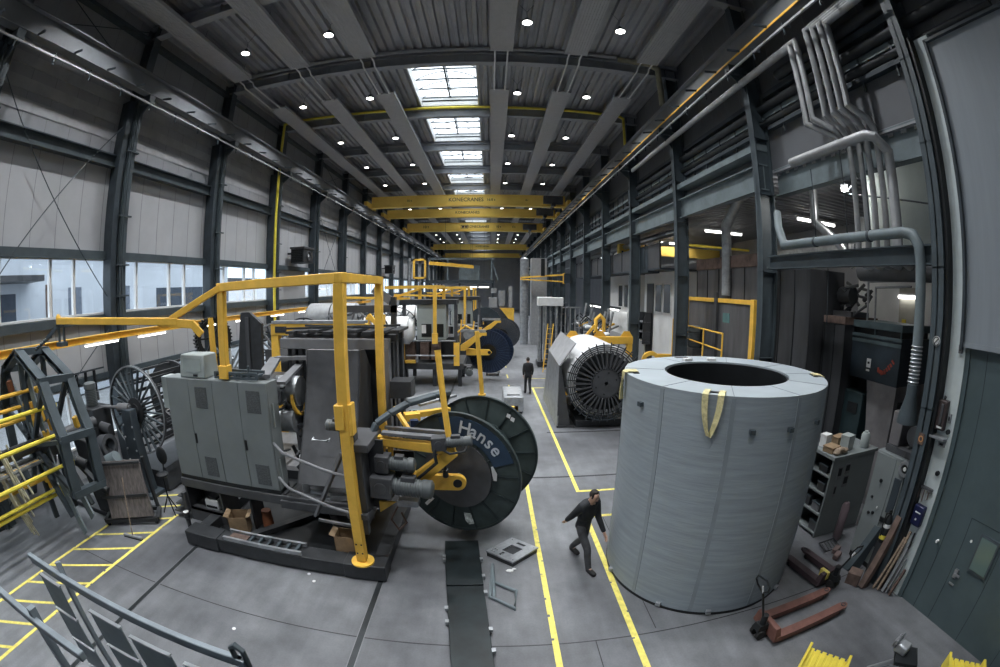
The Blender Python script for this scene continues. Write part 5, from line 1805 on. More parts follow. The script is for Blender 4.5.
# pipe rack with white roof and swing arm column
rk = thing('tube_rack', 'tall rack of dark upright tubes under a white lamp box beyond the drum', 'rack', (4.0, 30, 0))
MB().box(3.2, 4.95, 29.4, 30.4, 4.2, 4.8).done('lamp_box', M_white, rk, bevel=0.03)
for i in range(9):
    x = 3.3 + i * 0.2
    MB().cyl((x, 29.6 + 0.15 * (i % 3), 0.3), (x, 29.6 + 0.15 * (i % 3), 4.2), 0.055 if i % 3 else 0.09, 8).done('upright_tube', M_steel if i % 2 else M_galv, rk)
MB().box(3.2, 5.6, 29.3, 30.6, 0.05, 0.35).done('rack_base', M_dark, rk)
mb = MB()
for x in (5.2, 5.55, 5.9, 6.2):
    mb.cyl((x, 30, 0.2), (x, 30, 4.1), 0.05, 8)
mb.box(4.9, 6.3, 29.9, 30.1, 4.05, 4.15).box(4.9, 6.3, 29.9, 30.1, 2.2, 2.3)
mb.done('side_frame', M_galv, rk)
tk = thing('upright_tank', 'pale upright tank standing beyond the tube rack', 'tank', (3.3, 42, 0))
MB().lathe([(0, 0), (0.42, 0), (0.42, 8.3), (0.0, 8.5)], (3.2, 42, 0), n=24).done('tank_shell', M_galv, tk)
MB().box(3.9, 5.4, 42, 43.5, 0, 8.4).done('side_casing', M_pipe, tk)
sa = thing('swing_crane', 'yellow wall mounted swing crane arm over the far machines', 'crane', (6.8, 40.1, 6))
mb = MB().beam((6.75, 40.1, 6.75), (2.8, 41.5, 6.45), 0.14, 0.16).beam((6.75, 40.1, 6.1), (2.8, 41.5, 6.3), 0.12, 0.12).beam((6.75, 40.1, 5.9), (6.75, 40.1, 6.9), 0.16, 0.16)
mb.done('swing_arm', M_yellow, sa)
MB().box(6.75, 7.37, 39.95, 40.25, 5.95, 6.85).done('wall_hinge', M_steel, sa)
MB().box(4.6, 4.95, 40.0, 40.3, 6.6, 8.2).done('hoist', M_black, sa)

# ================================================================== SECOND AND FURTHER MACHINES DOWN THE HALL
def mid_machine(dx, y, label, reel_m, reel_label, plabel, cabin=True):
    t = thing('winding_machine', label, 'machine', (dx - 3.0, y, 0))
    def X(x): return dx + x
    MB().box(X(-4.9), X(-1.5), y + 0.1, y + 3.2, 0.95, 1.3).done('deck', M_machine, t, bevel=0.02)
    for x in (-4.7, -3.1, -1.7):
        for yy in (0.3, 3.0):
            MB().box(X(x) - 0.1, X(x) + 0.1, y + yy - 0.1, y + yy + 0.1, 0, 0.95).done('leg', M_dark, t)
    if cabin:
        c = MB().box(X(-4.0), X(-2.42), y, y + 1.4, 2.6, 4.5).done('cabin', M_cab_l, t, bevel=0.02)
        for x0, x1 in ((-3.75, -3.2), (-3.05, -2.55)):
            MB().box(X(x0), X(x1), y - 0.02, y + 0.02, 2.75, 3.45).done('cabin_window', M_black, c)
        MB().box(X(-3.74), X(-3.5), y - 0.03, y - 0.01, 2.95, 3.4).done('notice', M_white, c)
        MB().box(X(-4.85), X(-1.85), y - 0.1, y + 1.8, 4.5, 4.75).done('roof_frame', M_dark, t)
        mb = MB().box(X(-1.98), X(-1.8), y, y + 0.2, 1.3, 4.5).box(X(-4.8), X(-4.62), y, y + 0.2, 1.3, 4.5)
        mb.done('frame_post', M_machine, t)
    for x0, x1 in ((-4.7, -4.15), (-3.85, -3.35), (-3.25, -2.75)):
        MB().box(X(x0), X(x1), y + 0.05, y + 0.6, 1.5, 2.45).done('spool_box', M_rust, t, bevel=0.02)
    mb = MB().box(X(-4.85), X(-4.68), y - 0.12, y + 0.1, 1.32, 2.75).box(X(-4.85), X(-4.1), y - 0.12, y + 0.1, 1.32, 1.48)
    mb.box(X(-2.0), X(-1.7), y - 0.12, y + 0.1, 1.2, 2.45)
    mb.done('yellow_bracket', M_yellow, t)
    mb = MB()
    for z in (1.75, 2.55):
        mb.cyl((X(-4.6), y - 0.1, z), (X(-1.9), y - 0.1, z), 0.04, 8)
    mb.done('guard_rail', M_galv, t)
    mb = MB().box(X(-4.2), X(-1.9), y + 1.4, y + 3.2, 1.3, 2.6)
    mb.done('machine_body', M_dark, t, bevel=0.03)
    pr = [(-1.7, 1.9), (-1.45, 1.9), (-0.5, 2.75), (-0.25, 2.75), (-0.25, 2.9), (-0.7, 2.9), (-1.7, 2.2)]
    MB().prism([(X(a), y + 0.75, b) for a, b in pr], (0, 0.2, 0)).done('diagonal_arm', M_yellow, t)
    MB().prism([(X(a), y + 1.0, b) for a, b in ((-1.4, 1.62), (-0.1, 1.62), (0.05, 1.78), (-0.1, 1.94), (-1.4, 1.98))], (0, 0.15, 0)).done('lower_arm', M_yellow, t)
    MB().disc((X(-0.1), y + 1.0, 1.78), (0, 1, 0), 0.09, 0.04, 14).done('arm_bearing', M_black, t)
    MB().beam((X(-1.7), y + 0.9, 3.0), (X(-0.3), y + 0.9, 3.0), 0.15, 0.14).done('upper_arm', M_galv, t)
    gear_motor(t, (X(-1.25), y + 0.4, 0.9), (0.2, -1, -0.2), 0.2, 0.5)
    # portal
    p = thing('yellow_portal', plabel, 'frame', (X(-2.95), y - 0.5, 0))
    for x, yy, zb in ((-2.95, y - 0.5, 2.6), (-2.8, y + 2.4, 1.3), (-4.1, y + 1.6, 4.75)):
        MB().box(X(x) - 0.09, X(x) + 0.09, yy - 0.09, yy + 0.09, zb, 5.36).done('post', M_yellow, p)
    MB().box(X(-2.95) - 0.14, X(-2.95) + 0.14, y - 0.64, y - 0.36, 2.45, 3.0).done('sleeve', M_yellow, p)
    mb = MB().beam((X(-2.86), y - 0.5, 5.44), (X(-5.9), y + 0.6, 5.42), 0.17, 0.17).beam((X(-2.95), y - 0.5, 5.44), (X(-2.8), y + 2.5, 5.44), 0.17, 0.17)
    mb.done('top_beam', M_yellow, p)
    mb = MB().beam((X(-4.0), y + 1.5, 5.36), (X(-5.8), y + 0.9, 4.75), 0.13, 0.13).beam((X(-8.4), y, 4.9), (X(-4.6), y + 1.2, 4.78), 0.14, 0.14)
    mb.done('side_arm', M_yellow, p)
    # reel
    ro, ra = V((X(-0.12), y + 1.4, 1.75)), V((0.25, 1, 0)).normalized()
    r = thing('cable_reel', reel_label, 'reel', (ro.x, ro.y, 0.45))
    for k, o in enumerate((ro, ro + ra * 1.1)):
        f = MB().lathe([(0.25, -0.02), (1.22, -0.02), (1.22, 0.02), (0.25, 0.02)], o, ra, 48, closed=True).done('flange', reel_m, r)
        mb = MB()
        spokes(mb, o - ra * 0.03, ra, 0.5, 1.2, 40, 0.018, 0.02)
        mb.done('flange_rib', M_reelblue, f)
        MB().disc(o - ra * 0.04, ra, 0.45, 0.03, 28).done('hub_disc', M_black, f)
    MB().lathe([(0.7, 0.0), (0.7, 1.1)], ro, ra, 32).done('barrel', M_black, r)
    return t
mid_machine(0.0, 23.0, 'dark winding machine with a pale cabin, next down the hall behind the near one', mat('reel_navy', (0.012, 0.022, 0.05), 0.5, noise=0.15), 'dark blue cable reel held by the second machine down the hall', 'yellow portal over the machine with the dark blue reel')
mid_machine(1.0, 32.4, 'dark winding machine third down the hall, past the dark blue reel', M_machine, 'dark grey cable reel held by the third machine down the hall', 'yellow portal over the third machine down the hall')
mid_machine(0.9, 50.0, 'dark winding machine fourth down the hall, far behind the pale cabin', M_reel, 'dark green cable reel held by the fourth machine down the hall', 'yellow portal over the farthest winding machine', cabin=False)

# conveyor table with yellow bar and cart behind the near reel
ct = thing('roller_table', 'low roller table with a yellow bar behind the near reel', 'table', (-1.0, 14, 0))
mb = MB().box(-3.0, 0.3, 13.9, 14.1, 0.75, 0.9).box(-3.0, 0.3, 15.2, 15.4, 0.75, 0.9)
mb.done('side_frame', M_steel_l, ct)
for i in range(14):
    MB().cyl((-2.9 + i * 0.22, 14.1, 0.86), (-2.9 + i * 0.22, 15.2, 0.86), 0.05, 8).done('roller', M_galv, ct)
for x in (-2.8, 0.2):
    for y in (14.0, 15.3):
        MB().box(x - 0.06, x + 0.06, y - 0.06, y + 0.06, 0, 0.75).done('leg', M_steel, ct)
mb = MB().box(-1.5, 0.95, 14.5, 14.65, 1.12, 1.26).box(0.82, 0.95, 14.5, 14.65, 0.86, 1.26).box(-1.45, -1.32, 14.5, 14.65, 0.9, 1.26)
mb.done('yellow_bar', M_yellow, ct)
bx = thing('base_unit', 'flat pale grey machine base standing at the aisle behind the near reel', 'base', (1.0, 18.8, 0))
MB().box(0.55, 1.4, 17.9, 20.0, 0.08, 0.75).done('base_body', M_galv, bx, bevel=0.03)
MB().box(0.6, 1.35, 18.0, 19.9, 0.0, 0.08).done('foot_plate', M_dark, bx)
MB().box(0.7, 1.25, 18.2, 19.6, 0.75, 0.8).done('cover_plate', M_pipe, bx)
bc = thing('trolley', 'small pale cart under the dark blue reel', 'trolley', (0.1, 26.5, 0))
MB().box(-0.35, 0.55, 26.2, 27.0, 0.2, 0.5).done('platform', M_white, bc)
for x in (-0.25, 0.45):
    for y in (26.3, 26.9):
        MB().cyl((x - 0.03, y, 0.1), (x + 0.03, y, 0.1), 0.1, 12).done('wheel', M_rubber, bc)

# grey gusset machine, deck and far things
gm = thing('capstan_machine', 'grey plate machine with yellow corner and round boss at the aisle end', 'machine', (0.6, 37, 0))
MB().prism([(-0.6, 37.2, 0.0), (1.75, 37.2, 0.0), (1.75, 37.2, 2.3), (0.6, 37.2, 3.75), (-0.6, 37.2, 3.75)], (0, 0.3, 0)).done('side_plate', M_machine, gm)
MB().prism([(0.75, 37.1, 3.7), (1.95, 37.1, 3.7), (1.95, 37.1, 1.2), (1.8, 37.1, 1.2), (1.8, 37.1, 2.4)], (0, 0.3, 0)).done('corner_plate', M_yellow, gm)
MB().disc((0.8, 37.15, 2.35), (0, 1, 0), 0.22, 0.1, 20).done('boss', M_yellow, gm)
MB().lathe([(0.3, 0), (1.5, 0), (1.5, 0.25), (0.3, 0.25)], (-0.6, 36.8, 2.3), (0, 1, 0), 40, closed=True).done('capstan_wheel', M_steel, gm)
mb = MB()
mb.box(-0.2, 0.5, 37.4, 38, 3.75, 4.6).cyl((0.9, 37.6, 3.9), (0.9, 37.6, 5.2), 0.3, 12).box(1.5, 1.8, 37.2, 37.6, 3.75, 5.6).cyl((0.2, 37.3, 5.0), (0.2, 37.3, 5.4), 0.22, 12)
mb.done('top_equipment', M_pipe, gm)
dk = thing('raised_platform', 'raised dark steel platform carrying a grey box far down the hall', 'platform', (-3, 62, 0))
mb = MB().box(-9, 0.4, 61, 64, 6.15, 6.6)
for x in (-8.8, -4.5, 0.2):
    mb.box(x - 0.12, x + 0.12, 61.1, 61.4, 0, 6.15)
mb.done('deck', M_steel, dk)
MB().box(-4.6, -1.7, 61.2, 63.5, 6.6, 8.7).done('control_box', M_steel_l, dk, bevel=0.05)
mb = MB().box(-9, 0.4, 61, 61.2, 9.5, 9.75)
for x in (-8.9, -6.2, -0.0):
    mb.beam((x, 61.1, 6.6), (x, 61.1, 9.5), 0.2, 0.2)
mb.beam((0.0, 61.1, 9.5), (0.9, 61.1, 6.6), 0.15, 0.15)
mb.done('frame', M_steel_l, dk)
yp = thing('pipe_gantry', 'yellow gantry tower with ladder by the left wall far down the hall', 'gantry', (-7.6, 45, 0))
mb = MB()
for x in (-8.6, -7.5):
    mb.box(x - 0.1, x + 0.1, 44.9, 45.1, 0, 8.6)
mb.box(-8.6, -6.9, 44.9, 45.1, 8.0, 8.25)
mb.done('tower_leg', M_galv, yp)
mb = MB().box(-8.2, -8.0, 44.7, 44.85, 6.4, 8.5).box(-7.0, -6.8, 44.7, 44.85, 6.4, 8.5).box(-8.2, -6.8, 44.7, 44.85, 6.4, 6.6).box(-8.2, -6.8, 44.7, 44.85, 8.3, 8.5)
mb.done('yellow_frame', M_yellow, yp)
MB().beam((-6.5, 45, 8.05), (-2.0, 47, 7.75), 0.3, 0.35).done('boom', M_yellow, yp)

# ---- line of stranders between the near machine and the left wall
def cage_line(x, y, L, R, label, z=2.0):
    t = thing('stranding_line', label, 'machine', (x, y, 0))
    for k in range(int(L // 2.6) + 1):
        yy = y + k * 2.6
        MB().lathe([(R - 0.06, -0.04), (R, -0.04), (R, 0.04), (R - 0.06, 0.04)], (x, yy, z), (0, 1, 0), 44, closed=True).done('wheel_rim', M_galv if k == 0 else M_dark, t)
        mb = MB()
        spokes(mb, (x, yy, z), (0, 1, 0), 0.15, R - 0.04, 20, 0.07, 0.06)
        mb.disc((x, yy, z), (0, 1, 0), 0.28, 0.16, 20)
        mb.done('spoked_wheel', M_machine_l if k == 0 else M_steel_m, t)
    mb = MB()
    for i in range(12):
        q = 2 * math.pi * i / 12
        mb.beam((x + math.cos(q) * R * 0.8, y, z + math.sin(q) * R * 0.8), (x + math.cos(q) * R * 0.8, y + L, z + math.sin(q) * R * 0.8), 0.07, 0.07)
    mb.done('cage_rods', M_dark, t)
    MB().box(x - 0.9, x + 0.9, y - 0.3, y + L + 0.3, 0, 0.45).done('bed', M_dark, t)
    MB().box(x - 0.3, x + 0.3, y - 0.55, y - 0.25, 0.45, z + 0.3).done('pedestal', M_machine, t)
    return t
cage_line(-6.5, 18.6, 2.6, 1.4, 'stranding line with pale spoked wheel behind the yellow girder', 3.1)
cage_line(-8.3, 15.2, 2.7, 1.3, 'stranding line with pale spoked wheel left of the yellow girder leg', 2.85)
cage_line(-6.6, 27.0, 2.6, 1.6, 'stranding line with a spoked wheel left of the second machine', 2.5)
cage_line(-9.9, 20.5, 5.5, 1.4, 'stranding line close to the left wall beside the yellow gas pipe')
yg = thing('yellow_girder', 'yellow machine girder with dark plates behind the near machine hood', 'girder', (-6.7, 14.6, 0))
MB().box(-8.15, -4.3, 14.4, 14.75, 3.72, 4.15).done('girder_beam', M_yellow, yg, bevel=0.02)
for x in (-8.0, -4.5):
    MB().prism([(x - 0.25, 14.42, 0), (x + 0.25, 14.42, 0), (x + 0.15, 14.42, 3.72), (x - 0.15, 14.42, 3.72)], (0, 0.3, 0)).done('leg', M_yellow, yg)
for x in (-7.7, -6.0):
    MB().box(x - 0.25, x + 0.25, 14.38, 14.4, 3.82, 4.05).done('name_plate', M_dark, yg)
MB().box(-8.1, -4.35, 14.38, 14.8, 4.15, 4.25).done('top_plate', M_galv, yg)
hp_ = thing('hinged_cover', 'dark upright hinged cover plate behind the control cabinet', 'cover', (-7.6, 12, 0))
MB().prism([(-8.2, 12.0, 2.6), (-7.2, 12.0, 2.7), (-7.15, 12.0, 4.35), (-7.6, 12.0, 4.7), (-7.95, 12.0, 4.7)], (0, 0.15, 0)).done('cover_plate', M_dark, hp_)
MB().box(-7.75, -7.6, 11.94, 12.0, 2.6, 4.55).done('stiffener', M_machine, hp_)
MB().box(-9.2, -5.2, 12.0, 13.2, 2.3, 2.62).done('cross_frame', M_dark, hp_, bevel=0.02)
for x in (-9.0, -5.5):
    MB().box(x - 0.15, x + 0.15, 12.1, 13.1, 0, 2.3).done('leg', M_dark, hp_)
for i, (x, y, z, lab) in enumerate(((-8.3, 21.7, 3.9, 'pale grey horizontal tank lying high behind the yellow girder'), (-5.4, 31.0, 3.4, 'white horizontal tank left of the second machine cabin'), (-5.7, 22.9, 3.12, 'white horizontal drum behind the back yellow post'))):
    t = thing('horizontal_tank', lab, 'tank', (x, y, 0))
    MB().lathe([(0, -1.6), (0.5, -1.55), (0.75, -1.3), (0.75, 1.3), (0.5, 1.55), (0, 1.6)], (x, y, z), (1, 0, 0), 32).done('tank_shell', M_white if i else M_pipe, t)
    for dx in (-0.9, 0.9):
        MB().box(x + dx - 0.1, x + dx + 0.1, y - 0.6, y + 0.6, 0, z - 0.4).done('cradle', M_dark, t)
    MB().lathe([(0.74, -0.03), (0.78, -0.03), (0.78, 0.03), (0.74, 0.03)], (x, y, z), (1, 0, 0), 32, closed=True).done('band', M_dark, t)
jb = thing('switch_box', 'grey electrical box on a post left of the second machine cabin', 'box', (-5.1, 20, 0))
MB().box(-5.55, -4.55, 19.8, 20.2, 2.85, 3.6).done('box_body', M_machine_l, jb, bevel=0.02)
MB().box(-5.1, -5.0, 19.95, 20.05, 0, 2.85).done('post', M_dark, jb)
yb2 = thing('yellow_bracket', 'yellow bracket with diagonal stay beside the white drum behind the near machine', 'bracket', (-4.5, 17, 0))
mb = MB().box(-5.1, -4.95, 17.0, 17.2, 2.5, 4.2).beam((-5.0, 17.1, 4.3), (-4.4, 17.1, 3.6), 0.14, 0.16).box(-4.5, -4.3, 17.0, 17.2, 3.2, 4.3).box(-5.0, -3.9, 17.0, 17.3, 2.6, 3.2)
mb.done('bracket_body', M_yellow, yb2)
MB().box(-4.7, -4.4, 17.02, 17.28, 0, 2.6).done('leg', M_dark, yb2)
sf = thing('arm_frame', 'dark frame with tilted grey plate on top behind the back yellow post', 'frame', (-4.6, 17.9, 0))
MB().box(-6.8, -4.0, 17.7, 18.1, 4.35, 4.65).done('cross_beam', M_machine, sf)
MB().box(-4.2, -4.0, 17.7, 18.0, 0, 5.0).done('post', M_dark, sf)
MB().obox((-4.6, 17.8, 5.1), (0.9, 0.1, 0.35), 0, 0, 0.6).done('tilted_plate', M_machine_l, sf)
rnd = random.Random(5)
for i, (x, y, lab) in enumerate(((-9.9, 13.9, 'dark drive machine by the left wall under the second window band'), (-7.2, 25.0, 'dark drive machine beyond the pale grey tank and yellow girder'), (-7.6, 33.5, 'dark machine block left of the third machine'), (-5.6, 42.5, 'dark machine block before the yellow gantry tower'), (-3.4, 44.0, 'dark machine block beyond the third cable reel'))):
    t = thing('drive_machine', lab, 'machine', (x, y, 0))
    MB().box(x - 1.0, x + 1.0, y - 0.7, y + 0.9, 0, 1.6).done('machine_body', M_dark, t, bevel=0.03)
    MB().box(x - 0.6, x + 0.5, y - 0.4, y + 0.5, 1.6, 2.5).done('gear_case', M_machine, t, bevel=0.03)
    gear_motor(t, (x + 0.4, y - 0.5, 1.9), (0.3, -1, 0), 0.22, 0.7)
    mb = MB()
    for k in range(10):
        p_ = (x + rnd.uniform(-0.5, 0.4), y + rnd.uniform(-0.4, 0.4), 2.4)
        mb.beam(p_, (p_[0] + rnd.uniform(-0.6, 0.6), p_[1] + rnd.uniform(-0.3, 0.3), p_[2] + rnd.uniform(0.1, 0.9)), 0.07, 0.07)
    mb.box(x - 0.05, x + 0.05, y - 0.05, y + 0.05, 1.6, 3.2)
    mb.done('linkage', M_galv, t)
    MB().tube([(x - 0.8, y, 1.6), (x - 0.8, y, 3.0), (x - 0.5, y - 0.1, 3.25), (x - 0.2, y - 0.1, 3.0), (x - 0.2, y - 0.1, 1.6)], 0.06, 8).done('pipe_loop', M_yellow if i % 2 else M_steel_m, t)

# ================================================================== RIGHT SIDE
M_doorlight = mat('door_pale_sheet', (0.25, 0.28, 0.31), 0.45, noise=0.04, scale=1.0, stretch=(1, 6, 0.4))
M_doordark = mat('door_dark_green', (0.075, 0.105, 0.115), 0.45, noise=0.06, scale=1.5)
M_pier = mat('pier_pale', (0.52, 0.58, 0.59), 0.7, noise=0.08, scale=1.5)
# pier, door and raised sheet
struct(MB().box(7.42, 7.98, 4.0, 4.07, 0, 10.3), 'gap_shade', M_black)  # black box stands in for the shade in the gap between column and pier
struct(MB().box(7.6, 8.1, 3.62, 3.99, 0, 10.3), 'pillar', M_pier)
struct(MB().box(7.66, 7.75, -4, 3.62, 0, 4.76).box(7.62, 7.66, 3.52, 3.62, 0, 4.76), 'door_1', M_doordark)
d1 = [o for o in COL.objects if o.name == 'door_1'][0]
lf = MB()
for y in (3.15, 1.86, 0.9):
    lf.box(7.656, 7.66, y - 0.006, y + 0.006, 0, 4.7)
lf.box(7.656, 7.66, 1.86, 2.7, 2.075, 2.087).box(7.656, 7.66, 2.694, 2.706, 0.02, 2.08)
lf.done('panel_joint', mat('joint_green', (0.03, 0.045, 0.05), 0.6, noise=0), d1)
MB().box(7.63, 7.66, 1.92, 2.37, 1.25, 1.94).done('window_frame', M_steel_m, d1)
MB().box(7.62, 7.635, 1.96, 2.33, 1.3, 1.89).done('pane', mat('green_glass', (0.13, 0.19, 0.18), 0.1, noise=0), d1)
hd = MB().box(7.60, 7.66, 2.52, 2.6, 1.0, 1.16).box(7.58, 7.62, 2.44, 2.58, 1.06, 1.09)
hd.done('handle', M_chrome, d1)
MB().box(7.64, 7.66, 2.5, 2.62, 0.84, 0.87).done('lock_plate', M_galv, d1)
MB().disc((7.65, 2.53, 1.72), (1, 0, 0), 0.025, 0.03, 12).done('closer_bolt', M_white, d1)
MB().box(7.56, 7.66, 3.22, 3.26, 1.4, 1.44).done('door_stop', M_white, d1)
lp = MB().box(7.58, 7.70, -4, 3.69, 4.76, 10.12).box(7.55, 7.58, -4, 3.69, 4.74, 4.82)
struct(lp, 'door_2', M_doorlight)
struct(MB().box(7.50, 7.58, 3.66, 3.72, 4.7, 10.15).box(7.50, 7.58, -4, 3.72, 10.10, 10.16), 'trim_25', M_steel)
struct(MB().box(8.0, 8.2, Y0, 3.7, 0, 9.0), 'wall_front', M_panel_up)
# aisle walls near the front
struct(MB().box(9.5, 9.7, 4.2, 7.8, 6.25, 9.0), 'wall_inner', mat('pale_green_wall', (0.38, 0.43, 0.42), 0.7, noise=0.06, scale=1.0))
struct(MB().box(8.15, 20, 4.0, 4.2, 0, ZD + 0.2), 'wall_south', M_panel_up)
struct(MB().box(15.0, 15.2, 4.2, 12.9, 0, 9.0), 'wall_outer', M_white_wall)
struct(MB().box(14.9, 15.0, 9.5, 10.45, 0, 6.0), 'door_3', mat('lit_doorway_paint', (0.42, 0.41, 0.36), 0.6, noise=0.05))
sgn = tag(MB().box(14.86, 14.9, 10.05, 10.25, 4.65, 4.85).done('wall_sign', M_yellow2), 'small yellow sign on the pale door at the back of the aisle', 'sign')
for k, y in enumerate((9.6, 10.0)):
    pass
tl = thing('tube_lamp', 'bright tube lamp over the pale door at the back of the aisle', 'lamp', (14.7, 9.9, 5.7))
MB().box(14.75, 14.9, 9.5, 10.4, 5.72, 5.8).done('lamp_housing', M_white, tl)
MB().cyl((14.78, 9.5, 5.66), (14.78, 10.4, 5.66), 0.06, 8).done('tube', M_tube, tl)

# big beam details over the front aisle and upper pipework
def gp_pipe(pts, r, m, label, name='wall_pipe', group=None, cat='pipe'):
    o = MB().tube(pts, r, 10).done(name, m)
    return tag(o, label, cat, group)
ends = [(7.5, 11.6, 'first', 6.95), (7.25, 11.66, 'second', 6.85), (6.77, 11.72, 'third', 6.68), (6.49, 11.66, 'fourth', 6.36), (6.22, 11.6, 'fifth', 6.1), (6.0, 11.54, 'sixth', 5.8)]
for i, (y, z, w, y2) in enumerate(ends):
    if i < 2:
        pts = [(7.2, 21.0, z), (7.2, y, z), (7.2, y, 9.42 + 0.06 * i), (7.62, y2, 9.05 + 0.1 * i), (7.74, y2 - 0.12, 8.75)]
    else:
        pts = [(7.2, -2.0, z + 0.3), (7.2, y, z), (7.2, y, 9.42), (7.66, y2 + 0.06, 9.2), (7.78, y2, 8.95), (7.78, y2, 6.35), (7.95, y2, 6.15), (8.45, y2, 6.1)]
    gp_pipe(pts, 0.075, M_pipe, 'insulated grey pipe bending down the right wall, %s from the far side' % w, 'wall_pipe', 'insulated pipes on the right wall')
gp_pipe([(7.32, 8.45, 8.7), (7.32, 5.75, 8.7), (7.42, 5.58, 8.65), (7.78, 5.5, 8.4), (7.78, 5.5, 6.3), (8.4, 5.5, 6.1)], 0.11, M_pipe, 'thick grey pipe crossing below the bundle of insulated pipes', 'thick_pipe')
for z, y0_, y1_, r in ((10.9, -2, 22, 0.14), (10.4, 2, 24, 0.1), (11.6, -2, 9, 0.16)):
    gp_pipe([(7.82, y0_, z), (7.82, y1_, z)], r, M_pipe_d, 'dark lagged pipe along the upper right wall at %s height' % {10.9: 'middle', 10.4: 'lower', 11.6: 'upper'}[z], 'lagged_pipe')
gp_pipe([(7.68, 5.2, 11.9), (7.68, 4.75, 12.28), (7.68, 3.0, 12.3), (7.68, 2.5, 11.9)], 0.27, M_pipe_d, 'fat black duct looping at the top of the near right column', 'duct')
mb = MB()
for k in range(0, 10):
    for j in range(5):
        y = YC(k) + 0.6 + j * 1.1
        mb.box(7.85, 7.9, y, y + 0.05, 9.9, 11.3)
    mb.box(7.8, 7.98, max(4.4, YC(k) + 0.25), YC(k + 1) - 0.25, 10.15, 10.25)
    mb.box(7.75, 7.98, YC(k) + 0.25, YC(k + 1) - 0.25, 11.15, 11.3)
ctry = mb.done('cable_tray', M_steel)
tag(ctry, 'dark cable trays on hangers along the upper right wall', 'cable tray')

gp_pipe([(8.5, 7.2, 6.05), (8.5, 4.3, 6.05)], 0.24, M_machine, 'fat grey collecting duct behind the green support beam', 'duct')
# exhaust duct, hood and support beam between the near columns
ed = thing('exhaust_duct', 'grey green round duct running across and down beside the near right column', 'duct', (7.35, 4.65, 3.0))
MB().tube([(7.6, 9.6, 7.6), (7.45, 9.4, 7.2), (7.4, 9.1, 6.66), (7.4, 5.05, 6.66), (7.4, 4.82, 6.6), (7.4, 4.68, 6.4), (7.4, 4.65, 6.1), (7.4, 4.66, 3.9)], 0.11, 14).done('duct_pipe', M_steel_l, ed)
mb = MB()
for i in range(10):
    mb.lathe([(0.11, -0.02), (0.13, 0), (0.11, 0.02)], (7.4, 4.66, 4.0 + i * 0.07), n=14)
mb.done('flexible_section', M_galv, ed)
MB().lathe([(0.12, 3.95), (0.12, 3.75), (0.23, 3.3), (0.23, 3.25), (0.21, 3.25), (0.1, 3.72)], (7.4, 4.66, 0), n=16).done('hood_cone', M_steel_m, ed)
mb = MB()
for y in (6.0, 7.8):
    mb.lathe([(0.11, -0.03), (0.13, -0.03), (0.13, 0.03), (0.11, 0.03)], (7.4, y, 6.66), (0, 1, 0), 14, closed=True).tube([(7.4, y, 6.75), (7.4, y, 8.4)], 0.012, 5)
mb.done('hanger_clip', M_steel, ed)
sbm = MB().ibeam((7.56, 4.35, 6.25), (7.56, 9.95, 6.25), 0.24, 0.36, 0.03, 0.02)
struct(sbm, 'beam', M_steel_m)
mb = MB()
for y, z0, z1 in ((4.9, 3.5, 6.05), (7.6, 4.75, 6.05), (6.9, 6.45, 9.0)):
    mb.tube([(7.62 if z0 < 6.1 else 7.62, y, z0), (7.62, y, z1)], 0.012, 5)
mb.tube([(9.35, 8.3, 8.3), (8.0, 4.4, 9.6)], 0.02, 5).tube([(9.35, 8.3, 8.2), (8.0, 4.4, 7.2)], 0.02, 5)
struct(mb, 'trim_24', M_steel)
# aisle floodlight
fl_ = thing('flood_lamp', 'small bright flood lamp under the roof of the side aisle', 'lamp', (9.3, 8.36, 8.2))
MB().obox((9.32, 8.38, 8.36), (0.2, 0.24, 0.2), 0.5).done('lamp_housing', M_dark, fl_)
MB().sphere((9.2, 8.32, 8.32), 0.085, 1, 1, 1, 12).done('lamp_lens', mat('flood_glow', (1, 1, 1), 0.5, noise=0, emit=(1, 0.97, 0.92), estr=30), fl_)
MB().tube([(9.35, 8.4, 8.4), (9.35, 8.4, 8.9)], 0.02, 6).done('bracket', M_steel, fl_)
li = bpy.data.lights.new('flood_light', 'POINT')
li.energy = 110
li.shadow_soft_size = 0.09
li.color = (1, 0.97, 0.92)
lo = bpy.data.objects.new('flood_light', li)
COL.objects.link(lo)
lo.location = (9.08, 8.26, 8.28)

# side aisle: tall enclosures, compressor
def enclosure(x, y0_, y1_, z1, m, label, top=None, d=1.6):
    t = thing('steel_enclosure', label, 'cabinet', (x + d / 2, (y0_ + y1_) / 2, 0))
    MB().box(x, x + d, y0_, y1_, 0, z1).done('shell', m, t, bevel=0.02)
    mb = MB()
    n = max(2, int((y1_ - y0_) / 0.9))
    for i in range(n + 1):
        y = y0_ + (y1_ - y0_) * i / n
        mb.box(x - 0.03, x, y - 0.02, y + 0.02, 0, z1 - 0.02)
    mb.done('seam_rib', M_dark, t)
    if top:
        MB().box(x - 0.04, x + d, y0_ - 0.03, y1_ + 0.03, z1, z1 + top).done('top_band', M_rust, t)
    return t
M_encl = mat('enclosure_sheet', (0.12, 0.12, 0.125), 0.45, metal=0.3, noise=0.22, scale=0.9, stretch=(2, 2, 0.35))
M_encl_d = mat('enclosure_dark', (0.055, 0.058, 0.064), 0.4, metal=0.2, noise=0.22, scale=0.9, stretch=(2, 2, 0.35))
enclosure(9.0, 12.5, 17.4, 6.35, M_encl, 'tall brown grey sheet steel enclosure behind the yellow frame', 0.45)
enclosure(9.0, 9.75, 11.3, 6.2, M_encl_d, 'tall dark steel enclosure right of the second column', None)
enclosure(9.6, 8.75, 9.65, 4.7, M_encl_d, 'lower dark enclosure with rusty top next to the compressor', 0.2)
mb = MB()
rnd = random.Random(9)
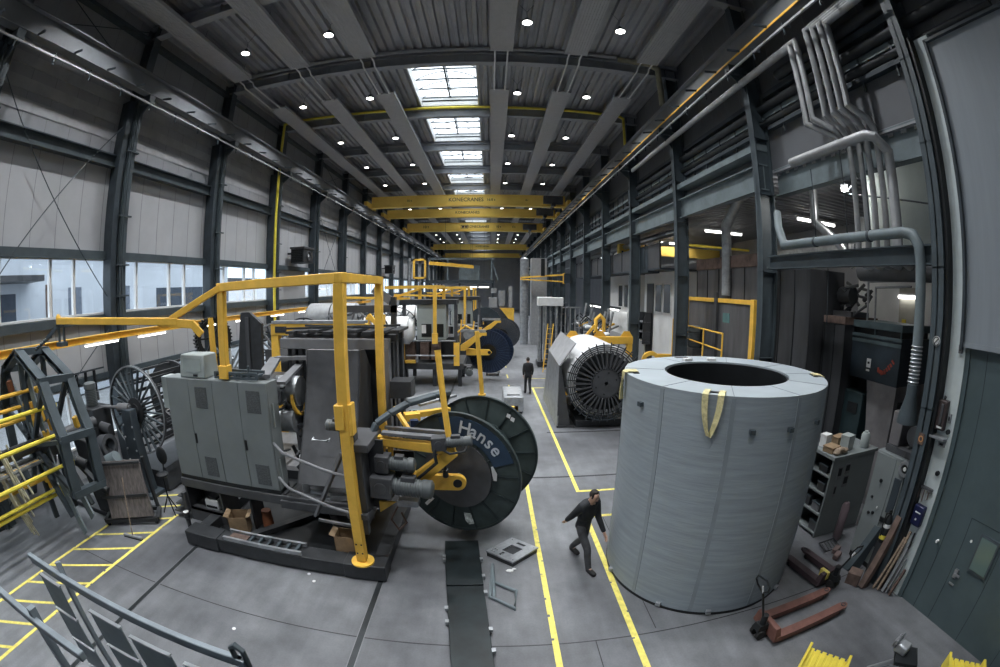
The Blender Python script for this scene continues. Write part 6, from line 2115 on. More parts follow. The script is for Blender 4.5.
mt_ = thing('roof_machinery', 'cluster of pipes and valves on top of the dark enclosure', 'machinery', (10.3, 9.0, 4.9))
for i in range(14):
    p_ = (10.2 + rnd.uniform(-0.4, 0.5), 8.9 + rnd.uniform(-0.2, 0.9), 5.0 + rnd.uniform(0, 0.9))
    mb.tube([p_, (p_[0], p_[1] + rnd.uniform(-0.3, 0.3), p_[2] + rnd.uniform(-0.1, 0.3)), (p_[0] + 0.2, p_[1] + rnd.uniform(-0.4, 0.4), p_[2] + 0.2)], 0.05, 6)
mb.box(9.9, 10.8, 8.8, 9.6, 4.9, 5.05)
mb.done('valve_pipes', M_machine, mt_)
MB().cyl((10.1, 9.4, 5.5), (10.1, 8.9, 5.5), 0.25, 16).done('fan_drum', M_dark, mt_)
mb = MB()
mb.tube([(10, 8.2, 4.84), (10, 8.2, 5.9), (10, 6.6, 5.95)], 0.03, 6).tube([(10, 7.9, 4.84), (10, 7.9, 5.75), (10, 6.6, 5.8)], 0.03, 6)
tag(mb.done('thin_pipes', M_galv), 'pair of thin pipes rising above the compressor', 'pipe')

cp = thing('compressor', 'dark blue grey compressor cabinet with louvres and a red curved mark', 'compressor', (10.7, 7.9, 0))
M_comp = mat('compressor_navy', (0.022, 0.034, 0.045), 0.5, noise=0.1)
M_comp_l = mat('compressor_trim', (0.07, 0.10, 0.11), 0.5, noise=0.1)
MB().box(10.0, 11.6, 6.85, 8.9, 3.28, 4.5).done('housing', M_comp, cp, bevel=0.015)
MB().box(9.96, 11.62, 6.82, 8.93, 4.66, 4.85).done('top_cover', M_comp_l, cp, bevel=0.01)
MB().box(10.05, 11.55, 6.9, 8.85, 4.5, 4.66).done('louvre_gap', M_black, cp)
MB().box(9.97, 10.02, 6.83, 8.92, 4.42, 4.5).done('louvre_rail', M_comp_l, cp)
MB().box(9.975, 10.0, 6.83, 8.92, 4.27, 4.36).done('louvre_rail', M_comp_l, cp)
for y in (7.85, 8.88, 6.87):
    MB().box(9.98, 10.02, y - 0.02, y + 0.02, 4.48, 4.68).done('louvre_post', M_comp_l, cp)
MB().box(9.985, 10.0, 7.92, 8.08, 3.62, 3.86).done('control_panel', M_white, cp)
MB().box(9.98, 9.985, 7.96, 8.04, 3.72, 3.78).done('display', M_black, cp)
MB().box(9.985, 10.0, 7.95, 8.08, 3.52, 3.57).done('label_strip', M_white, cp)
mb = MB()
for i in range(9):
    t_ = i / 8.0
    y = 7.6 - 0.52 * t_
    z = 3.62 - 0.06 * math.sin(math.pi * min(1, t_ * 1.5)) + 0.28 * t_ ** 3
    mb.obox((9.99, y, z), (0.012, 0.058, 0.13 - 0.03 * (i % 2)), 0, 0.0 - 0.9 * t_)
mb.done('red_mark', mat('dull_red', (0.30, 0.055, 0.035), 0.6, noise=0.1), cp)
mb = MB().prism([(10.0, 8.0, 3.28), (10.0, 6.85, 3.28), (10.0, 6.85, 0), (10.0, 7.4, 0)], (0.05, 0, 0))
mb.box(10.05, 11.6, 6.85, 6.9, 0.0, 3.28)
mb.done('lower_panel', mat('taupe_panel', (0.15, 0.145, 0.15), 0.5, noise=0.1), cp)
MB().box(10.2, 11.2, 6.8, 6.86, 2.1, 2.9).done('inspection_opening', M_black, cp)
MB().box(10.5, 11.5, 7.2, 8.9, 0.0, 3.28).done('base_block', M_encl_d, cp)
sw2 = thing('switchgear', 'dark green switchgear cabinet under the compressor left side', 'cabinet', (10, 9, 0))
MB().box(9.9, 10.4, 8.0, 9.6, 0.0, 2.9).done('cabinet_body', mat('dark_teal', (0.018, 0.035, 0.04), 0.5, noise=0.1), sw2, bevel=0.02)
for y in (8.35, 8.95):
    MB().box(9.88, 9.9, y - 0.2, y + 0.2, 2.3, 2.6).done('vent', M_black, sw2)

# yellow frame with railing
yf = thing('gate_screen', 'large yellow framed grey panel gate in front of the brown enclosure', 'frame', (8.6, 15, 0))
mb = MB().box(8.55, 8.7, 12.2, 12.42, 0, 5.2).done('post', M_yellow, yf, bevel=0.01)
MB().box(8.57, 8.68, 17.45, 17.62, 0, 5.15).done('post', M_yellow, yf, bevel=0.01)
MB().box(8.57, 8.68, 12.42, 17.45, 5.02, 5.18).done('top_beam', M_yellow, yf, bevel=0.01)
MB().box(8.62, 8.66, 12.42, 17.45, 0.1, 5.02).done('panel', M_encl, yf)
MB().box(8.5, 8.62, 14.75, 14.95, 0.1, 5.4).done('mast', M_machine, yf)
MB().box(8.605, 8.62, 13.9, 14.4, 4.3, 4.65).done('notice', mat('teal_notice', (0.10, 0.20, 0.20), 0.6, noise=0.1), yf)
ry = thing('safety_railing', 'yellow safety railing in front of the framed grey gate', 'railing', (8.1, 15.5, 0))
for y in (18.0, 17.3, 15.0, 13.5):
    MB().tube([(8.1, y, 0), (8.1, y, 4.15 if y > 17 else 3.95)], 0.035, 8).done('post', M_yellow, ry)
mb = MB().tube([(8.1, 18.0, 4.15), (8.1, 17.3, 4.15)], 0.035, 8).tube([(8.1, 17.3, 4.0), (8.1, 13.5, 3.95)], 0.035, 8)
mb.tube([(8.1, 18.0, 3.5), (8.1, 13.5, 3.35)], 0.03, 8)
mb.done('handrail', M_yellow, ry)
pm = thing('pump_motor', 'grey upright pump motor behind the yellow safety railing', 'motor', (8.35, 16.2, 0))
gear_motor(pm, (8.35, 16.3, 3.1), (0, 0, 1), 0.3, 0.9, gear=False)
MB().box(8.1, 8.58, 15.9, 16.7, 0, 3.1).done('pump_base', M_machine, pm)
yr2 = MB().lathe([(0.25, 0), (0.42, 0), (0.42, 0.25), (0.25, 0.25)], (7.0, 17.8, 2.3), (0.3, 1, 0), 24, closed=True)
yr2.beam((7.35, 17.9, 2.5), (8.4, 17.7, 2.5), 0.2, 0.2)
tag(yr2.done('yellow_clamp', M_yellow), 'yellow ring clamp on a bar beside the safety railing', 'clamp')
hdx = MB().tube([(9.0, 13.2, 9.0), (8.9, 13.5, 8.9), (8.9, 14.6, 8.0), (8.9, 14.65, 7.7), (8.9, 14.65, 5.3)], 0.2, 12)
tag(hdx.done('slanting_duct', M_galv), 'slanting round duct dropping to the brown enclosure', 'duct')
fx = MB().tube([(9.4, 9.9, 8.8), (9.4, 9.9, 7.6), (9.6, 9.0, 6.9), (9.8, 8.6, 6.3)], 0.14, 12)
tag(fx.done('slanting_duct', M_chrome), 'shiny round duct slanting down right of the second column', 'duct')
for y in (10.9, 11.3):
    gp_pipe([(8.2, y, 8.8), (8.2, y, 6.3)], 0.06, M_galv, 'short upright pipe above the dark enclosure, %s one' % ('nearer' if y < 11 else 'farther'), 'upright_pipe')
for x, y in ((8.5, 17.9), (8.8, 18.3), (9.1, 18.7)):
    gp_pipe([(x, y, 8.9), (x, y, 6.0)], 0.09, M_steel, 'dark upright pipe beside the third column, %s from the column' % {8.5: 'first', 8.8: 'second', 9.1: 'third'}[x], 'upright_pipe')

# white office with windows, catwalk parapet, bench light, letter rack
of = thing('site_office', 'white office block with windows under the right aisle', 'office', (9.5, 25, 0))
MB().box(9.0, 12, 19.6, 24.3, 0, 6.4).box(9.0, 12, 26.5, 32.0, 0, 6.4).done('office_wall', M_white_wall, of)
for ya, yb, za, zb in ((20.3, 21.3, 4.2, 5.8), (21.5, 22.5, 4.2, 5.8), (27.4, 28.3, 4.2, 5.8), (28.6, 29.6, 4.2, 5.8)):
    w_ = MB().box(8.96, 9.0, ya, yb, za, zb).done('window_frame', M_white, of)
    MB().box(8.94, 8.97, ya + 0.08, yb - 0.08, za + 0.08, zb - 0.08).done('pane', mat('dark_pane', (0.05, 0.06, 0.07), 0.15, noise=0), w_)
MB().box(8.95, 9.0, 22.8, 23.8, 0, 5.8).done('office_door', M_machine, of)
cw = thing('catwalk', 'dark mesh sided catwalk above the white office', 'catwalk', (8.6, 28, 6.5))
MB().box(7.95, 8.0, 19.4, 40, 6.5, 7.7).done('mesh_panel', M_machine, cw)
MB().box(7.95, 10, 19.4, 40, 6.42, 6.5).done('walkway', M_steel, cw)
MB().box(7.94, 8.6, 21.0, 23.5, 6.3, 7.7).done('steel_box', M_steel, cw, bevel=0.02)
mb = MB()
for i in range(11):
    mb.box(7.92, 8.02, 19.4 + i * 2.06 - 0.03, 19.4 + i * 2.06 + 0.03, 6.5, 7.8)
mb.done('parapet_post', M_dark, cw)
lb = thing('letter_rack', 'dark rack of pigeonholes on the office wall beside the column', 'rack', (8.8, 23.6, 2.4))
for i in range(3):
    MB().box(8.4, 8.94, 22.9, 24.3, 2.5 + i * 0.55, 2.55 + i * 0.55).done('shelf', M_galv, lb)
MB().box(8.9, 8.95, 22.9, 24.3, 2.4, 4.15).done('back_panel', M_black, lb)
for y in (22.9, 24.28):
    MB().prism([(8.94, y, 2.4), (8.4, y, 2.4), (8.4, y, 3.7), (8.6, y, 4.15), (8.94, y, 4.15)], (0, 0.03, 0)).done('side', M_machine, lb)
wb = thing('lit_workbench', 'lit workbench with a white backboard beside the white office', 'workbench', (7.9, 27, 0))
MB().box(7.6, 8.6, 26.2, 31.5, 0.9, 1.0).done('bench_top', M_wood, wb)
MB().box(8.55, 8.6, 26.2, 28.2, 2.6, 4.0).done('white_board', M_white, wb)
MB().box(8.55, 8.6, 26.2, 31.5, 1.0, 2.5).done('backboard', M_panel, wb)
for y in (26.3, 31.4):
    MB().box(7.65, 7.75, y - 0.05, y + 0.05, 0, 0.9).done('leg', M_dark, wb)
MB().box(8.0, 8.1, 26.2, 36, 4.2, 4.3).done('lamp_rail', M_dark, wb)
for i, y in enumerate((27.3, 29.2, 32.0, 34.0)):
    t = thing('tube_lamp', 'tube lamp over the lit workbench, %s from the office' % ('first', 'second', 'third', 'fourth')[i], 'lamp', (8.05, y, 4.05), 'bench lamps')
    MB().box(7.98, 8.12, y - 0.7, y + 0.7, 4.14, 4.2).done('lamp_housing', M_white, t)
    MB().cyl((8.05, y - 0.68, 4.1), (8.05, y + 0.68, 4.1), 0.045, 8).done('tube', M_tube, t)
rnd = random.Random(21)
for i in range(7):
    x, y = 6.55 + rnd.uniform(-0.35, 0.25), 22.8 + i * 1.5
    t = thing('workshop_machine', 'dark small workshop machine %s along the right bench row' % ('first', 'second', 'third', 'fourth', 'fifth', 'sixth', 'seventh')[i], 'machine', (x, y, 0), 'machines before the lit workbench')
    MB().box(x - 0.35, x + 0.35, y - 0.3, y + 0.3, 0, 2.0).done('stand', M_dark, t, bevel=0.02)
    MB().obox((x, y, 2.35), (0.8, 0.5, 0.7), rnd.uniform(0, 1)).done('machine_head', M_machine_l if i % 2 else M_steel_m, t, bevel=0.03)
    MB().cyl((x, y, 2.6), (x + 0.3, y, 3.6 + rnd.uniform(0, 0.9)), 0.07, 8).done('column_arm', M_galv, t)
    MB().tube([(x - 0.4, y, 2.0), (x - 0.55, y - 0.1, 3.2), (x - 0.2, y - 0.1, 3.6), (x + 0.2, y, 3.3)], 0.035, 6).done('hose', M_cable, t)
    MB().sphere((x - 0.1, y - 0.1, 2.95), 0.2, 1.3, 1, 0.7, 10).done('feed_bowl', M_white if i % 3 == 0 else M_galv, t)
    MB().beam((x - 0.6, y, 2.9), (x + 0.7, y + 0.2, 3.4), 0.1, 0.1).done('cross_arm', M_yellow if i in (1, 4) else M_galv, t)
for i, (x, y, lab) in enumerate(((7.0, 45, 'dark storage shelving beyond the swing crane'), (6.9, 54, 'dark storage shelving farther along the right side'), (10.5, 36, 'dark shelving deep in the right aisle'))):
    t = thing('storage_rack', lab, 'shelving', (x, y, 0))
    for dx in (-0.6, 0.6):
        for dy in (-2, 0, 2):
            MB().box(x + dx - 0.05, x + dx + 0.05, y + dy - 0.05, y + dy + 0.05, 0, 4).done('upright', M_steel, t)
    for z in (0.4, 1.6, 2.8, 3.9):
        MB().box(x - 0.65, x + 0.65, y - 2.05, y + 2.05, z, z + 0.06).done('shelf', M_machine, t)
yc = thing('aisle_crane', 'yellow crane girder inside the right aisle above the catwalk', 'crane', (12, 27, 7.6))
MB().box(8.2, 15.8, 27.0, 27.5, 7.75, 8.4).done('girder', M_crane, yc)
MB().box(9.0, 10.2, 26.6, 27.0, 7.4, 8.2).done('hoist', M_crane, yc, bevel=0.03)
cr_ = MB().box(14.8, 15.0, 13, 60, 7.55, 7.75).box(8.2, 8.3, 19, 60, 7.6, 7.75)
struct(cr_, 'trim_20', M_galv)
gp_pipe([(7.5, 16.3, 8.0), (10, 22.0, 8.0), (15, 22.0, 8.0)], 0.07, M_yellow2, 'thin yellow pipe crossing the right aisle behind the third column', 'gas_pipe')
gp_pipe([(8.6, 18, 8.2), (8.6, 40, 8.2)], 0.18, M_chrome, 'long shiny duct running along the right aisle over the office', 'duct')
for i, (x, y) in enumerate(((12, 20.0), (12, 26.5), (12, 33), (13.4, 14.0), (12, 42))):
    t = thing('aisle_lamp', 'long tube lamp under the side aisle roof, %s of the row from the camera' % ('second', 'third', 'fourth', 'one beside the dark enclosure', 'fifth')[i] if i != 3 else 'long tube lamp under the side aisle roof beside the dark enclosure', 'lamp', (x, y, 8.5), 'tube lamps in the aisle')
    MB().box(x - 1.2, x + 1.2, y - 0.12, y + 0.12, 8.62, 8.7).done('lamp_housing', M_white, t)
    MB().cyl((x - 1.15, y, 8.57), (x + 1.15, y, 8.57), 0.06, 8).done('tube', M_tube, t)
    for dx in (-0.9, 0.9):
        MB().tube([(x + dx, y, 8.68), (x + dx, y, 8.95)], 0.015, 6).done('hanger_rod', M_steel, t)
    li = bpy.data.lights.new('aisle_light', 'AREA')
    li.shape = 'RECTANGLE'
    li.size, li.size_y = 2.2, 0.15
    li.energy = 26
    li.color = (1, 0.96, 0.9)
    lo = bpy.data.objects.new('aisle_light', li)
    COL.objects.link(lo)
    lo.location = (x, y, 8.5)

# ================================================================== FRONT RIGHT CORNER
kc = thing('tool_cabinet', 'grey green tool cabinet with control knobs beside the near right column', 'cabinet', (7.95, 4.95, 0))
MB().box(7.65, 8.3, 4.55, 5.42, 0.12, 2.48).done('cabinet_body', M_cab, kc, bevel=0.012)
MB().box(7.67, 8.28, 4.57, 5.40, 0.0, 0.12).done('plinth', M_black, kc)
MB().box(7.635, 7.65, 4.85, 5.41, 0.16, 2.44).done('door', M_cab, kc, bevel=0.006)
for y, z0, z1 in ((4.62, 0.55, 1.0), (4.62, 1.35, 2.1)):
    MB().box(7.63, 7.652, y - 0.04, y + 0.16, z0, z1).done('glass_panel', M_steel, kc, bevel=0.01)
for y, z, r in ((5.12, 1.9, 0.04), (5.1, 1.2, 0.035), (5.22, 1.15, 0.035), (5.02, 1.35, 0.02), (5.25, 1.5, 0.03)):
    MB().disc((7.625, y, z), (1, 0, 0), r, 0.03, 12).done('knob', M_black if r > 0.025 else M_white, kc)
MB().box(7.62, 7.65, 4.6, 4.85, 1.12, 1.22).done('latch', M_black, kc)
bk = thing('service_bench', 'grey green bench unit with shelves and posters behind the grey drum', 'bench', (8.2, 6.9, 0))
MB().box(7.3, 8.9, 6.4, 6.45, 0.0, 1.95).done('front_panel', M_cab, bk)
MB().box(7.3, 8.9, 7.3, 7.35, 0.0, 1.95).done('back_panel', M_cab, bk)
MB().box(7.26, 8.95, 6.36, 7.4, 1.95, 2.02).done('bench_top', M_cab, bk)
MB().box(8.86, 8.9, 6.45, 7.3, 0.0, 1.95).done('end_panel', M_cab, bk)
for z in (0.06, 0.55, 1.05, 1.5):
    MB().box(7.3, 8.8, 6.45, 7.3, z, z + 0.04).done('shelf', M_cab, bk)
for x, z, w, h in ((7.52, 1.45, 0.16, 0.3), (7.52, 1.02, 0.1, 0.28), (7.78, 1.55, 0.18, 0.24), (7.8, 1.22, 0.18, 0.28)):
    MB().box(x, x + w, 6.385, 6.4, z, z + h).done('poster', M_machine_l, bk)
    MB().box(x + 0.02, x + w - 0.02, 6.38, 6.386, z + h * 0.3, z + h - 0.03).done('poster_photo', M_black, bk)
for i, (z, y, w, h, m) in enumerate(((0.11, 6.6, 0.3, 0.25, M_machine), (0.6, 6.7, 0.28, 0.2, M_machine_l), (0.6, 7.05, 0.2, 0.26, M_dark), (1.1, 6.7, 0.25, 0.22, M_dark), (1.55, 6.75, 0.3, 0.18, M_black))):
    t = thing('parts_bin', 'parts bin on the bench shelf, %s' % ('lowest by the floor', 'second shelf at the front', 'second shelf at the back', 'third shelf', 'top shelf')[i], 'bin', (7.55, y, z), 'bins in the bench')
    MB().box(7.35, 7.75, y - w / 2, y + w / 2, z, z + h * 0.85).done('bin_body', m, t, bevel=0.01)
    MB().box(7.34, 7.76, y - w / 2 - 0.01, y + w / 2 + 0.01, z + h * 0.85, z + h).done('bin_rim', M_steel_m, t)
tops = ((7.5, 6.75, 0.35, 0.3, 0.14, M_card, 'brown carton on the bench nearest the grey drum'), (7.6, 7.1, 0.25, 0.2, 0.3, M_white, 'pale box standing at the back of the bench'), (8.0, 6.7, 0.3, 0.25, 0.35, M_cab_l, 'pale green box on the middle of the bench'), (8.1, 7.1, 0.4, 0.22, 0.2, M_card, 'carton lying at the back of the bench'), (8.35, 6.95, 0.3, 0.2, 0.12, M_galv, 'grey tray on the right of the bench'))
for x, y, w, d, h, m, lab in tops:
    t = thing('storage_box', lab, 'box', (x, y, 2.02), 'boxes on the bench')
    MB().obox((x, y, 2.02 + h * 0.42), (w, d, h * 0.84), 0.2).done('box_body', m, t, bevel=0.008)
    MB().obox((x, y, 2.02 + h * 0.92), (w * 1.04, d * 1.04, h * 0.16), 0.2).done('lid', m, t)
jar = MB().lathe([(0, 0), (0.11, 0), (0.12, 0.02), (0.12, 0.3), (0.09, 0.36), (0.05, 0.36), (0.05, 0.4), (0, 0.4)], (8.6, 6.6, 2.02), n=20)
tag(jar.done('canister', M_cab_l), 'pale round canister on the right end of the bench', 'canister')
sk = MB()
for i in range(5):
    sk.sphere((7.45 + 0.07 * i, 6.5 + 0.03 * (i % 2), 2.07 + 0.03 * (i % 3)), 0.09, 1.3, 0.9, 0.7, 8)
tag(sk.done('cloth_sack', M_wood), 'crumpled beige sack on the bench edge', 'sack')
dm = thing('hydraulic_unit', 'grey hydraulic unit with a round gauge above the tool cabinet', 'machine', (8.0, 4.9, 2.5))
MB().box(7.75, 8.4, 4.5, 5.3, 2.49, 2.62).done('base_plate', M_machine, dm)
MB().cyl((7.9, 4.7, 2.9), (8.4, 4.7, 2.9), 0.2, 16).done('pump_body', M_machine, dm)
MB().box(7.8, 8.3, 5.0, 5.3, 2.62, 3.3).done('tank', mat('taupe_panel', (0.15, 0.145, 0.15)), dm, bevel=0.02)
MB().lathe([(0.09, 0), (0.16, 0), (0.16, 0.05), (0.09, 0.05)], (7.62, 4.55, 2.35), (-1, 0, 0), 24, closed=True).done('gauge_rim', M_galv, dm)
MB().disc((7.61, 4.55, 2.35), (1, 0, 0), 0.1, 0.03, 20).done('gauge_face', M_black, dm)
MB().disc((7.6, 4.55, 2.35), (1, 0, 0), 0.04, 0.05, 14).done('gauge_hub', M_white, dm)
MB().box(7.66, 7.8, 4.3, 4.45, 2.2, 2.5).done('valve', M_steel_l, dm, bevel=0.01)
# things on the column and pier
for y, z, x, m, lab in ((4.18, 4.78, 7.355, M_white, 'round white sticker on the near right column'), (4.2, 3.08, 7.355, M_orange, 'orange emblem plate on the near right column')):
    t = thing('column_sign', lab, 'sign', (x, y, z - 0.08))
    if m is M_white:
        MB().disc((x + 0.005, y, z), (1, 0, 0), 0.085, 0.012, 24).done('sign_plate', M_white, t)
        MB().ring((x - 0.004, y, z), (1, 0, 0), 0.075, 0.06, 0.006, 24).done('sign_ring', M_dark, t)
        MB().beam((x - 0.005, y - 0.04, z + 0.04), (x - 0.005, y + 0.04, z - 0.04), 0.018, 0.006, (1, 0, 0)).done('sign_bar', M_dark, t)
    else:
        MB().box(x, x + 0.012, y - 0.07, y + 0.07, z - 0.1, z + 0.1).done('sign_plate', M_rust, t)
        MB().lathe([(0.035, 0), (0.06, 0), (0.06, 0.01), (0.035, 0.01)], (x - 0.006, y, z), (1, 0, 0), 20, closed=True).done('sign_ring', mat('copper_orange', (0.5, 0.26, 0.12), 0.5, noise=0.1), t)
ph = thing('wall_telephone', 'dark brown telephone box on the pale pier', 'telephone', (7.52, 3.9, 3.3))
MB().box(7.47, 7.6, 3.80, 4.02, 3.3, 3.82).done('phone_body', mat('brown_plastic', (0.06, 0.045, 0.045), 0.5, noise=0.1), ph, bevel=0.02)
MB().box(7.44, 7.48, 3.86, 3.92, 3.4, 3.76).done('handset', M_machine, ph, bevel=0.01)
MB().box(7.45, 7.475, 3.83, 3.95, 3.34, 3.37).done('label_strip', M_white, ph)
MB().sphere((7.53, 3.91, 3.86), 0.035, 1, 1, 1, 10).done('bell', M_dark, ph)
mb = MB().box(7.4, 7.62, 3.7, 4.05, 3.16, 3.2)
tag(mb.done('wall_shelf', M_galv), 'small grey shelf on the pier below the telephone', 'shelf')
for y, z, w, h, lab, m in ((3.74, 3.45, 0.06, 0.16, 'narrow grey switch beside the telephone', M_galv), (3.72, 4.63, 0.08, 0.14, 'small grey switch high on the pale pier', M_machine_l), (3.80, 3.02, 0.16, 0.09, 'flat grey socket box under the telephone shelf', M_galv)):
    t = thing('wall_switch', lab, 'switch', (7.57, y, z))
    MB().box(7.55, 7.6, y - w / 2, y + w / 2, z, z + h).done('switch_body', m, t, bevel=0.006)
    MB().box(7.54, 7.55, y - w / 4, y + w / 4, z + h * 0.3, z + h * 0.7).done('switch_button', M_dark, t)
for y, z, lab in ((3.72, 3.3, 'black button below the narrow grey switch'), (3.73, 2.55, 'round black button on the pale pier')):
    tag(MB().lathe([(0, 0), (0.045, 0), (0.045, 0.05), (0, 0.06)], (7.6, y, z), (-1, 0, 0), 14).done('push_button', M_black), lab, 'button')
hk2 = thing('key_rail', 'hook rail with small tools on the pale pier', 'rail', (7.55, 3.9, 2.1))
MB().box(7.52, 7.6, 3.72, 4.04, 2.2, 2.24).done('hook_bar', M_machine, hk2)
for i in range(5):
    MB().tube([(7.5, 3.76 + i * 0.06, 2.2), (7.5, 3.76 + i * 0.06, 2.05 - 0.04 * (i % 3))], 0.012, 6).done('hook', M_galv if i % 2 else M_rust, hk2)
sp_ = thing('soap_dispenser', 'dark blue soap dispenser with a white mark on the pier', 'dispenser', (7.53, 3.84, 1.5))
MB().box(7.46, 7.6, 3.72, 3.98, 1.5, 1.9).done('dispenser_body', mat('dispenser_blue', (0.012, 0.016, 0.06), 0.35, noise=0.05), sp_, bevel=0.03)
MB().box(7.455, 7.465, 3.78, 3.92, 1.76, 1.785).done('label_strip', M_white, sp_)
MB().disc((7.458, 3.85, 1.64), (1, 0, 0), 0.022, 0.014, 12).done('level_eye', M_white, sp_)
mb = MB().tube([(7.55, 3.8, 1.35), (7.5, 3.78, 1.1), (7.53, 3.83, 0.95)], 0.025, 6)
tag(mb.done('hanging_brush', M_dark), 'dark brush hanging under the blue soap dispenser', 'brush')
# extinguisher, bumper, timber
fe = thing('fire_extinguisher', 'black fire extinguisher with yellow labels at the foot of the column', 'extinguisher', (7.3, 4.40, 0))
EX = (7.3, 4.40)
MB().lathe([(0, 0.95), (0.085, 0.95), (0.09, 1.0), (0.09, 1.42), (0.05, 1.52), (0.03, 1.54), (0.03, 1.6), (0, 1.6)], (*EX, 0), n=18).done('cylinder', M_black, fe)
MB().lathe([(0.0905, 1.03), (0.093, 1.03), (0.093, 1.12), (0.0905, 1.12)], (*EX, 0), n=18, closed=True).done('label_band', M_yellow2, fe)
MB().lathe([(0.0905, 1.28), (0.093, 1.28), (0.093, 1.36), (0.0905, 1.36)], (*EX, 0), n=18, closed=True).done('label_band', M_white, fe)
MB().tube([(7.3, 4.4, 1.58), (7.2, 4.44, 1.56), (7.18, 4.44, 1.35), (7.2, 4.42, 1.1)], 0.015, 6).done('hose', M_rubber, fe)
MB().beam((7.32, 4.4, 1.61), (7.20, 4.4, 1.64), 0.03, 0.03).done('handle', M_dark, fe)
MB().box(7.22, 7.37, 4.33, 4.47, 0.0, 0.95).done('stand', M_dark, fe)
bm_ = MB()
bm_.prism([(7.12, 5.05, 0.02), (7.42, 4.95, 0.02), (7.6, 4.85, 0.95), (7.56, 4.88, 1.02), (7.3, 4.98, 0.42)], (0.03, -0.16, 0.0))
tag(bm_.done('bumper_plate', M_steel_m), 'grey green curved bumper plate in front of the tool cabinet', 'plate')
for i, (x0, y0_, x1, y1_, z1, w, d, m) in enumerate(((7.05, 4.28, 7.42, 4.2, 1.55, 0.16, 0.14, M_rust), (7.25, 4.1, 7.48, 3.95, 1.2, 0.05, 0.05, M_wood), (7.3, 4.0, 7.5, 3.88, 1.35, 0.05, 0.05, M_wood), (7.36, 3.9, 7.52, 3.82, 1.1, 0.04, 0.07, M_galv), (7.42, 3.82, 7.54, 3.76, 0.8, 0.07, 0.03, M_galv), (7.40, 3.72, 7.55, 3.68, 0.6, 0.06, 0.04, M_rust))):
    o = MB().beam((x0, y0_, 0.03), (x1, y1_, z1), w, d).done('timber_batten' if m is not M_galv else 'metal_strip', m)
    tag(o, ('thick brown beam leaning at the foot of the column', 'longest thin batten leaning on the pale pier', 'pale batten leaning behind the thick brown beam', 'grey strip leaning next to the battens', 'flat grey strip at the right of the leaning battens', 'shortest brown offcut leaning on the pier')[i], 'batten', 'battens leaning on the pier')
tag(MB().obox((7.0, 4.55, 0.13), (0.28, 0.3, 0.26), 0.5).done('cardboard_box', M_rust, bevel=0.008), 'small brown box on the floor by the thick brown beam', 'box')
cyl2 = MB().lathe([(0, 0), (0.1, 0), (0.11, 0.04), (0.11, 0.85), (0.07, 0.95), (0, 0.97)], (7.85, 6.1, 0), n=18)
tag(cyl2.done('gas_cylinder', mat('dull_mauve', (0.15, 0.115, 0.125), 0.5, noise=0.1)), 'dull mauve gas cylinder standing by the bench panel', 'cylinder')
jk = thing('foot_pump', 'wire frame foot pump with brown pedals on the floor by the bench', 'pump', (7.45, 5.6, 0))
mb = MB()
for i in range(5):
    mb.tube([(7.2 + 0.1 * i, 6.0, 0.1), (7.1 + 0.1 * i, 5.7, 0.1)], 0.01, 5)
mb.tube([(7.15, 6.02, 0.1), (7.65, 6.02, 0.1), (7.55, 5.66, 0.1), (7.05, 5.66, 0.1), (7.15, 6.02, 0.1)], 0.015, 6)
mb.done('wire_frame', M_dark, jk)
for i, (x, y) in enumerate(((7.4, 5.62), (7.25, 5.42))):
    MB().obox((x, y, 0.08), (0.26, 0.14, 0.12), 0.4).done('pedal', mat('pedal_brown', (0.14, 0.10, 0.095), 0.5, noise=0.1), jk, bevel=0.02)

